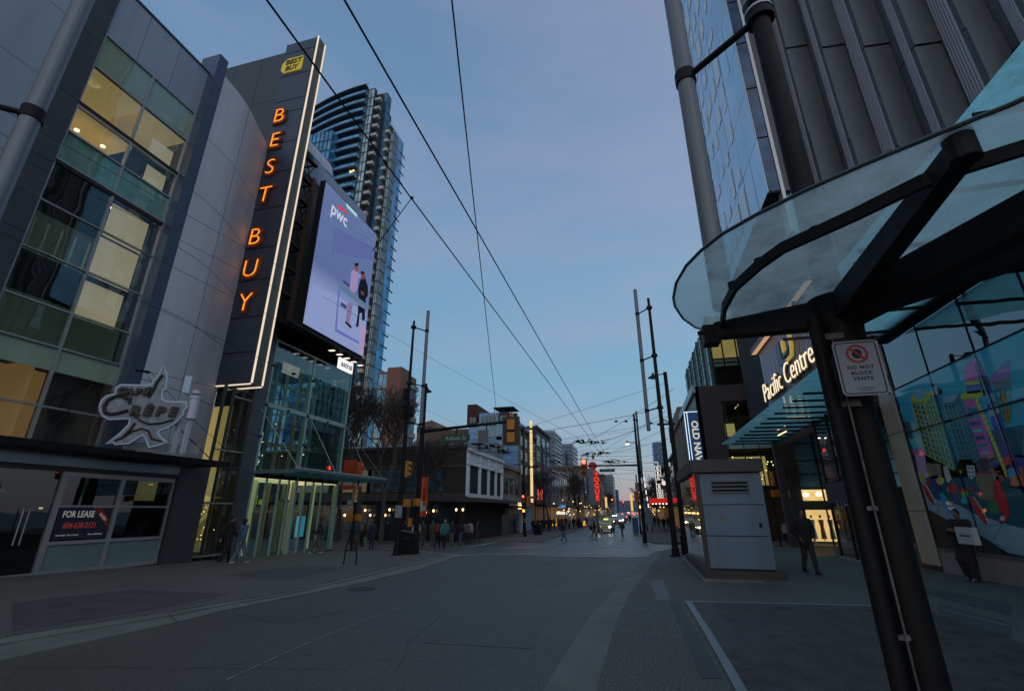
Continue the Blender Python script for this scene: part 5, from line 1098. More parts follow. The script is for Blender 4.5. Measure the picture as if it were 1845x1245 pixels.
for a, b in zip(rim, rim[1:] + rim[:1]): m.tube(a - Z * .009, b - Z * .009, .012, .012, 6)
m.build('glass_edge', mat('glass_edge_green', (.03, .05, .05), .3), sr)
ring_px = [(1301, 586), (1305, 553), (1324, 517), (1368, 477), (1410, 447), (1469, 420), (1541, 387), (1600, 358), (1661, 328), (1740, 300), (1822, 274)]
rg = [at(*p, z=zr - .09) for p in ring_px]; e = rg[-1]; rg += [e + Vector((.35, -.13, 0)), e + Vector((.8, -.1, 0)), e + Vector((1.3, .2, 0)), e + Vector((1.55, .7, 0)), e + Vector((1.45, 1.2, 0))]
m = MB()
for a, b in zip(rg, rg[1:]): m.beam(a, b + (b - a) * .02, .03, .075)
m.build('ring_purlin', M_black, sr)
m = MB()
for p in ((1368, 470), (1469, 414), (1700, 288), (1320, 512)): c = at(*p, z=zr - .03); m.tube(c - Z * .03, c + Z * .015, .035, .035, 10)
for p in ((1590, 300),): pass
m.build('clamp_disc', M_black, sr)
def arm(pa, pb, wa, wb, ha, hb, name='radial_arm', nose=False):
    a, b = Vector(pa), Vector(pb); d = (b - a); n = Vector((-d.y, d.x, 0)).normalized(); top = zr - .03
    vs = [a + n * wa / 2, a - n * wa / 2, b - n * wb / 2, b + n * wb / 2]
    P = [Vector((v.x, v.y, top)) for v in vs] + [Vector((vs[0].x, vs[0].y, top - ha)), Vector((vs[1].x, vs[1].y, top - ha)), Vector((vs[2].x, vs[2].y, top - hb)), Vector((vs[3].x, vs[3].y, top - hb))]
    m = MB().add(P, [(0, 1, 2, 3), (7, 6, 5, 4), (0, 4, 5, 1), (1, 5, 6, 2), (2, 6, 7, 3), (3, 7, 4, 0)])
    if nose: m.tube((b.x, b.y, top - hb), (b.x, b.y, top + .05), wb * .62, wb * .62, 14)
    return m.build(name, M_black, sr, bevel=.004)
H0 = Vector((1.77, 4.17, zr))
tipA = at(1290, 600, z=zr - .12); arm(H0, (tipA.x, tipA.y, 0), .15, .12, .25, .15)
tC = at(1735, 275, z=zr - .1); arm(H0, (tC.x, tC.y, 0), .13, .10, .22, .12, nose=True)
tD = at(1822, 405, z=zr - .15); dD = (Vector((tD.x, tD.y, 0)) - Vector((H0.x, H0.y, 0))); arm(H0, Vector((H0.x, H0.y, 0)) + dD * 2.4, .17, .12, .28, .15)
tE = at(1822, 472, z=zr - .15); dE = (Vector((tE.x, tE.y, 0)) - Vector((H0.x, H0.y, 0))); arm(H0, Vector((H0.x, H0.y, 0)) + dE * 1.9, .16, .10, .22, .12)
MB().tube((1.77, 4.19, zr - .42), (1.77, 4.19, zr - .01), .16, .19, 20).tube((1.77, 4.19, zr - .47), (1.77, 4.19, zr - .42), .19, .19, 20).build('hub_collar', M_black, sr, smooth=True)
MB().box(tipA.x - .12, tipA.x + .02, tipA.y - .06, tipA.y + .10, zr - .23, zr - .05).tube((tipA.x - .16, tipA.y + .02, zr - .1), (tipA.x + .05, tipA.y + .02, zr - .1), .02, .02, 8).build('arm_end_bracket', M_black, sr)
m = MB()
for k in range(8): a = 2 * math.pi * k / 8; m.tube((1.77 + .175 * c_(a), 4.19 + .175 * s_(a), zr - .50), (1.77 + .175 * c_(a), 4.19 + .175 * s_(a), zr - .465), .014, .014, 6)
for A_, B_ in ((H0, Vector((tipA.x, tipA.y, zr))), (H0, Vector((tC.x, tC.y, zr)))):
    for f in (.3, .55, .8): q = A_.lerp(B_, f); m.tube((q.x, q.y, zr - .045), (q.x, q.y, zr + .03), .02, .02, 8)
m.build('clamp_bolts', mat('bolt_steel', (.08, .085, .09), .4, .5), sr)
m = MB(); random.seed(3)
for k in range(12):
    q = Vector((random.uniform(.7, 3), random.uniform(2.3, 4), zr + .022)); a = random.uniform(0, 6.3); l = random.uniform(.02, .05); m.beam(q, q + Vector((l * c_(a), l * s_(a), 0)), .006, .004)
for p in ((1272, 592), (1285, 583)): q = at(*p, z=zr + .02); m.path([q, q + Vector((.05, .02, .01)), q + Vector((.09, -.03, .01))], .003, 5)
m.build('leaf_litter', M_tree, sr, kind='stuff')
# second, thinner post of the shelter with notice
sp2 = thing('thin_post', 'thinner black post standing close left of the thick near pole', 'post', (1.56, 4.05, 0))
MB().tube((1.54, 4.05, 0), (1.54, 4.05, 3.2), .054, .052, 18).tube((1.54, 4.05, 0), (1.54, 4.05, .05), .13, .13, 16).build('post', M_black, sp2, smooth=True)
m = MB()
for z in (3.0, 2.45): m.box(1.55, 1.72, 4.03, 4.08, z, z + .05)
for z in (1.7, .9): m.box(1.59, 1.66, 4.03, 4.06, z, z + .03)
m.tube((1.63, 4.02, .2), (1.63, 4.02, 3.0), .008, .008, 8); m.build('spacer_bracket', mat('worn_steel', (.10, .105, .11), .5, 0, noise=.7, nscale=14), sp2)
ns = thing('notice_sign', 'white metal notice with a red prohibition circle and black capital letters on the near pole', 'sign', (1.69, 3.86, 2.5))
C0 = [at(*q, y=3.85) for q in ((1498, 617), (1577, 610), (1602, 708), (1522, 717))]
xa, xb_, za, zb2 = 1.545, 1.845, 2.492, 2.915
def rrect(x0, x1, z0, z1, r, y, k=5):
    P = []
    for cx_, cz_, a0 in ((x1 - r, z1 - r, 0), (x0 + r, z1 - r, 90), (x0 + r, z0 + r, 180), (x1 - r, z0 + r, 270)):
        for i in range(k + 1): a = rad(a0 + 90 * i / k); P.append(Vector((cx_ + r * c_(a), y, cz_ + r * s_(a))))
    return P
M_ns = mat('notice_white', (.27, .32, .40), .5, .1, noise=.06, nscale=8)
MB().poly(rrect(xa, xb_, za, zb2, .035, 3.85), .006, (0, -1, 0)).build('sign_plate', M_ns, ns)
o1, i1 = rrect(xa + .012, xb_ - .012, za + .012, zb2 - .012, .028, 3.8485), rrect(xa + .020, xb_ - .020, za + .020, zb2 - .020, .022, 3.8485)
k = len(o1); MB().add(o1 + i1, [(i, (i + 1) % k, k + (i + 1) % k, k + i) for i in range(k)]).build('border_line', BK, ns)
cc = Vector(((xa + xb_) / 2 + .002, 3.846, zb2 - .105)); rr = MB()
RD = mat('sign_red', (.35, .02, .02), .5)
pts = [[cc + Vector((r_ * c_(2 * math.pi * i / 40), 0, r_ * s_(2 * math.pi * i / 40))) for i in range(40)] for r_ in (.072, .056)]
rr.add(pts[0] + pts[1], [(i, (i + 1) % 40, 40 + (i + 1) % 40, 40 + i) for i in range(40)])
rr.build('prohibition_ring', RD, ns)
MB().poly([cc + Vector((.036 * c_(2 * math.pi * i / 9) * (1.1 if i % 2 else .9), .0015, .040 * s_(2 * math.pi * i / 9))) for i in range(9)], .001, (0, -1, 0)).build('pictogram', BK, ns)
MB().obox(cc + Vector((0, -.001, 0)), Vector((.042, 0, -.042)), Y * .0006, Vector((.006, 0, .006))).build('prohibition_bar', RD, ns)
for i, s in enumerate(('DO NOT', 'BLOCK', 'VENTS')): text('lettering', s, .026, BK, ns, (cc.x, 3.8465, zb2 - .222 - .043 * i), X, Z, .0005, space=1.25, off=.0006)
text('small_print', 'CITY STREETS NOTICE', .008, BK, ns, (cc.x, 3.8465, za + .052), X, Z, .0004); text('small_print', 'PLEASE KEEP CLEAR', .007, BK, ns, (cc.x, 3.8465, za + .036), X, Z, .0004)
MB().tube((xb_ + .008, 3.87, za + .02), (xb_ + .008, 3.87, zb2 - .01), .006, .006, 8).tube((xb_ + .025, 3.9, za + .02), (xb_ + .025, 3.9, zb2 - .01), .005, .005, 8).build('side_rod', M_frame, ns)
MB().tube((xb_ + .02, 3.92, za + .02), (xb_ + .05, 3.95, za + .16), .014, .014, 8).box(1.62, 1.78, 3.86, 4.02, 2.66, 2.70).box(1.62, 1.78, 3.86, 4.02, 2.56, 2.6).build('mount_bracket', M_black, ns)

# ================================================================== RIGHT: shopping centre (mural wall plane x = XM)
XM = 8.75
mc = thing('shopping_centre', 'shopping centre with stone pier and tall glass wall holding the colourful mural', 'building', (14, 16, 0))
ZW, ZT1, ZT2, ZS = 7.25, at(1617, 700, x=XM).z, at(1610, 787, x=XM).z, .60
yR = at(1695, 1000, x=XM).y; yL = yR + 1.05
MB().box(XM - .04, XM + .4, -2, yR, -.3, ZS - .02).build('stone_base', M_stone, mc)
MB().box(XM - .07, XM + .1, -2, yR - .02, ZS - .02, ZS + .05).build('sill', mat('grey_sill', (.18, .185, .20), .4, .3), mc)
m = MB()
for z0_, z1_ in ((.12, 1.68), (1.70, 4.15), (4.17, 7.1)): m.box(XM - .06, XM + .5, yR + .03, yL, z0_, z1_)
m.build('stone_pier', M_cream, mc, bevel=.008)
MB().box(XM - .05, XM + .5, yR + .0, yL + .02, -.2, .11).box(XM - .05, XM + .02, yR - .03, yR + .02, .1, 7.1).build('pier_edge', M_framed, mc)
m = MB()
mul = [yR - .03 - 2.05 * i for i in range(9)]
for y in mul: m.box(XM - .03, XM + .02, y - .018, y + .018, ZS + .05, ZW)
for z in (ZT1, ZT2): m.box(XM - .03, XM + .02, 0, yR, z - .022, z + .022)
m.box(XM - .14, XM + .1, -2, yR + .2, ZW - .02, ZW + .30)
m.build('wall_mullions', M_black, mc)
MB().box(XM - .34, XM - .14, -2, yR + .25, ZW + .0, ZW + .14).box(XM - .5, XM - .34, -2, yR + .25, ZW + .10, ZW + .2).build('canopy_beam', mat('beam_grey', (.12, .115, .11), .5, .2), mc)
for a, b in zip(mul[1:], mul): MB().box(XM - .012, XM, a + .02, b - .02, ZT1 + .02, ZW - .02).build('glass_pane', glass('mall_upper_glass', (.22, .30, .33), 1.7, .12, .01, .25), mc)
MB().box(XM + .6, XM + .7, 0, yR, 3.5, 7.3).build('dark_back', mat('back_teal', (.05, .075, .085), .7), mc)
MB().box(XM + .5, 30, -6, yR + 1.0, -.3, 7.6).build('building_core', M_dark, mc)
# mural: a flat printed wall of cartoon town and skateboards (glossy glass over it)
mu = thing('wall_mural', 'colourful cartoon town mural filling the glass wall with yellow, teal and pink buildings', 'mural', (XM, 14, 1))
MU = lambda n, r, g_, b: mat('mural_' + n, tuple(min(.85, c * 2.8 + .012) for c in lin(r, g_, b)[:3]), .6, noise=.06, nscale=3)
kx = 4.151
def muP(pts, col, name='mural_shape', lay=1, src=0):
    P = []
    for x, y in pts:
        q = at(1600 + x / kx, 560 + y / kx, x=XM) if src == 0 else at(1600 + x / 4.445, 820 + y / 4.445, x=XM)
        P.append(Vector((XM - .004 - .0022 * lay, min(q.y, yR - .05), min(max(q.z, ZS + .07), ZT1 - .03))))
    try: MB().poly(P, .002, (-1, 0, 0)).build(name, col, mu)
    except Exception: pass
SKY = MU('sky', 40, 130, 165); YEL = MU('yellow', 170, 170, 60); TEA = MU('teal', 30, 100, 112); DTE = MU('dark_teal', 16, 66, 76); PNK = MU('pink', 165, 70, 130); PUR = MU('purple', 52, 44, 100); LIM = MU('lime', 140, 155, 45); ORG_ = MU('orange', 190, 90, 35)
WHT = MU('white', 160, 170, 175); RDM = MU('red', 165, 32, 32); LGT = MU('lightgrey', 110, 130, 140); BLK = MU('black', 14, 14, 18); AQU = MU('aqua', 60, 150, 150); LBL = MU('lightblue', 50, 120, 180); BRN = MU('tan', 98, 90, 70); LPK = MU('lightpink', 180, 120, 165); GRN = MU('green', 50, 95, 60)
MB().box(XM - .006, XM, -1.0, yR - .03, ZS + .06, ZT1 - .02).build('mural_background', SKY, mu)
muP([(60, 590), (100, 560), (1017, 330), (1017, 300)][:0] or [(60, 600), (920, 520), (920, 540), (70, 640)], MU('sky_band', 48, 140, 172), lay=1)
muP([(70, 700), (560, 640), (560, 652), (75, 716)], MU('sky_band2', 30, 112, 148), lay=1)
muP([(170, 1000), (1017, 850), (1017, 1245), (230, 1245)], DTE, lay=1); muP([(200, 0), (1300, 0), (1300, 1000), (987, 810), (400, 745), (330, 430)], DTE, 'mural_ground', 1, 1)
# yellow tower
muP([(175, 665), (270, 685), (395, 1130), (290, 1075)], DTE, lay=2); muP([(270, 685), (330, 610), (500, 1200), (395, 1130)], TEA, lay=2)
muP([(172, 650), (200, 625), (330, 605), (335, 622), (275, 690), (178, 680)], LIM, lay=3); muP([(195, 595), (262, 570), (280, 655), (215, 665)], MU('tank', 90, 130, 140), lay=4)
def wbar(a, b, w_, col, lay):
    dx_, dy_ = b[0] - a[0], b[1] - a[1]; l = math.hypot(dx_, dy_) or 1; nx, ny = -dy_ / l * w_ / 2, dx_ / l * w_ / 2
    muP([(a[0] + nx, a[1] + ny), (b[0] + nx, b[1] + ny), (b[0] - nx, b[1] - ny), (a[0] - nx, a[1] - ny)], col, 'mural_line', lay)
lerp = lambda a, b, t: (a[0] + (b[0] - a[0]) * t, a[1] + (b[1] - a[1]) * t)
def grid(tl, tr, br, bl, nx, ny, col, w_, lay):
    for i in range(nx + 1): wbar(lerp(tl, tr, i / nx), lerp(bl, br, i / nx), w_, col, lay)
    for j in range(ny + 1): wbar(lerp(tl, bl, j / ny), lerp(tr, br, j / ny), w_, col, lay)
grid((180, 690), (270, 700), (395, 1130), (290, 1075), 3, 10, YEL, 7, 5); grid((278, 692), (332, 625), (500, 1190), (398, 1130), 3, 10, YEL, 7, 5)
# teal towers
muP([(330, 625), (400, 640), (540, 1110), (500, 1200)], MU('teal2', 26, 84, 100), lay=3); muP([(415, 690), (500, 680), (640, 1110), (545, 1110)], DTE, lay=4); muP([(500, 680), (535, 610), (700, 1110), (645, 1140)], MU('teal3', 22, 78, 92), lay=4)
muP([(415, 690), (440, 650), (535, 610), (500, 680)], LGT, lay=5); grid((345, 650), (400, 650), (535, 1100), (480, 1090), 2, 14, MU('tline', 60, 128, 130), 3, 5); grid((420, 700), (500, 690), (635, 1100), (545, 1105), 3, 9, MU('tline', 60, 128, 130), 4, 6); grid((508, 690), (538, 640), (695, 1090), (645, 1130), 2, 12, MU('tline', 60, 128, 130), 3, 6)
muP([(330, 570), (372, 562), (380, 625), (335, 635)], WHT, lay=6); muP([(372, 575), (410, 590), (412, 620), (380, 630)], BLK, lay=6)
# pink deco building
muP([(555, 640), (665, 640), (800, 1080), (700, 1110)], PNK, lay=5); muP([(570, 450), (600, 385), (660, 365), (700, 410), (740, 520), (690, 560), (580, 535)], PNK, lay=5)
muP([(575, 535), (690, 520), (695, 545), (580, 558)], LIM, lay=6); muP([(585, 560), (690, 550), (700, 610), (595, 620)], MU('slate', 60, 84, 130), lay=6); muP([(548, 640), (575, 605), (720, 590), (735, 620), (665, 660), (552, 662)], LIM, lay=6)
muP([(650, 400), (690, 370), (760, 520), (900, 960), (1017, 1245), (900, 1130), (860, 1090)], PUR, lay=6); muP([(690, 500), (705, 480), (725, 500), (760, 600), (735, 630)], DTE, lay=7)
for i in range(7): a = (735 + 28 * i, 640 + 92 * i); muP([(a[0] - 15, a[1]), (a[0] + 55, a[1] - 28), (a[0] + 78, a[1] + 30), (a[0] + 8, a[1] + 62)], [LBL, LGT, MU('royal', 30, 60, 130), DTE, PUR, RDM, LBL][i], lay=7)
wbar((700, 500), (920, 1080), 8, LGT, 8); wbar((660, 640), (900, 1240), 26, YEL, 7)
for i in range(14): wbar((672 + 16.5 * i, 690 + 41 * i), (702 + 16.5 * i, 672 + 41 * i), 3, BLK, 8)
muP([(600, 725), (665, 722), (690, 800), (620, 808)], TEA, lay=6)
for i in range(5): muP([(622 + 18 * i, 830 + 55 * i), (690 + 18 * i, 822 + 55 * i), (697 + 18 * i, 848 + 55 * i), (630 + 18 * i, 858 + 55 * i)], [PUR, AQU, PUR, TEA, LGT][i], lay=6)
muP([(760, 510), (830, 430), (920, 400), (920, 560), (800, 580)], MU('mauve', 120, 80, 130), lay=4); muP([(800, 460), (830, 430), (910, 350), (917, 420), (850, 440)], MU('slateblue', 70, 90, 130), lay=5)
muP([(780, 540), (920, 500), (920, 560), (800, 590)], MU('grey2', 80, 95, 95), lay=5); grid((800, 600), (920, 570), (920, 800), (870, 830), 3, 4, GRN, 8, 6); muP([(840, 610), (880, 600), (900, 680), (855, 690)], ORG_, lay=5); muP([(860, 740), (920, 720), (920, 830), (890, 840)], ORG_, lay=5)
# left low houses
muP([(120, 830), (165, 828), (190, 950), (140, 960)], DTE, lay=3); muP([(175, 970), (240, 930), (270, 1010), (200, 1060)], AQU, lay=4); muP([(200, 1060), (270, 1010), (300, 1245), (230, 1245)], LPK, lay=3); muP([(190, 1040), (225, 1020), (235, 1060), (200, 1075)], PNK, lay=5)
# lower part: shapes, skateboards (second zoom, 4.445)
M2 = lambda pts, col, lay=5: muP(pts, col, 'mural_shape', lay, 1)
M2([(235, 120), (300, 110), (330, 400), (300, 400)], LGT, 2); M2([(240, 150), (285, 150), (300, 205), (255, 210)], YEL, 5); M2([(300, 60), (420, 70), (440, 170), (330, 190)], BRN, 4); M2([(330, 170), (400, 160), (420, 230), (370, 260)], PUR, 4)
M2([(300, 330), (560, 395), (700, 470), (987, 560), (987, 790), (720, 660), (330, 430)], LGT, 6)
for a, b in (((330, 400), (560, 395)), ((390, 465), (420, 400)), ((700, 480), (720, 560)), ((850, 680), (910, 570)), ((720, 640), (987, 760)), ((640, 560), (987, 560))):
    dx_, dy_ = b[0] - a[0], b[1] - a[1]; l = math.hypot(dx_, dy_); nx, ny = -dy_ / l * 3, dx_ / l * 3; muP([(a[0] + nx, a[1] + ny), (b[0] + nx, b[1] + ny), (b[0] - nx, b[1] - ny), (a[0] - nx, a[1] - ny)], TEA, 'mural_line', 8, 1)
M2([(987, 560), (1300, 640), (1300, 960), (987, 790)], LGT, 6); M2([(975, 0), (1300, 60), (1300, 300), (975, 260)], PUR, 4); M2([(975, 230), (1300, 300), (1300, 600), (975, 560)], DTE, 4); M2([(980, 100), (1080, 90), (1100, 240), (990, 250)], ORG_, 5); M2([(987, 785), (1300, 950), (1300, 1000), (987, 815)], BLK, 9)
M2([(315, 440), (340, 440), (620, 590), (760, 650), (987, 790), (987, 815), (400, 745)], BLK, 9)
for (x, y, l, a, col, lw) in ((330, 315, 190, 62, RDM, 34), (735, 445, 260, 60, RDM, 46), (470, 390, 210, 62, LBL, 40), (915, 350, 320, 72, RDM, 84)):
    ca, sa = c_(rad(a)), s_(rad(a)); P = []
    for i in range(20): t_ = 2 * math.pi * i / 20; u, v = l / 2 * c_(t_), lw / 2 * s_(t_); P.append((x + u * ca - v * sa, y + u * sa + v * ca))
    M2(P, col, 9)
    P = [(x + (l / 2 * c_(2 * math.pi * i / 20)) * ca * .93 + 14 - (lw * .32 * s_(2 * math.pi * i / 20)) * sa, y + (l / 2 * c_(2 * math.pi * i / 20)) * sa * .93 - 8 + (lw * .32 * s_(2 * math.pi * i / 20)) * ca) for i in range(20)]
    M2(P, MU('board_grip', 150, 150, 145) if col is RDM and lw < 60 else col, 8)
circ = lambda x, y, r_, k_=14: [(x + r_ * c_(2 * math.pi * i / k_), y + r_ * s_(2 * math.pi * i / k_)) for i in range(k_)]
for x, y, r_, col in ((425, 205, 32, YEL), (583, 133, 15, LIM), (655, 120, 12, WHT), (525, 265, 40, RDM), (495, 270, 20, LIM), (610, 290, 30, RDM), (625, 310, 26, MU('green3', 70, 150, 50)), (675, 265, 15, RDM), (395, 275, 34, PUR), (545, 350, 30, PUR), (620, 360, 30, LBL), (800, 190, 95, BRN), (800, 300, 60, BRN), (855, 60, 45, PUR), (770, 80, 60, MU('umber', 56, 50, 50)), (905, 190, 36, MU('brick', 110, 60, 50)), (920, 520, 30, RDM), (925, 505, 20, WHT), (325, 225, 20, RDM), (875, 400, 70, GRN), (740, 330, 8, WHT), (835, 20, 30, ORG_)):
    M2(circ(x, y, r_), col, 6 + int(x + y) % 3)
M2([(445, 90), (485, 90), (515, 190), (490, 225), (465, 180)], WHT, 8); M2([(635, 80), (700, 85), (710, 165), (680, 195), (650, 170)], WHT, 9)
for i in range(3):
    for j in range(2): M2(circ(657 + 26 * j + 4 * i, 103 + 32 * i, 8, 8), DTE, 10)
M2([(715, 140), (910, 125), (912, 135), (718, 152)], RDM, 9); M2([(860, 200), (900, 200), (985, 480), (950, 520), (850, 330)], RDM, 7)
for a, b in (((440, 560), (300, 540)),): pass
MB().box(XM - .045, XM - .038, 0.2, yR - .05, ZS + .08, ZT1 - .04).build('cover_glass', glass('mural_glass', (.94, .95, .96), 1.25, .0, .03, .05), mu)
# teal canopy over the pavement (near)
cn = thing('pavement_canopy', 'turquoise glass canopy overhead along the mural wall behind the shelter roof', 'canopy', (7, 9, 7))
MB().add([(5.15, -2, 7.22), (XM - .34, -2, 7.22), (XM - .34, 17.2, 7.22), (5.15, 15.2, 7.22)], [(0, 1, 2, 3)]).build('canopy_glass', G_teal, cn)
for i in range(10): y = -1 + 1.95 * i; MB().beam((5.25, y, 7.15), (XM - .4, y, 7.15), .03, .10).build('canopy_rib', M_black, cn)
# far canopy below the letters
cf = thing('pavement_canopy', 'turquoise glass canopy with dark ribs below the cream letters', 'canopy', (6.5, 22, 5.2))
c1x, c2x, zf = 5.15, 7.95, 5.42
fy = at(1299, 802, x=c1x).y; fy2 = at(1392, 795, x=c2x).y
MB().add([(c1x, 13.9, zf), (c2x, 17, zf), (c2x, fy2, zf), (c1x, fy, zf)], [(0, 1, 2, 3)]).build('canopy_glass', G_teal, cf)
for i in range(12): y = 17 + (fy - 17.5) * i / 11; MB().beam((c1x + .5, y, zf - .06), (c2x, y + .25, zf - .06), .03, .08).build('canopy_rib', M_black, cf)
MB().box(c2x, c2x + .28, 18, fy2, zf - .30, zf + .04).build('edge_beam', mat('beam_brown', (.06, .045, .04), .6), cf)
for i in range(3): q = at(1440 + 12 * i, 772 - 6 * i, z=zf - .05); 
MB().beam((c2x - .7, 25, zf - .13), (c2x - .7, 26.4, zf - .13), .06, .03).build('strip_light', E_warm, cf)
# striped wall with letters
sw = thing('letter_wall', 'upper wall of vertical dark and pale strips carrying a logo and warm lit cream letters', 'sign wall', (8.4, 26, 6.4))
wy0, wy1, wz0, wz1 = 20.2, 30.3, 6.1, 10.9
MB().box(8.12, 9.5, wy0, wy1, wz0, wz1).build('wall_backing', mat('strip_dark', (.022, .026, .034), .5), sw)
m = MB(); n = 46
for i in range(n):
    y = wy0 + (wy1 - wy0) * i / n; w_ = .07 + .05 * ((i * 7) % 3) / 2; m.box(8.09, 8.12, y, y + w_, wz0, wz1)
m.build('pale_strips', mat('strip_pale', (.40, .48, .66), .4, .2, noise=.1), sw)
MB().box(7.7, 9.6, wy0, wy1 + .15, wz1, wz1 + .3).build('top_band', mat('strip_cap', (.08, .08, .09), .5), sw)
MB().box(7.72, 7.98, wy0, wy1 + .1, wz1 - .04, wz1 - .015).build('warm_edge_light', glow('soffit_warm', (1, .55, .30), .5), sw)
E_let = glow('cream_letter', (1, .84, .58), 1.0); LC = mat('letter_gold', (.10, .07, .03), .5)
l0, l1 = at(1385, 725, x=7.9), at(1478, 648, x=7.9); 
tw_ = text('lettering', 'Pacific Centre', 1.08, E_let, sw, (7.84, (l0.y + l1.y) / 2 + .35, 7.68), -Y, Z, .02, off=-.028, fit=8.3)
text('letter_case', 'Pacific Centre', 1.08, LC, sw, (7.99, (l0.y + l1.y) / 2 + .35, 7.66), -Y, Z, .06, off=.012, fit=8.4)
lc = at(1413, 622, x=7.8)
GD = mat('logo_gold', (.45, .30, .04), .4, emit=(.9, .6, .08), es=.3); LB = mat('logo_blue', (.06, .10, .22), .4)
def lg(pts, m_, d): MB().poly([Vector((7.78 - d, lc.y - a * .8, lc.z + b * .62)) for a, b in pts], .12, (-1, 0, 0)).build('logo_piece', m_, sw)
lg([(-1.6, .7), (-.9, .7), (-.9, -.9), (-.2, -1.0), (-.2, -1.3), (-1.6, -1.2)], LB, 0); lg([(-.5, .5), (-.1, .5), (-.1, -.4), (-.5, -.5)], GD, .02); lg([(.5, .9), (1.5, .9), (1.5, .6), (.9, .6), (.9, -.4), (.5, -.4)], LB, 0)
lg([(.95, .55), (1.25, .6), (1.25, -.6), (.9, -1.3), (-.1, -1.35), (-.1, -1.15), (.75, -1.1), (.95, -.6)], GD, .02); lg([(-.6, -.6), (.5, -.5), (.3, -.8), (-.6, -.85)], LB, .01)
# glazed corner of the centre at pavement level
gcn = thing('glass_corner', 'glazed corner with washroom arrow band of the shopping centre behind the near pole', 'glass storefront', (8, 21.5, 0))
VX = 7.5; vy0, vy1 = 19.3, 22.25
m = MB()
for y in (vy0, 20.8, 22.2): m.box(VX, VX + .1, y - .05, y + .05, -.1, 5.3)
for z in (0.0, 1.95, 2.75, 5.1): m.box(VX, VX + .08, vy0, vy1, z - .04, z + .04)
m.box(VX, 9, vy1 - .1, vy1, 5.0, 5.3); m.box(8.9, 9.0, vy1 - .1, vy1, 0, 5.2)
m.build('dark_frame', M_black, gcn)
for a, b in ((vy0 + .05, 20.75), (20.85, vy1 - .1)):
    for c, d in ((.04, 1.9), (2.8, 5.05)): MB().box(VX + .03, VX + .04, a, b, c, d).build('glass_pane', glass('corner_glass', (.6, .62, .58), 1.6, .08, .012, .15), gcn)
for c, d in ((.04, 1.9), (2.8, 5.05)): MB().box(VX + .1, 8.9, vy1 - .06, vy1 - .05, c, d).build('glass_pane', glass('corner_glass', (.6, .62, .58), 1.6, .08, .012, .15), gcn)
MB().box(VX - .03, VX + .02, vy0 - .3, vy1, 1.98, 2.72).box(VX - .03, 8.9, vy1, vy1 + .03, 1.98, 2.72).build('sign_band', M_char, gcn)
MB().box(VX - .05, VX + .12, vy0, vy1, -.1, .04).build('metal_base', M_frame, gcn)
MB().box(8.4, 8.45, vy0, vy1 - .2, 0, 1.9).build('lit_screen', mat('lit_tan_screen', (.42, .28, .14), .7, noise=.35, nscale=1.2, emit=(.6, .38, .16), es=.22), gcn)
MB().box(8.4, 8.45, vy0, vy1 - .2, 2.8, 5.0).build('lit_screen', mat('lit_grey_screen', (.2, .16, .11), .7, noise=.35, nscale=1.2, emit=(.4, .28, .14), es=.07), gcn)
WP = mat('pictogram_white', (.35, .35, .35), .6)
ay = at(1524, 909, x=VX - .04); m = MB(); m.obox((VX - .035, ay.y, ay.z), Y * .17, X * .004, Z * .018).beam((VX - .035, ay.y + .17, ay.z), (VX - .035, ay.y + .07, ay.z + .1), .008, .035).beam((VX - .035, ay.y + .17, ay.z), (VX - .035, ay.y + .07, ay.z - .1), .008, .035)
for dy in (.42, .72, .80): m.obox((VX - .035, ay.y + dy, ay.z - .03), Y * .028, X * .004, Z * .10).ell((VX - .035, ay.y + dy, ay.z + .11), .006, .03, .03, 8, 6)
m.build('pictograms', WP, gcn)
MB().box(7.75, 8.05, 29.5, 29.9, -.5, 6.1).build('dark_column', M_char, gcn, bevel=.01)
# ================================================================== dark ribbed block and glass tower above
rb = thing('ribbed_block', 'dark metal tower block with tall angled fins in the upper right corner', 'building', (13, 20, 8))
random.seed(11)
RM = mat('rib_metal', (.070, .092, .108), .55, .1, noise=.2, nscale=1.2, streak=True); RC = mat('rib_corrugated', (.42, .46, .54), .4, .3)
nr_ = 9; dxr, dyr, dep = 1.12, -1.12, 1.16
px_, py_ = 9.2, 23.6
for i in range(nr_):
    x0, y0_ = px_ + dxr * i * 1.0, py_ + dyr * i * 1.0
    off = (i * 5.3) % 7
    m = MB()
    zz = [5.9, 9 + off, 15 + off, 21 + off, 27 + off, 34 + off, 42 + off, 60]
    for j, (z0_, z1_) in enumerate(zip(zz, zz[1:])):
        s = .07 * (j % 2)
        m.add([(x0 - .02, y0_ - .10 - s, z0_ + .03), (x0 + dxr * .96, y0_ - .02 - s, z0_ + .03), (x0 + dxr * .96, y0_ + dep, z0_ + .03), (x0 - .02, y0_ + dep, z0_ + .03),
               (x0 - .02, y0_ - .10 - s, z1_ - .03), (x0 + dxr * .96, y0_ - .02 - s, z1_ - .03), (x0 + dxr * .96, y0_ + dep, z1_ - .03), (x0 - .02, y0_ + dep, z1_ - .03)], [(0, 1, 5, 4), (1, 2, 6, 5), (2, 3, 7, 6), (3, 0, 4, 7), (0, 3, 2, 1), (4, 5, 6, 7)])
    m.build('fin', RM, rb)
    if i:
        m = MB()
        for k in range(6): yy_ = y0_ + .14 + (.15 if i % 2 else .08) * k; m.box(x0 - .07, x0 - .03, yy_, yy_ + (.09 if i % 2 else .045), 5.9, 60)
        m.build('corrugated_strip', RC, rb)
m = MB(); m.prism([(px_ + .05, py_ + 1.1), (px_ + dxr * nr_ + .05, py_ + dyr * nr_ + 1.1), (30, 16), (30, 40), (px_, 40)], 7.6, 60).build('block_core', M_blackm, rb)
tw = thing('glass_tower', 'pale blue mirror glass tower wedge hanging over the street at upper right', 'tower', (12, 28, 17.4))
tz0 = 17.4; ty0, ty1 = 22.95, 34.9
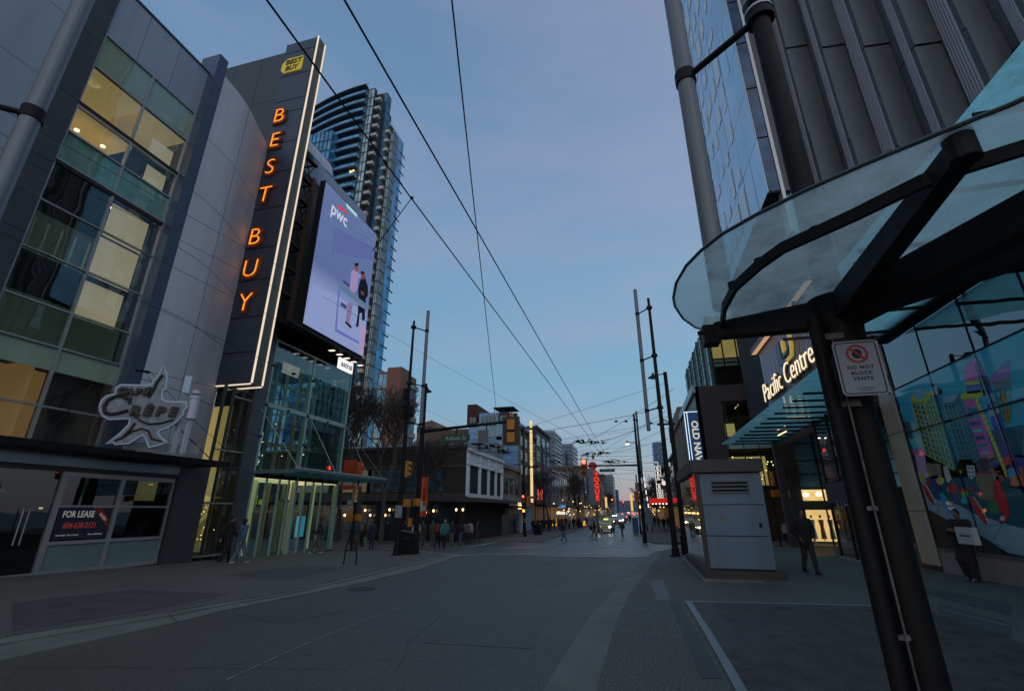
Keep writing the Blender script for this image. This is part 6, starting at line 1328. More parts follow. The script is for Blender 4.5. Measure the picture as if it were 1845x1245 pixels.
m = MB(); nY, nZ = 7, 12; ylist = [ty0 + (ty1 - ty0) * i / nY for i in range(nY + 1)]; zl = [tz0 + 3.55 * i for i in range(nZ + 1)]
for a, b in zip(ylist, ylist[1:]):
    for c, d in zip(zl, zl[1:]):
        tl = random.uniform(-.012, .012); m.add([(8 + tl, a + .02, c + .02), (8 - tl, b - .02, c + .02), (8 - tl, b - .02, d - .02), (8 + tl * .5, a + .02, d - .02)], [(0, 1, 2, 3)])
m.build('mirror_glazing', G_blue, tw)
MB().box(8.03, 9.2, ty0 + .04, ty1, tz0, 60).build('tower_body', M_framed, tw)
mm = mat('tower_near_glass', (.03, .06, .11), .1, .5, noise=.6, nscale=.8)
m = MB()
for c, d in zip(zl, zl[1:]): m.box(8.04, 8.62, ty0 - .02, ty0 + .04, c + .06, d - .06)
m.build('near_glazing', mm, tw)
MB().box(8.62, 8.78, ty0 - .1, ty0 + .5, tz0 - 2.5, 60).box(8.0, 8.04, ty0 - .03, ty0 + .1, tz0, 60).build('edge_strip', M_frame, tw)
MB().box(8.8, 9.25, ty0 + .3, ty0 + .4, 15, 60).build('teal_glazing', mat('teal_glazing', (.12, .34, .40), .15, .5), tw)
rnd = random.Random(5); M_palerefl = mat('pale_reflection', (.75, .88, .93), .4, 0)  # pale colour stands for a building mirrored in the tower glazing
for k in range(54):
    a = ty0 + 3.6 + 1.75 * (k % 5); z_ = tz0 + .5 + 3.0 * (k // 5) + .7 * rnd.random(); h_ = rnd.choice((.8, 1.3, 2.1)); MB().box(7.974, 7.982, a, a + rnd.choice((.7, 1.0, 1.3)), z_, z_ + h_).build('reflection_panel', M_palerefl, tw)
# ================================================================== BACKGROUND, LEFT SIDE
GW = mat('shop_window_dark', (.03, .045, .055), .12, .2, noise=.4, nscale=1); GWb = mat('upper_window', (.09, .14, .17), .12, .3, noise=.5, nscale=1.5)
cb = thing('corner_shop_building', 'low dark two storey corner building with a white framed upper side facade', 'building', (-22, 47, -.9))
gz0 = -.95; XC = -15.4; YC = 43.0
MB().box(-50, XC - .05, YC + .1, 55.8, gz0, 7.4).build('building_core', M_dark, cb)
MB().box(-50, XC - .1, YC, YC + .1, 2.9, 7.45).build('brick_wall', mat('dark_brick', (.042, .036, .030), .9, noise=.3, nscale=4, bump=.2), cb)
MB().box(-50, XC, YC - .25, YC, 2.55, 3.0).box(-50, XC, YC - .15, YC, 7.4, 7.7).build('dark_cornice', M_char, cb)
MB().box(-50, XC - .1, YC - .06, YC, 3.0, 3.25).box(-50, XC - .1, YC - .06, YC, 5.6, 5.9).build('brown_band', mat('brown_band', (.085, .065, .045), .8, noise=.2), cb)
for x0 in (-34, -29.3, -25.8, -21.6): MB().box(x0, x0 + 3.9, YC - .05, YC - .02, 3.4, 5.5).build('window', GWb, cb)
for x in [-40 + 2.6 * i for i in range(10)]: MB().box(x, x + .5, YC - .1, YC, gz0, 2.55).build('dark_pilaster', M_black, cb)
for x in [-39.4 + 2.6 * i for i in range(9)]: MB().box(x, x + 2.0, YC - .03, YC, gz0 + .1, 2.2).build('shop_window', GW, cb)
random.seed(5)
for q in ((610, 945), (625, 945), (602, 920), (622, 968), (655, 940), (668, 945)):
    c = at(*q, y=YC - .06); MB().box(c.x - .35, c.x + .35, YC - .05, YC - .04, c.z - .5, c.z + .5).build('poster', mat('grey_poster', (.10, .11, .11), .6, noise=.6, nscale=7), cb)
m = MB()
for q in ((601, 919), (621, 928), (658, 919), (667, 928), (694, 928), (702, 918), (753, 919), (767, 923), (781, 920), (822, 918), (834, 918)):
    c = at(*q, y=YC - .4); MB().ell(c, .10, .10, .12, 8, 6).build('wall_lamp', glow('edison_lamp', (1, .62, .28), 4), cb)
# white facade on the main street
Wf = M_white
m = MB(); m.box(XC - .05, XC, YC, 55.8, 2.9, 3.25).box(XC - .05, XC, YC, 55.8, 5.9, 7.25)
wy = [43.0, 44.0, 46.6, 47.3, 49.7, 50.4, 52.5, 53.1, 55.0, 55.8]
for a, b in zip(wy[0::2], wy[1::2]): m.box(XC - .05, XC, a, b, 3.25, 5.9)
m.box(XC, XC + .14, YC, 55.8, 5.85, 6.0).box(XC, XC + .25, YC, 55.8, 7.1, 7.4)
for y in (43.1, 46.8, 49.9, 52.7, 55.4): m.box(XC, XC + .12, y, y + .35, 3.0, 7.1)
m.build('white_facade', Wf, cb)
for a, b in zip(wy[1::2], wy[2::2]): MB().box(XC - .3, XC - .2, a, b, 3.3, 5.85).build('window', mat('facade_glass', (.06, .10, .115), .15, .3, noise=.4, nscale=1.2), cb)
MB().box(XC + .0, XC + 1.6, YC - 1.5, 57, 2.45, 2.75).box(-17.5, XC, YC - 1.6, YC - .2, 2.45, 2.75).build('shop_canopy', M_char, cb)
MB().box(XC - .3, XC - .2, 51.5, 55.6, gz0, 2.3).build('shop_front', mat('pale_front', (.12, .14, .14), .4), cb)
m = MB()
for y in (51.6, 52.3, 53.2, 54.1, 55.0): m.box(XC - .2, XC - .1, y, y + .15, gz0, 2.3)
m.box(XC - .2, XC - .1, 51.6, 55.4, 1.2, 1.35); m.build('door_frame', M_frame, cb)
MB().box(XC - .35, XC - .3, 43.5, 51, gz0, 2.3).build('shop_front', M_brick, cb)
text('wall_lettering', 'ART', .9, Wf, cb, (XC - .18, 45.1, 4.4), Y, Z, .03); text('wall_lettering', '&Co', .8, Wf, cb, (XC - .18, 45.2, 3.5), Y, Z, .03)
def cnt_windows(o, x, y0_, y1_, z0_, z1_, ny, nz, m_, fy=.62, fz=.6, facing='x', arch=False):
    for i in range(ny):
        for j in range(nz):
            cy_ = y0_ + (y1_ - y0_) * (i + .5) / ny; cz_ = z0_ + (z1_ - z0_) * (j + .5) / nz; hy, hz = (y1_ - y0_) / ny * fy / 2, (z1_ - z0_) / nz * fz / 2
            if facing == 'x': MB().box(x - .05, x + .03, cy_ - hy, cy_ + hy, cz_ - hz, cz_ + hz).build('window', m_, o)
            else: MB().box(cy_ - hy, cy_ + hy, x - .03, x + .05, cz_ - hz, cz_ + hz).build('window', m_, o)
def facade(name, label, y0_, y1_, h, m_, ny, nz, X0=XC, side=1, deep=14, gl=GWb, z1st=3.6, cornice=True, shop=None, cat='building', ribs=0):
    xb2 = X0 - deep * side; zg = g0((y0_ + y1_) / 2) - .3
    o = thing(name, label, cat, ((X0 + xb2) / 2, (y0_ + y1_) / 2, zg)); lo, hi = min(X0, xb2), max(X0, xb2)
    MB().box(lo, hi, y0_, y1_, z1st - 1, h).build('wall', m_, o); MB().box(lo + .3, hi - .3, y0_ + .02, y1_ - .02, zg, z1st - 1).build('ground_floor', M_dark, o)
    sx_ = X0 if side == 1 else X0 - .0
    for i in range(ny):
        for j in range(nz):
            cy_ = y0_ + (y1_ - y0_) * (i + .5) / ny; cz_ = z1st + (h - .8 - z1st) * (j + .5) / nz; hy, hz = (y1_ - y0_) / ny * .31, (h - .8 - z1st) / nz * .33
            MB().box(X0 - .06, X0 + .06, cy_ - hy, cy_ + hy, cz_ - hz, cz_ + hz).build('window', gl, o)
    if cornice: MB().box(min(X0, X0 + .35 * side), max(X0, X0 + .35 * side), y0_ - .05, y1_ + .05, h - .3, h + .1).build('cornice', m_, o)
    if ribs:
        m = MB()
        for i in range(ribs + 1): yy_ = y0_ + (y1_ - y0_) * i / ribs; m.box(min(X0, X0 + .2 * side), max(X0, X0 + .2 * side), yy_ - .15, yy_ + .15, z1st - .8, h - .3)
        m.build('pilasters', M_tan if m_ is not M_tan else M_stone, o)
    MB().box(min(X0, X0 + 1.2 * side), max(X0, X0 + 1.2 * side), y0_ + .3, y1_ - .3, z1st - 1.2, z1st - .95).build('shop_canopy', M_char, o)
    MB().box(min(X0 - .25 * side, X0 - .2 * side), max(X0 - .25 * side, X0 - .2 * side), y0_ + .4, y1_ - .4, zg + .3, z1st - 1.3).build('shop_window', shop or GW, o)
    return o
SW1 = mat('shop_glow_warm', (.3, .2, .1), .5, noise=.8, nscale=1.1, emit=(.9, .48, .14), es=.07); SW2 = mat('shop_glow_white', (.3, .3, .3), .5, noise=.8, nscale=1.3, emit=(.9, .8, .65), es=.07); SW3 = mat('shop_glow_dim', (.1, .07, .05), .5, noise=.9, nscale=1.2, emit=(.7, .35, .1), es=.035)
f1 = facade('tan_building', 'narrow tan stone building right of the white corner facade', 55.9, 64.2, 6.9, M_tan, 3, 1, z1st=3.2, shop=mat('pale_green_shop', (.08, .14, .14), .3, noise=.3, nscale=1))
MB().box(XC, XC + .5, 57, 64, 1.3, 3.2).build('pale_shop_sign', mat('pale_sign_board', (.25, .32, .32), .5), f1); MB().box(XC + .3, XC + .55, 63.6, 64.0, -1.2, 1.3).build('white_post', M_white, f1)
text('sign_lettering', 'Lids', .8, E_warm, f1, (XC + .55, 62.4, 1.9), Y, Z, .02)
# blue mural building
bm_ = thing('painted_building', 'tall building with a blue painted side wall and rooftop rooms behind the white corner facade', 'building', (-19, 66, -.9))
yb_ = 64.25; L_ = at(845, 762, y=yb_); Rr = at(925, 745, y=yb_)
blz = at(900, 760, y=yb_).z
M_bw = mat('painted_blue', (.24, .44, .72), .75, noise=.35, nscale=.22, det=3)
MB().box(L_.x, XC - .05, yb_, 72, -1, blz).build('painted_wall', M_bw, bm_)
m = MB(); 
for a, b, c, d in ((905, 790, 915, 800),): pass
rnd = random.Random(9)
for i in range(7):
    c = at(860 + 8 * i, 815 + 3 * i, y=yb_); m.box(c.x - 1.4, c.x + 1.6, yb_ - .03, yb_, c.z, c.z + .14)
m.build('painted_bands', mat('painted_pale', (.36, .56, .8), .75), bm_)
m = MB()
for q, r_ in (((868, 775), .8), ((890, 770), 1.2), ((905, 800), .9)): c = at(*q, y=yb_); m.box(c.x - r_, c.x + r_, yb_ - .02, yb_, c.z - r_ * 1.5, c.z + r_ * 1.2)
m.build('painted_patch', mat('painted_green', (.32, .48, .55), .75, noise=.2), bm_)
ta = at(845, 731, y=yb_ + .5); tb2 = at(862, 731, y=yb_ + .5); MB().box(ta.x, tb2.x, yb_ - .2, 72, blz - .5, ta.z).build('stair_tower', mat('dark_red_brick', (.085, .028, .024), .85, noise=.2, nscale=3), bm_)
for k in (0, 1): c = at(849 + 6 * k, 757, y=yb_ - .25); MB().box(c.x - .22, c.x + .22, yb_ - .26, yb_ - .2, c.z - .45, c.z + .4).build('window', GWb, bm_)
ra, rb2 = at(864, 745, y=yb_), at(898, 744, y=yb_); MB().box(ra.x, rb2.x, yb_ - .1, 70, blz - .2, ra.z).build('roof_room', mat('roof_room_blue', (.28, .44, .66), .7), bm_)
for k in range(4): c = at(870 + 7 * k, 757, y=yb_); MB().box(c.x - .22, c.x + .22, yb_ - .14, yb_ - .1, c.z - .75, c.z + .7).build('window', GWb, bm_)
ra, rb2 = at(899, 744, y=yb_), at(913, 744, y=yb_); MB().box(ra.x, rb2.x + .4, yb_ - .1, 71, blz - .2, ra.z).build('roof_room', mat('dark_red_brick', (.085, .028, .024), .85), bm_)
for k in range(2): c = at(904 + 6 * k, 756, y=yb_); MB().box(c.x - .25, c.x + .25, yb_ - .14, yb_ - .1, c.z - .6, c.z + .6).build('window', GWb, bm_)
c = at(912, 738, y=yb_ + 2); MB().box(c.x - 1.6, c.x + 1.5, yb_ + .5, yb_ + 4, c.z, c.z + .12).tube((c.x - 1.4, yb_ + .6, blz), (c.x - 1.4, yb_ + .6, c.z), .06, .06, 6).tube((c.x + 1.2, yb_ + .6, blz), (c.x + 1.2, yb_ + .6, c.z), .06, .06, 6).build('pergola', M_black, bm_)
ta = at(931, 745, y=60)
hb_ = thing('hotel_sign', 'tall dark blade sign with dim orange letters on the blue painted building', 'sign', (at(925, 770, y=62).x, 62, 8))
a_, b_ = at(914, 745, y=62), at(931, 785, y=62); MB().box(a_.x, b_.x, 61.9, 62.6, b_.z, a_.z).build('sign_case', M_char, hb_)
for i, ch in enumerate('HOTEL'): text('letter', ch, (a_.z - b_.z) * .15, mat('orange_letter', (.40, .13, .03), .5, emit=(1, .3, .03), es=.12), hb_, ((a_.x + b_.x) / 2, 61.88, a_.z - (a_.z - b_.z) * (.18 + .185 * i)), X, Z, .03, off=.03)
f2 = facade('brown_building', 'ornate brown brick building with pale trim beside the blue painted wall', 64.45, 76, at(935, 780, y=66).z + .6, M_brick, 4, 4, z1st=4.2, gl=GWb, ribs=4, shop=SW3)
row = [(76, 90, 15, M_char, 3, 4, SW3), (90, 100, 9.0, mat('teal_shop', (.06, .11, .12), .4), 3, 1, SW1), (100, 113, 9.5, M_stone, 4, 2, SW1), (113, 124, 11.5, M_brick, 4, 3, SW2), (124, 136, 11, M_tan, 5, 3, SW1), (136, 150, 13.5, M_brick, 5, 4, SW3), (150, 168, 15, M_tan, 6, 4, SW2), (168, 190, 13, M_char, 6, 3, SW1), (190, 215, 17, M_brick, 7, 4, SW3), (215, 245, 14, M_tan, 7, 3, SW2), (245, 290, 19, M_char, 8, 4, SW1), (290, 350, 15, M_brick, 8, 3, SW3)]
lab = ['charcoal mid rise right behind the glowing vertical tube on the left', 'low teal shop building with a red lit panel on the left row', 'plain grey stone building with two window rows on the left row', 'brown brick building with three window rows on the left row', 'tan building in the middle of the left row', 'tall brown brick building before the lit theatre signs', 'tan stone building behind the lit theatre signs', 'charcoal building past the red lit theatre sign', 'brick building far down the left side of the street', 'tan building far down the left side of the street', 'dark tall building near the end of the left row', 'last brick building at the end of the left row']
for (a, b, h, m_, ny, nz, sp_), lb_ in zip(row, lab): facade('street_building', lb_, a, b, h, m_, ny, nz, shop=sp_, ribs=ny if m_ in (M_brick, M_tan) else 0)
rpn = at(990, 885, x=XC + .1); o = thing('advert_screen', 'red lit advertising panel on the low teal shop building', 'panel', (XC + .3, 96, 2)); ya9, yb9, za9, zb9 = at(966, 890, x=XC).y, at(977, 890, x=XC).y, at(972, 903, x=XC).z, at(972, 881, x=XC).z; MB().box(XC + .06, XC + .12, ya9, yb9, za9, zb9).build('lit_face', glow('advert_panel', (1, .03, .02), .45), o)
rnd = random.Random(2); m = MB()
for k in range(6): m.box(XC + .12, XC + .14, ya9 + (yb9 - ya9) * k / 6, ya9 + (yb9 - ya9) * (k + .5) / 6, za9 + .2 + rnd.random() * .4, zb9 - rnd.random())
m.build('panel_print', glow('red_print', (1, .25, .18), .6), o)
# towers far behind
def slab_tower(name, label, x0, x1, y0_, y1_, z1_, m_, nx, nz, gl, cat='tower'):
    o = thing(name, label, cat, ((x0 + x1) / 2, (y0_ + y1_) / 2, -1)); MB().box(x0, x1, y0_, y1_, -1, z1_).build('wall', m_, o)
    for j in range(nz): z = 4 + (z1_ - 4) * j / nz; MB().box(x0 - .15, x1 + .15, y0_ - .15, y1_, z, z + (z1_ - 4) / nz * .32).build('floor_band', gl, o)
    m = MB()
    for i in range(nx + 1): x = x0 + (x1 - x0) * i / nx; m.box(x - .12, x + .12, y0_ - .22, y0_, 3, z1_)
    m.build('facade_mullions', m_, o)
    return o
def span(pxa, pxb, pyt, y): a, b = at(pxa, pyt, y=y), at(pxb, pyt, y=y); return a.x, b.x, a.z
M_t1 = mat('night_glass', (.09, .16, .26), .2, .3, noise=.4, nscale=.3); M_t2 = mat('band_grey', (.10, .12, .15), .6); M_t3 = mat('office_pale', (.27, .31, .33), .6)
a, b, z = span(1003, 1031, 800, 170); slab_tower('office_tower', 'dark blue stepped tower above the left street row', a, b, 170, 185, z, M_t1, 8, 14, mat('band_blue', (.07, .10, .16), .4))
a, b, z = span(995, 1018, 814, 168); slab_tower('office_tower', 'lower dark shoulder block beside the stepped blue tower', a, b, 166, 180, z, M_t1, 5, 10, M_t2)
a, b, z = span(1020, 1045, 840, 210); slab_tower('apartment_tower', 'blue grey balcony block just right of the stepped tower', a, b, 210, 225, z, M_t2, 7, 12, M_t1)
a, b, z = span(1078, 1103, 855, 260); slab_tower('office_block', 'pale office block with horizontal window bands beyond the red theatre sign', a, b, 260, 285, z, M_t3, 6, 9, M_t1)
a, b, z = span(1104, 1113, 882, 330); slab_tower('office_block', 'narrow blue grey block near the end of the street', a, b, 330, 345, z, M_t1, 4, 10, M_t2)
a, b, z = span(1113, 1117, 905, 400); slab_tower('office_block', 'lowest tiny block at the very end of the street', a, b, 400, 410, z, M_t1, 3, 5, M_t2)
a, b, z = span(933, 945, 790, 90); slab_tower('apartment_tower', 'dark residential tower edge just left of the glowing tube', a - 4, b + 1.2, 120, 132, at(940, 778, y=120).z, M_t1, 6, 16, M_t2)
a, b, z = span(1176, 1197, 797, 230); o = slab_tower('office_tower', 'tower clad in speckled blue and white panels on the right', a, b, 230, 245, z, mat('speck_blue', (.05, .14, .35), .4), 5, 1, mat('speck_blue', (.05, .14, .35), .4))
m = MB(); rnd = random.Random(4)
for k in range(160): x = a + rnd.random() * (b - a - .6); zz = 6 + rnd.random() * (z - 7); m.box(x, x + .6, 229.6, 229.7, zz, zz + .5)
m.build('pale_panels', mat('pale_panels', (.25, .33, .45), .5), o)
MB().add([(-400, 700, -5), (400, 700, -5), (400, 900, 22), (-60, 800, 16), (-400, 900, 26)], [(0, 1, 3), (1, 2, 3), (0, 3, 4)]).build('distant_hill', mat('hill', (.05, .06, .085), .9, noise=.3, nscale=.02), None, kind='structure')
# ================================================================== curved residential tower (left)
rt = thing('residential_tower', 'very tall curved glass residential tower with stacked balconies behind the store', 'tower', (-62, 84, -1))
TY = 80.0; tp = lambda x, y, yy=TY: at(x, y, y=yy)
ztop = tp(665, 155).z; xl_, xm_, xr_, xe_ = tp(545, 300).x, tp(665, 155).x, tp(690, 200).x, tp(705, 175).x
# curved front: arc bulging towards the camera
arc = []
for i in range(15): t_ = i / 14; x = xl_ - 6 + (xm_ - xl_ + 6) * t_; arc.append(Vector((x, TY + 4.5 * (1 - t_) ** 1.8, 0)))
TG = mat('tower_curtain', (.09, .28, .46), .15, .5, noise=.55, nscale=.35); TB = mat('tower_slab_dark', (.035, .05, .07), .6); TP = mat('tower_pale_glass', (.42, .56, .58), .2, .4, noise=.4, nscale=.5); TT = mat('tower_teal_strip', (.10, .32, .46), .15, .5, noise=.3, nscale=.3); CN = mat('tower_concrete', (.42, .42, .38), .8)
m = MB(); m.prism([(p.x, p.y) for p in arc] + [(xm_, TY + 20), (xl_ - 6, TY + 20)], -1, ztop - 1).build('curved_body', TG, rt)
nfl = 36; fh = (ztop - 3) / nfl
for j in range(2, nfl + 1):
    z = 2 + fh * j; m = MB()
    for p, q in zip(arc, arc[1:]): 
        n = Vector((q.y - p.y, -(q.x - p.x), 0)).normalized() * 1.3
        m.add([p + Z * z, q + Z * z, q + n + Z * z, p + n + Z * z, p + Z * (z + .35), q + Z * (z + .35), q + n + Z * (z + .35), p + n + Z * (z + .35)], [(3, 2, 1, 0), (4, 5, 6, 7), (2, 3, 7, 6), (1, 2, 6, 5), (0, 4, 7, 3)])
    m.build('balcony_slab', TB, rt)
BG = mat('balcony_glass', (.14, .38, .55), .12, .4, noise=.3, nscale=.5)
for j in range(2, nfl):
    z = 2 + fh * j + .35; m = MB()
    for p, q in zip(arc, arc[1:]):
        n = Vector((q.y - p.y, -(q.x - p.x), 0)).normalized() * 1.25; m.add([p + n + Z * z, q + n + Z * z, q + n + Z * (z + .75), p + n + Z * (z + .75)], [(0, 1, 2, 3)])
    m.build('balcony_glass', BG, rt)
m = MB()
for i, p in enumerate(arc): m.box(p.x - .06, p.x + .06, p.y - .12, p.y + .1, -1, ztop - 1)
m.build('curtain_mullions', TB, rt)
# lower projecting blue bay
ba, bb2 = tp(572, 240), tp(607, 232); bz = tp(600, 238, TY - 2).z
bxa, bxb = tp(560, 250, TY - 2.5).x, tp(600, 238, TY - 2.5).x
MB().box(bxa - 3, bxb, TY - 2.5, TY + 6, -1, bz).build('projecting_bay', TG, rt)
m = MB()
for j in range(28): z = 4 + (bz - 4) * j / 28; m.box(bxa - 3.05, bxb + .05, TY - 2.6, TY - 2.4, z, z + .3)
for i in range(9): x = bxa - 3 + (bxb - bxa + 3) * i / 8; m.box(x - .08, x + .08, TY - 2.62, TY - 2.5, -1, bz)
m.build('bay_grid', TB, rt)
# pale glass strip, concrete balcony stack, teal strip, second stack
def stack(pxt0, pxt1, pyt, name, yy, mat_, grid_m, bal=None, nfl_=36, far=None):
    x0, x1, z1_ = tp(pxt0, pyt, yy).x, tp(pxt1, pyt, yy).x, tp(pxt0, pyt, yy).z; d_ = ray(far or pxt1 + 4, pyt); ye = x1 / d_.x * d_.y
    MB().box(x0, x1, yy, ye, -1, z1_).build(name, mat_, rt); m = MB(); f_ = z1_ / nfl_
    for j in range(1, nfl_ + 1):
        z = f_ * j
        if bal: MB().box(x0 - .1, x1 + .1, yy - .9, yy, z - f_, z - f_ + .8).build('balcony_front', grid_m, rt)
        else: m.box(x0, x1 + .05, yy - .06, ye, z - .3, z)
    if not bal:
        k = max(2, int((x1 - x0) / 1.6))
        for i in range(k + 1): x = x0 + (x1 - x0) * i / k; m.box(x - .07, x + .07, yy - .08, yy, 0, z1_)
    if not bal:
        for yy2 in [yy + (ye - yy) * i / 4 for i in range(5)]: m.box(x1, x1 + .08, yy2 - .06, yy2 + .06, 0, z1_)
        m.build(name + '_grid', grid_m, rt)
    return x0, x1, z1_
stack(665, 676, 162, 'pale_glass_strip', TY + .3, TP, TB)
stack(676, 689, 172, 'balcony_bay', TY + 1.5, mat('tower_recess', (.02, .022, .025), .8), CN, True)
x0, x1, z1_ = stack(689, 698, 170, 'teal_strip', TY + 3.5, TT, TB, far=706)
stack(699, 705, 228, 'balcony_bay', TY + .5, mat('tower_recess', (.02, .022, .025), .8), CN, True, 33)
x0, x1, z1_ = stack(705, 710, 240, 'pale_glass_strip', TY + .2, TP, TB, None, 33, far=718)
ye_ = x1 / ray(718, 400).x * ray(718, 400).y
for j in range(1, 33): z = z1_ * j / 33; MB().box(x1, x1 + .15, ye_ - 2.5, ye_ + .1, z - .3, z).build('edge_balcony', TB, rt)
m = MB()
for p, q in zip(arc, arc[1:]): m.tube(p + Z * (ztop + .9), q + Z * (ztop + .9), .1, .1, 5)
m.build('roof_rail', M_frame, rt); MB().box(xm_ - 8, xm_, TY + 2, TY + 12, ztop - 1, ztop + 1.2).build('roof_plant', TB, rt)
c = tp(632, 310, TY - 1); MB().ell(c, .35, .3, .3).ell(c + Vector((.7, 0, .2)), .25, .2, .2).build('balcony_lamp', E_warm, rt)
# brick and glass mid rise
bk = thing('apartment_block', 'brick and blue glass mid rise block between the tall tower and the pole', 'apartment block', (-38, 75, -1))
a, b = at(682, 668, y=72), at(724, 668, y=72); RB = mat('rust_brick', (.20, .10, .075), .85, noise=.2, nscale=2)
yk = b.x / ray(750, 690).x * ray(750, 690).y
MB().box(a.x, b.x, 72, yk, -1, a.z - .3).build('brick_wall', RB, bk)
for k in range(5):
    for j in range(8):
        x = a.x + (b.x - a.x) * (.06 + .19 * k); MB().box(x, x + (b.x - a.x) * .165, 71.93, 72, a.z - 3.3 - 2.9 * j, a.z - .8 - 2.9 * j).build('window', mat('blue_window', (.14, .36, .5), .15, .4, noise=.4, nscale=1), bk)
MB().box(b.x - 2.6, b.x + .1, 71.6, 75, -1, a.z + .3).build('brick_bay', RB, bk)
c2 = at(752, 690, y=84)
MB().box(b.x + .1, b.x + .2, 75, yk, -1, b.z - 1.4).build('glass_side', mat('green_glass_side', (.10, .15, .16), .3, .3), bk)
for j in range(9):
    z = b.z - 2.0 - 2.9 * j; MB().box(b.x + .1, b.x + .5, 75, yk + .1, z - .5, z + .4).build('pale_band', mat('pale_band', (.26, .29, .29), .6), bk)
pb_ = thing('background_building', 'long low grey building seen behind the bare trees', 'building', (-30, 62, -1)); a, b = at(700, 822, y=60), at(845, 808, y=60)
MB().box(-50, -17, 58, 62, -1, at(780, 800, y=58).z).build('wall', mat('blue_grey_wall', (.22, .28, .34), .8, noise=.15, nscale=2), pb_)
m = MB()
for i in range(14): m.box(-49 + 2.3 * i, -48.9 + 2.3 * i, 57.9, 58, 3, at(780, 800, y=58).z)
m.build('wall_joint', M_char, pb_)
tb_ = thing('background_building', 'small tan gabled building top right of the pole lamp', 'building', (at(770, 765, y=66).x, 68, -1)); a, b = at(752, 765, y=66), at(790, 765, y=66)
MB().poly([Vector((a.x, 66, -1)), Vector((b.x, 66, -1)), Vector((b.x, 66, a.z - .8)), Vector((b.x - 1.2, 66, a.z + .6)), Vector((a.x, 66, a.z))], 6, (0, -1, 0)).build('wall', mat('ochre_wall', (.17, .12, .08), .8), tb_)
MB().box(a.x, b.x - 1, 65.9, 66, a.z - 1.2, a.z - .4).build('dark_strip', M_char, tb_)
# ================================================================== RIGHT SIDE background
on = thing('corner_store', 'dark clad corner store across the side street with lit interiors and blue lettered blade sign', 'building', (12, 50, -.9))
ox0, oy, oz = 5.95, 44.0, 12.35
m = MB(); m.box(ox0, 8.0, oy, oy + .4, -1, oz).box(8.0, 13.0, oy, oy + .4, 10.9, oz).box(11.9, 13.0, oy, oy + .4, -1, 10.9).build('dark_cladding', M_char, on)
MB().box(ox0, ox0 + .3, oy, 58, 3.2, oz).build('side_cladding', M_metD, on); MB().box(ox0 - .25, ox0 + .02, oy - .1, 58, oz - .6, oz + .1).build('edge_trim', M_metL, on)
MB().box(8.0, 30, oy + 7, oy + 7.2, -1, oz).box(8, 30, oy + .1, oy + 7, oz - .3, oz - .05).build('store_core', M_dark, on)
Mst = mat('store_warm_room', (.4, .28, .12), .7, noise=.7, nscale=1.3, emit=(.9, .56, .20), es=.42)
MB().box(8.0, 12, oy + 5, oy + 5.1, 3.9, 6.5).build('lit_room', Mst, on); MB().box(8.2, 11.8, oy + 6, oy + 6.1, 7.9, 10.6).build('lit_room', mat('store_dim_room', (.08, .07, .05), .7, noise=.7, nscale=1), on)
MB().box(8.3, 9.6, oy + 4, oy + 4.1, 8.3, 9.5).build('lit_room', Mst, on)
m = MB()
for z in (2.6, 3.5, 6.6, 7.6, 10.7): m.box(8, 11.9, oy + .1, oy + .25, z - .08, z + .08)
for x in (8.1, 9.3, 10.5, 11.8): m.box(x - .04, x + .04, oy + .1, oy + .25, 2.6, 10.9)
m.build('window_frame', M_black, on)
MB().box(8, 11.9, oy + .1, oy + .2, 6.7, 7.5).build('teal_spandrel', M_teals, on)
for z0_, z1_ in ((3.6, 6.5), (7.7, 10.6)): MB().box(8, 11.9, oy + .15, oy + .16, z0_, z1_).build('window_pane', G_clear, on)
m = MB(); rnd = random.Random(8)
for k in range(34): c = Vector((8.2 + 3.5 * rnd.random(), oy + 1 + 3 * rnd.random(), 4.0 + 2.2 * rnd.random())); m.ell(c, .06, .06, .06, 6, 4)
for k in range(3): c = at(1294 + 30 * k, 740 - 4 * k, y=oy + 2); m.beam(c, c + Vector((.35, 0, .35)), .04, .04)
m.build('ceiling_spots', E_warm, on)
MB().box(13.0, 30, oy + .2, oy + .4, 3.4, oz).build('blue_glass_front', mat('teal_front', (.13, .34, .40), .25, .3, noise=.2, nscale=.7), on)
m = MB()
for z in (3.4, 4.5, 5.6, 7.0, 9.0): m.box(13, 30, oy + .14, oy + .22, z - .04, z + .04)
for x in (13.0, 14.6, 16.2, 17.8): m.box(x - .05, x + .05, oy + .12, oy + .22, -1, oz)
m.build('front_mullion', M_black, on)
m = MB(); 
for k in range(8): c = at(1448 + 5 * k, 845 + (k % 3) * 4, y=oy + .1); m.ell(c, .05, .03, .04, 6, 4)
m.build('front_dots', mat('pale_dots', (.4, .5, .52), .5), on)
MB().box(13.1, 16.3, oy + 2.5, oy + 2.6, -.7, 3.3).build('lit_room', mat('boutique_room', (.5, .36, .12), .7, noise=.8, nscale=1.6, emit=(1, .68, .26), es=.6), on)
MB().box(12.9, 16.4, oy + .1, oy + .3, 1.75, 2.45).build('green_fascia', mat('green_fascia', (.03, .06, .03), .6), on); MB().box(13.1, 16.3, oy + .3, oy + 2.5, 3.2, 3.3).build('lit_ceiling', glow('boutique_ceiling', (1, .72, .3), .8), on)
for k in range(4):
    c = Vector((13.7 + .65 * k, oy + 1.2, -.8)); m = MB(); m.ell(c + Z * 2.05, .09, .1, .13).tube(c + Z * 1.25, c + Z * 1.8, .12, .2, 10).tube(c + Z * .35, c + Z * 1.25, .2, .13, 10).tube(c, c + Z * .4, .03, .03, 8)
    m.build('mannequin', [M_white, mat('mannequin_orange', (.5, .2, .06), .6), M_cream, CL['khaki']][k], on, smooth=True)
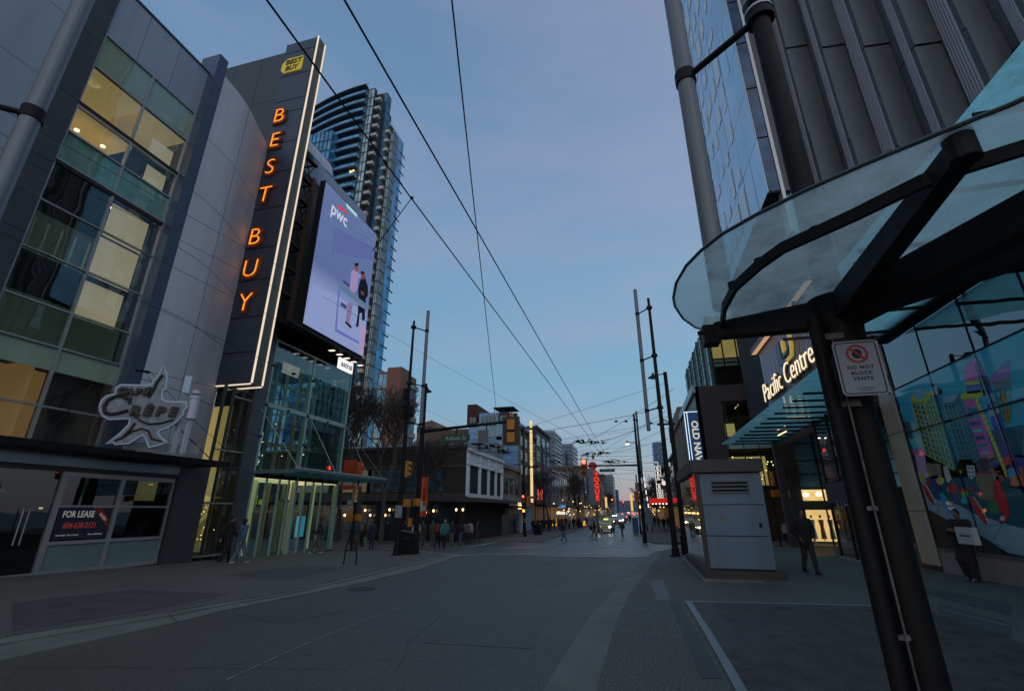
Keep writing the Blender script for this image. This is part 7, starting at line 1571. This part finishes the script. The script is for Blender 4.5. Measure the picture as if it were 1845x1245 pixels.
for q in ((1452, 891), (1475, 890)):
    c = at(*q, y=oy - .1); MB().ell(c, .22, .1, .17).build('round_lamp', glow('round_lamp', (1, .85, .55), 3), on)
# store's blade sign
os_ = thing('blade_sign', 'dark blue vertical blade sign with pale letters and a glowing white blue edge', 'sign', (5.3, 43.6, 3))
z1_, z0_ = at(1245, 743, y=43.6).z, at(1245, 835, y=43.6).z
MB().box(5.0, 5.85, 43.45, 43.7, z0_ - 1, z1_).build('sign_case', mat('sign_blue', (.012, .035, .095), .4, emit=(.02, .07, .25), es=.25), os_)
for x_, m_ in ((4.93, glow('blue_white', (.55, .75, 1), 1.6)), (4.72, glow('blue_white', (.55, .75, 1), 1.6))): MB().box(x_, x_ + .035, 43.4, 43.6, z0_ - 1, z1_ - (0 if x_ > 4.9 else .1)).build('light_line', m_, os_)
MB().box(4.75, 4.93, 43.5, 43.65, z0_ - 1, z1_ - .1).build('sign_side', mat('sign_side_dark', (.03, .03, .05), .5), os_)
MB().box(4.7, 5.85, 43.4, 43.6, z1_, z1_ + .04).build('light_line', glow('blue_white', (.55, .75, 1), 1.6), os_)
text('lettering', 'OLD NAVY', .52, glow('sign_cream', (.9, .9, .72), .6), os_, (5.24, 43.43, (z0_ + z1_) / 2 - .55), -Z, X, .02, sx=1.05, off=.02, space=1.02)
# glass upper block with lattice
gu = thing('glass_office_block', 'green glass office floors with projecting lattice screens above the dark corner store', 'building', (13, 54, 12.4))
gx0, gzt = 8.0, 19.5
MB().box(gx0 + .3, 30, oy + 1.3, 66, 12.45, gzt).build('core', M_dark, gu)
MB().box(gx0, 11.5, oy + 1.0, oy + 1.1, 14.3, 15.1).build('teal_spandrel', M_teals, gu)
MB().box(8.1, 11.6, oy + 1.25, oy + 1.28, 15.1, gzt).build('lit_room', mat('office_lit', (.4, .3, .1), .7, noise=.7, nscale=.9, emit=(.8, .58, .22), es=.33), gu)
MB().box(11.7, 30, oy + 1.0, oy + 1.06, 12.4, gzt).build('teal_glazing', mat('teal_front', (.13, .34, .40), .25), gu)
m = MB()
for x in (8.0, 9.0, 10.2, 11.4, 12.6): m.box(x - .05, x + .05, oy + .9, oy + 1.1, 12.4, gzt)
for z in (12.5, 14.3, 14.7, 15.1): m.box(8, 13, oy + .92, oy + 1.1, z - .05, z + .05)
m.build('mullion', M_black, gu)
MB().box(8, 13, oy + .97, oy + 1.0, 12.5, 19.4).build('window_pane', glass('office_glass', (.82, .88, .82), 1.5, .03), gu)
MB().box(gx0 - .02, gx0 + .1, oy + 1.1, 66, 12.5, gzt).build('side_glazing', mat('side_teal', (.26, .56, .58), .25, .3, noise=.15, nscale=.5), gu)
m = MB()
for i in range(18): y = oy + 1.3 + 1.2 * i; m.box(gx0 - .2, gx0, y, y + .03, 12.4, gzt) if i % 3 == 0 else m.box(gx0 - .08, gx0, y, y + .06, 12.4, gzt)
for j in range(6): z = 12.6 + 1.25 * j; m.box(gx0 - .2, gx0 - .16, oy + 1.1, 66, z, z + .04)
m.build('lattice_screen', mat('lattice_dark', (.04, .06, .06), .5), gu)
# old stone buildings down the right side
rs = [(58, 71, 12.0, M_tan, 5, 4, 'beige stone building with tall windows left of the dark corner store', SW2), (71, 84, 9.6, M_char, 4, 2, 'dark low building beside the vertical white lettered sign', SW1), (84, 100, 8, M_stone, 5, 2, 'pale two storey building behind the red lit awning', SW1), (100, 125, 10, M_brick, 6, 3, 'brown brick building far down the right side', SW3), (125, 160, 9, M_tan, 7, 2, 'tan low building far down the right side', SW1), (160, 230, 10, M_char, 9, 2, 'long dark row at the far right end of the street', SW1)]
for (a, b, h, m_, ny, nz, lb_, sp_) in rs:
    X0 = 5.95
    o = facade('street_building', lb_, a, b, h, m_, ny, nz, X0=X0, side=-1, deep=12, shop=sp_, ribs=ny if m_ is M_tan else 0)
MB().box(6.0, 12, 62, 80, 12.0, 14.2).build('roof_block', M_tan, None, 'small beige rooftop room above the old stone building on the right', 'roof room')
rr_ = thing('vertical_sign', 'tall white outlined vertical sign with a white letter in each box on the right side', 'sign', (3.4, 75, 3))
zt_, zb3 = at(1183, 840, y=75).z, at(1190, 905, y=75).z; xs_ = 3.42; hh = (zt_ - zb3); E_w2 = glow('sign_white', (1, .97, .9), .95)
MB().box(xs_ - .32, xs_ + .32, 75, 75.4, zb3, zt_ + .1).build('sign_case', BK, rr_)
m = MB(); m.box(xs_ - .42, xs_ - .36, 74.9, 75, zb3, zt_ + .1).box(xs_ + .36, xs_ + .42, 74.9, 75, zb3, zt_ + .1)
letters = 'REC ROOM'; st = hh / 8
for i in range(9): z = zt_ - st * i; m.box(xs_ - .4, xs_ + .4, 74.9, 75, z - .03, z + .03)
m.box(xs_ - .4, xs_ + .15, 74.9, 75, zt_ + .55, zt_ + .62).box(xs_ + .1, xs_ + .16, 74.9, 75, zt_ + .1, zt_ + .6).build('white_outline', E_w2, rr_)
for i, ch in enumerate(letters):
    if ch != ' ': text('letter', ch, st * .62, E_w2, rr_, (xs_, 74.95, zt_ - st * (i + .82)), X, Z, .03, off=.02)
# light-bulb column and small signs on the right
m = MB(); o = thing('light_dashes', 'column of short white vertical light bars on the far right', 'lights', (2.1, 78, 3))
for i in range(7): c = at(1158 + 2.0 * i, 850 + 12 * i, y=80); m.box(c.x - .08, c.x + .08, 79.9, 80, c.z - .35, c.z + .25)
m.build('light_bar', E_w2, o)
o = thing('round_picture_sign', 'dark square sign with a round white blob on the right side', 'sign', (4.4, 74, 5)); c = at(1196, 870, y=74)
MB().box(c.x - .45, c.x + .45, 74, 74.2, c.z - .9, c.z + .8).build('sign_board', mat('sign_dark_red', (.10, .015, .015), .5), o); MB().ell((c.x, 73.95, c.z), .32, .05, .34).ell((c.x - .15, 73.95, c.z + .45), .14, .05, .12).build('white_blob', glow('blob_white', (1, .95, .9), .7), o)
o = thing('red_awning', 'glowing red awning with small white bulbs over the right pavement', 'awning', (4.8, 72, 1.6))
c = at(1195, 903, y=74); MB().box(1.9, 5.9, 70, 80, c.z - .35, c.z + .35).build('awning_cloth', glow('awning_red', (1, .035, .03), .42), o)
m = MB()
for i in range(9): m.ell((2.1 + .45 * i, 69.8, c.z - .38), .07, .07, .07, 6, 4)
m.build('awning_bulb', E_white, o); MB().box(2, 5.9, 70.2, 79.8, c.z - .6, c.z - .4).build('awning_underside', mat('awn_dark', (.05, .01, .01), .7), o)
# theatre signs on the left
o = thing('theatre_sign', 'tall red lit vertical theatre sign with domed top and red letters on the left', 'sign', (-8.3, 108, 4))
yv = 108.0; zt_, zb3 = at(1073, 848, y=yv).z, at(1079, 905, y=yv).z; cxv = (at(1073, 850, y=yv).x + at(1078, 900, y=yv).x) / 2
MB().box(cxv - 2.0, cxv - .55, yv, yv + .5, zb3 - .5, zt_ + .6).build('pale_side', mat('sign_pale_side', (.16, .22, .27), .5), o); MB().box(cxv - .55, cxv + .45, yv, yv + .5, zb3, zt_).build('letter_panel', mat('sign_dull_red', (.22, .03, .03), .5, emit=(1, .04, .03), es=.12), o)
for i, ch in enumerate('VOGUE'): text('letter', ch, (zt_ - zb3) * .15, glow('neon_red', (1, .06, .04), .85), o, (cxv, yv - .05, zt_ - (zt_ - zb3) * (.17 + .19 * i)), X, Z, .04, off=.06)
MB().ell((cxv - .7, yv + .2, zt_ + 1.1), .95, .3, .9).build('dome_disc', mat('dome_red', (.22, .015, .015), .5, emit=(1, .05, .03), es=.08), o); MB().ell((cxv - .5, yv + .2, zt_ + 3.1), .35, .3, .6).tube((cxv - .5, yv + .2, zt_ + 3.6), (cxv - .5, yv + .2, zt_ + 4.4), .08, .04, 6).build('finial', mat('gold_finial', (.30, .18, .05), .4, .3), o)
o = thing('theatre_sign', 'dark vertical theatre sign with pale letters left of the red lit one', 'sign', (-11, 92, 4)); yv = 92.0; c0_, c1__ = at(1055, 857, y=yv), at(1056, 890, y=yv)
MB().box(c0_.x - .55, c0_.x + .4, yv, yv + .4, c1__.z, c0_.z).build('sign_case', mat('sign_night_blue', (.02, .03, .06), .5), o)
for i, ch in enumerate('ORPHEUM'): text('letter', ch, (c0_.z - c1__.z) * .11, mat('letter_pale_blue', (.25, .32, .42), .5, emit=(.4, .5, .7), es=.15), o, (c0_.x - .08, yv - .03, c0_.z - (c0_.z - c1__.z) * (.13 + .138 * i)), X, Z, .03, off=.02)
# glowing tube pole and mid distance poles
yq = 60.0; a, b = at(955, 757, y=yq), at(960, 905, y=yq); pq = at(948, 900, y=yq - 1)
pole_pair((-13.6, 59.2, g0(59)), ((a.x + b.x) / 2, yq), at(945, 768, y=59.2).z, b.z, a.z, (at(950, 773, y=yq).z, b.z + .6), 'black street pole whose light tube glows warm yellow on the left', r=.14, rt=.17, lit=True, taper=.6)
ppairs = [(975, 800, -1, 74), (987, 792, 1, 74), (1141, 740, 1, 58), (1153, 752, -1, 58)]
def dist_pair(pp_, pt_, tt_, ytop_p, ytop_t, yb2, label, lit=False):
    p = at(pp_, 930, y=yb2); zt1 = at(pp_, ytop_p, y=yb2).z; t_ = at(pt_, ytop_t, y=yb2 + .8); b_z = at(pt_, tt_, y=yb2 + .8).z
    return pole_pair((p.x, yb2, g0(yb2)), (t_.x, yb2 + .8), zt1, b_z, t_.z, (zt1 - .6, b_z + .5), label, r=.13, rt=.11, taper=.5)
dist_pair(980, 990, 870, 801, 791, 78, 'distant pair of thin street poles above the left row of shops'); dist_pair(1158, 1146, 860, 745, 742, 52, 'distant black pole pair left of the far right signal mast'); dist_pair(1160, 1152, 880, 800, 795, 75, 'farther thin pole pair right beside the overhead signal mast'); dist_pair(1043, 1037, 890, 850, 846, 115, 'tiny far pole pair before the dark theatre sign')
# ================================================================== BARE TREES
def tree_mesh(seed, h, spread, depth=6, thick=.12, up=.5):
    rnd = random.Random(seed); tr, tw_ = MB(), MB()
    def grow(p, d, l, r, k):
        n = 2 if k > 1 else 1; q = p
        for i in range(n):
            d = (d + Vector((rnd.uniform(-.14, .14), rnd.uniform(-.14, .14), rnd.uniform(-.05, .12)))).normalized(); q2 = q + d * l / n
            (tr if k >= depth - 1 else tw_).tube(q, q2, r * (1 - .15 * i), r * (1 - .15 * (i + 1)), 6 if k > 2 else 3, False); q = q2
        if k == 0: return
        for i in range(3 if k > 1 else 2):
            a = rnd.uniform(0, 6.28); s = rnd.uniform(.35, .85) * spread; nd = (d + Vector((s * c_(a), s * s_(a), up * rnd.uniform(-.1, .6)))).normalized(); grow(q - d * l * rnd.uniform(0, .25), nd, l * rnd.uniform(.62, .82), max(.013, r * .62), k - 1)
    grow(Vector((0, 0, 0)), Vector((0, 0, 1)), h * .3, thick, depth); return tr, tw_
def tree_proto(name, seed, h, spread, depth, thick, up=.5):
    t, w2 = tree_mesh(seed, h, spread, depth, thick, up); o = thing(name, None, 'tree', (0, 0, 0)); t.build('trunk', M_tree, o); w2.build('crown', M_tree, o); return o
T1 = tree_proto('bare_tree', 1, 9.0, .95, 7, .17); T2 = tree_proto('bare_tree', 5, 9.0, 1.0, 7, .16); T3 = tree_proto('bare_tree', 9, 5.0, .45, 5, .07, 1.2)
def put(T_, loc, rz, s, label, first=[set()]):
    key = T_.name
    if key not in first[0]: first[0].add(key); o = T_
    else: o = copy_tree(T_)
    o.location = loc; o.rotation_euler = (0, 0, rz); o.scale = (s, s, s * 1.15); o['label'] = label; o['group'] = 'bare street trees'; o['category'] = 'tree'
big = [(T1, 648, 975, 36, 1.45, 'spreading bare tree right behind the glass entrance box'), (T2, 690, 972, 37, 1.4, 'wide bare tree left of the corner street pole'), (T1, 735, 970, 40, 1.0, 'bare tree behind the corner mast in front of the dark building'), (T2, 612, 975, 40, 1.5, 'bare tree seen through the glass entrance box'), (T1, 585, 975, 48, 1.6, 'bare tree farthest left behind the glass entrance'), (T2, 792, 960, 57.2, 1.2, 'bare tree whose top twigs rise above the corner building')]
for i, (T_, px1, py1, yy_, s, lb_) in enumerate(big):
    p = at(px1, 930, y=yy_); p.z = g0(yy_); put(T_, p, i * 1.3, s, lb_)
k = 0
for side, xs2 in (('left', -11.5), ('right', 3.2)):
    for j, yy_ in enumerate((68, 80, 92, 105, 120, 136, 155, 178, 205, 235) if side == 'left' else (90, 106, 124, 146, 172, 205)):
        put((T1, T3, T2)[k % 3], (xs2 + .5 * ((k * 7) % 3 - 1), yy_, g0(yy_)), k * 2.1, (.9, 1.3, .95)[k % 3], f'bare street tree on the {side} pavement, ' + ('nearest' if j == 0 else ('farthest' if yy_ in (235, 205) and j > 4 else ['second', 'third', 'fourth', 'fifth', 'sixth', 'seventh', 'eighth', 'ninth', 'tenth'][j - 1])) + ' in its row'); k += 1
put(T3, (11.2, 41.8, g0(42)), .4, 1.35, 'slim upright bare tree in front of the lit boutique on the right')
# far-right corner signal seen beside the kiosk
q = at(1398, 930, y=34); o = thing('signal_post', 'signal post with amber pedestrian boxes between the kiosk and the shopping centre', 'signal post', (q.x, 34, g0(34)))
MB().tube((q.x, 34, g0(34)), (q.x, 34, at(1398, 850, y=34).z), .07, .06, 8).build('post', M_black, o)
signal('traffic light beside the kiosk top corner facing away', at(1389, 862, y=34), 150, -1, s=.95); ped('amber pedestrian signal left one behind the kiosk corner', at(1397, 889, y=33.8), 10, None, 1.1); ped('amber pedestrian signal right one behind the kiosk corner', at(1416, 890, y=33.8), -30, None, 1.1)
q = at(1491, 818, y=28); signal('lit red traffic light reflected high beside the thin near post', (q.x, 28.5, q.z), 0, 0, s=.8)
# ================================================================== VEHICLES
def car(label, pos, rz, paint, lights, kind='car', taxi=False, s=1.):
    o = thing('car', label, 'car', pos, 'cars on the far roadway'); o.rotation_euler = (0, 0, rz); p = Vector(pos)
    prof = [(-2.25, .35), (-2.25, .75), (-2.1, .92), (-1.2, 1.0), (-.55, 1.42), (.75, 1.45), (1.5, 1.05), (2.15, .98), (2.25, .7), (2.25, .35)]
    m = MB(); m.poly([p + Vector((.88, a, b)) for a, b in prof], 1.76, (1, 0, 0)); m.build('body', paint, o, bevel=.06, smooth=True)
    m = MB(); m.poly([p + Vector((.72, a, b)) for a, b in [(-1.1, 1.04), (-.5, 1.44), (.7, 1.47), (1.35, 1.06)]], 1.44, (1, 0, 0)); m.build('cabin', paint, o)
    MB().add([p + Vector(v) for v in ((-.68, -1.12, 1.03), (.68, -1.12, 1.03), (.60, -.62, 1.38), (-.60, -.62, 1.38))], [(0, 1, 2, 3)]).build('windscreen', BK, o)
    for a in (-1.4, 1.4):
        for b in (-.82, .82): MB().tube(p + Vector((b - .1, a, .33)), p + Vector((b + .1, a, .33)), .33, .33, 16).build('wheel', BK, o, smooth=True)
    for b in (-.68, .68): MB().ell(p + Vector((b, -2.24, .68)), .17, .06, .10).build('headlight', lights, o)
    for b in (-.7, .7): MB().box(p.x + b - .14, p.x + b + .14, p.y + 2.23, p.y + 2.27, p.z + .75, p.z + .9).build('taillight', E_red, o)
    if taxi: MB().box(p.x - .3, p.x + .3, p.y - .1, p.y + .15, p.z + 1.47, p.z + 1.65).build('roof_lamp', glow('taxi_lamp', (.9, .85, .1), 1.2), o)
    o.scale = (s,) * 3; return o
PT = lambda n, c: mat('paint_' + n, c, .25, .3, coat=.6)
EH = glow('headlamp', (1, .9, .68), 14)
car('yellow taxi with a lit roof sign and bright headlight approaching the crossing', G(1093, 958) + Z * .02, rad(-3), PT('yellow', (.38, .28, .05)), EH, taxi=True)
for (q, c, lb_, rz) in (((1098, 940), (.35, .30, .08), 'pale yellow car farther behind the taxi', 0), ((1108, 938), (.22, .24, .28), 'silver car left of centre behind the taxi', 8), ((1118, 937), (.16, .2, .28), 'blue grey car right beside the silver car', -5), ((1124, 933), (.03, .03, .035), 'dark car showing red tail lights in the right lane', 180), ((1131, 931), (.08, .02, .02), 'dark red car with tail lights farthest right', 180), ((1115, 930), (.3, .3, .3), 'small white car far away with headlights on', 0), ((1126, 928), (.03, .03, .04), 'tiny far car with red tail lights at the end of the road', 180)):
    p = at(*q, y={0: 95}.get(1, 95)); yy_ = {940: 92, 938: 100, 937: 104, 933: 130, 931: 140, 930: 165, 928: 190}[q[1]]; p = at(q[0], 930, y=yy_); car(lb_, Vector((p.x, yy_, g0(yy_))), rad(rz), PT('c%d' % q[0], c), EH)
# small lights down the street
m = MB(); rnd = random.Random(12); o = thing('shop_lights', 'strings of tiny warm shop and headlamp lights far down the street', 'lights', (-5, 150, 0))
for k in range(46): yy_ = rnd.uniform(85, 260); c = Vector((XC + .5 + rnd.uniform(0, 2.2), yy_, rnd.uniform(.4, 3.6))); m.ell(c, .12, .12, .12, 6, 4)
for k in range(26): yy_ = rnd.uniform(85, 240); c = Vector((5.6 - rnd.uniform(0, 2), yy_, rnd.uniform(.4, 3.2))); m.ell(c, .12, .12, .12, 6, 4)
m.build('warm_bulbs', E_warm, o); T(o, None, None, None, 'stuff')
m = MB()
for k in range(16): yy_ = rnd.uniform(150, 330); c = Vector((rnd.uniform(-4, .5), yy_, g0(yy_) + .8)); m.ell(c, .16, .16, .12, 6, 4)
m.build('red_bulbs', E_red, o); m = MB()
for k in range(12): yy_ = rnd.uniform(150, 330); c = Vector((rnd.uniform(-8, -4.5), yy_, g0(yy_) + .8)); m.ell(c, .18, .18, .14, 6, 4)
m.build('white_bulbs', E_white, o)
for q, yy_, lb_ in (((1103, 903), 150, 'small lit red traffic light far away left of the road centre'), ((1123, 907), 170, 'small lit red traffic light far away over the road centre')):
    c = at(*q, y=yy_); signal(lb_, c, 0, 0, s=1.6)
for i, (q, yy_, w_, h_, r_) in enumerate((((1138, 905), 140, .6, 4.5, (1, .62, .12)), ((1092, 905), 170, .7, 3.5, (1, .6, .2)), ((998, 948), 88, 1.0, 2.4, (1, .42, .04)), ((1012, 924), 92, 2.0, .5, (1, .9, .8)), ((1012, 912), 94, 1.5, .5, (.1, .3, .7)), ((1052, 948), 90, .8, 1.8, (1, .5, .08)))):
    c = at(*q, y=yy_); MB().box(c.x - w_ / 2, c.x + w_ / 2, yy_, yy_ + .2, c.z - h_ / 2, c.z + h_ / 2).build('lit_shop_sign', glow('shop_sign_%d' % i, r_, .8), None, ['tall thin golden lit sign far on the right of the road', 'golden lit sign cluster right of the red theatre sign', 'orange lit doorway panel behind the far left bin', 'white lit strip sign above the left far pavement', 'blue sign board above the white strip sign', 'small yellow lit kiosk front on the left far pavement'][i], 'sign')
# ================================================================== OVERHEAD WIRES
def sag(a, b, s, n=14): a, b = Vector(a), Vector(b); return [a.lerp(b, i / n) - Z * (s * 4 * (i / n) * (1 - i / n)) for i in range(n + 1)]
def wire(pts, r, label, group='overhead trolley wires'): return MB().path(pts, r, 5).build('overhead_wire', M_wire, None, label, 'wire', group)
wire([Vector((-2.85, -4, 6.0)), Vector((-2.83, 5, 6)), Vector((-2.5, 33, 6.0)), Vector((-2.5, 44, 5.8)), Vector((-2.7, 90, 5.2))], .011, 'long trolley wire running up the street, the left one of the pair')
wire([Vector((-2.17, -4, 6.0)), Vector((-2.16, 6, 6)), Vector((-2.18, 27, 6.0)), Vector((-2.0, 44, 5.8)), Vector((-2.1, 90, 5.2))], .011, 'long trolley wire running up the street, the right one of the pair')
a, b = at(815, 10, z=6.3), at(895, 748, z=6.0); wire([a + (a - b) * .3, a, a.lerp(b, .5), b], .009, 'single wire crossing diagonally from top centre to the left corner')
a, b = at(690, 594, x=-12.5), at(1045, 790, z=6.0); wire(sag(a + (a - b) * .25, b, .12), .008, 'thin wire from behind the billboard to the crossing knot')
a, b = at(755, 742, x=-11.5), at(975, 835, z=6); wire(sag(at(620, 664, x=-16), b, .1), .008, 'thin wire starting beside the small lit sign')
for i, (p, q) in enumerate((((22, 205), (470, 470)), ((22, 273), (400, 450)), ((22, 330), (420, 545)), ((22, 375), (460, 600)), ((22, 425), (500, 620)))):
    pass
for i, (za_, x_) in enumerate(((6.9, -14.2), (6.3, -13.6), (5.9, -13.2), (7.3, -13.9))):
    a, b = at(22, (205, 275, 330, 425)[i], x=x_), at(500, (478, 520, 575, 660)[i], x=x_); wire(sag(a + (a - b) * .3, b + (b - a) * .2, .05), .008, ['thin span wire crossing the window wall, uppermost', 'thin span wire crossing the window wall, second from the top', 'thin span wire crossing the window wall, third from the top', 'thin span wire crossing the window wall, lowest'][i], 'span wires in front of the store')
# cross spans over the intersection
cross = [((757, 800), 26, (1165, 742), 27, .25), ((757, 820), 30, (1200, 760), 28, .2), ((790, 805), 32, (1200, 835), 34, .15), ((820, 838), 36, (1160, 800), 40, .1), ((840, 800), 30, (1200, 690), 27, .1), ((870, 870), 44, (1200, 815), 38, .1), ((950, 800), 60, (1180, 770), 45, .1), ((960, 830), 60, (1200, 845), 48, .12), ((1000, 860), 75, (1150, 850), 60, .1), ((830, 775), 28, (1090, 840), 44, .1), ((880, 850), 44, (1100, 790), 34, .05), ((950, 845), 60, (1146, 775), 44, .1), ((757, 790), 26, (960, 870), 60, .1), ((1030, 845), 60, (1200, 740), 30, .1), ((985, 820), 75, (1158, 812), 52, .1)]
extra = [((1055, 797), 36, (1215, 700), 26), ((1070, 800), 38, (1215, 745), 27), ((1075, 820), 44, (1205, 790), 30), ((1090, 818), 44, (1225, 760), 28), ((960, 815), 60, (1110, 832), 46), ((860, 808), 27, (1060, 842), 44), ((900, 812), 30, (1150, 822), 44), ((940, 790), 59, (1055, 797), 36), ((1060, 838), 44, (1215, 850), 40), ((1030, 850), 70, (1180, 868), 60), ((1000, 845), 60, (1170, 855), 50), ((757, 808), 25, (905, 812), 30)]
for i, (pa, ya_, pb2, yb3, sg_) in enumerate(cross): wire(sag(at(*pa, y=ya_), at(*pb2, y=yb3), sg_), .013 if i in (0, 2) else .010, f'span wire over the crossing from the ' + ['left mast, thickest', 'left mast, just below the thickest', 'back of the street name plate', 'white corner facade roofline', 'left mast arm end rising right', 'white corner facade windows', 'glowing yellow tube top', 'glowing yellow tube middle', 'thin far pole pair', 'left mast arm dropping right', 'white corner facade and rising right', 'glowing yellow tube lower part', 'left mast and dropping to the far street', 'left theatre sign rising steeply right', 'thin far pole pair, upper one'][i], 'span wires over the intersection')
for i, (pa, ya_, pb2, yb3) in enumerate(extra): wire(sag(at(*pa, y=ya_), at(*pb2, y=yb3), .12), .012, 'black feeder wire ' + ['rising from the trolley wire knot to the tall right pole', 'second one rising from the trolley wire knot', 'leaving the hoop above the overhead signal', 'right of the hoop rising to the lamp post', 'from the glowing tube to the long mast arm', 'from the blue painted wall to the overhead signal', 'from the hotel sign to the far right mast', 'from the glowing tube pole to the trolley wire knot', 'low one right of the overhead signal', 'lowest over the far street', 'second lowest over the far street', 'short one below the left mast arm'][i], 'feeder wires over the intersection')
# switch hardware knots
def knot(cn_, r, label):
    rnd = random.Random(int(cn_.x * 100)); m = MB()
    for k in range(9):
        a = cn_ + Vector((rnd.uniform(-r, r), rnd.uniform(-r, r) * 2, rnd.uniform(-.06, .06))); b = a + Vector((rnd.uniform(-r, r) * .9, rnd.uniform(-r, r) * 1.6, rnd.uniform(-.05, .05))); m.tube(a, b, .04, .03, 6)
    for k in range(4): m.ell(cn_ + Vector((rnd.uniform(-r, r), rnd.uniform(-r, r), 0)), .10, .10, .10, 6, 5)
    m.build('wire_switch', M_wire, None, label, 'wire fitting', 'trolley wire fittings')
for q, yy_, r, lb_ in (((880, 803), 26, .7, 'tangled wire switch left of the blue painted wall'), ((905, 812), 30, .5, 'small wire switch under the hotel sign'), ((1055, 795), 36, .7, 'wire switch where both long trolley wires meet'), ((1075, 797), 40, .6, 'wire switch just right of the trolley wire meeting point'), ((1068, 818), 44, .8, 'wire switch above the overhead red signal'), ((1085, 816), 44, .5, 'small wire fitting right of the overhead red signal'), ((1110, 832), 46, .9, 'flat wire crossing over the long mast arm'), ((955, 840), 40, .6, 'wire fitting in front of the glowing tube'), ((1000, 832), 50, .6, 'wire fitting before the stepped blue tower')):
    knot(at(*q, y=yy_), r, lb_)
m = MB()
for q, yy_ in (((1110, 759), 27), ((1128, 759), 27), ((1173, 762), 28), ((1053, 790), 34)): c = at(*q, y=yy_); m.ell(c, .10, .07, .06, 8, 6)
for i, q in enumerate(((1110, 759), (1128, 759), (1173, 762))): c = at(*q, y=27); MB().ell(c, .10, .07, .06, 8, 6).build('wire_insulator', M_wire, None, ['small black wire insulator high over the street, left one', 'small black wire insulator high over the street, middle one', 'small black wire insulator next to the grey tube'][i], 'wire fitting', 'wire insulators')
m = MB(); c = at(1053, 828, y=43)
for i in range(12): a0_, a1_ = math.pi * i / 12, math.pi * (i + 1) / 12; m.tube(c + Vector((.35 * c_(a0_), 0, .35 * s_(a0_))), c + Vector((.35 * c_(a1_), 0, .35 * s_(a1_))), .03, .03, 6)
m.build('wire_hoop', M_wire, None, 'half round black hoop above the overhead red signal', 'wire fitting')
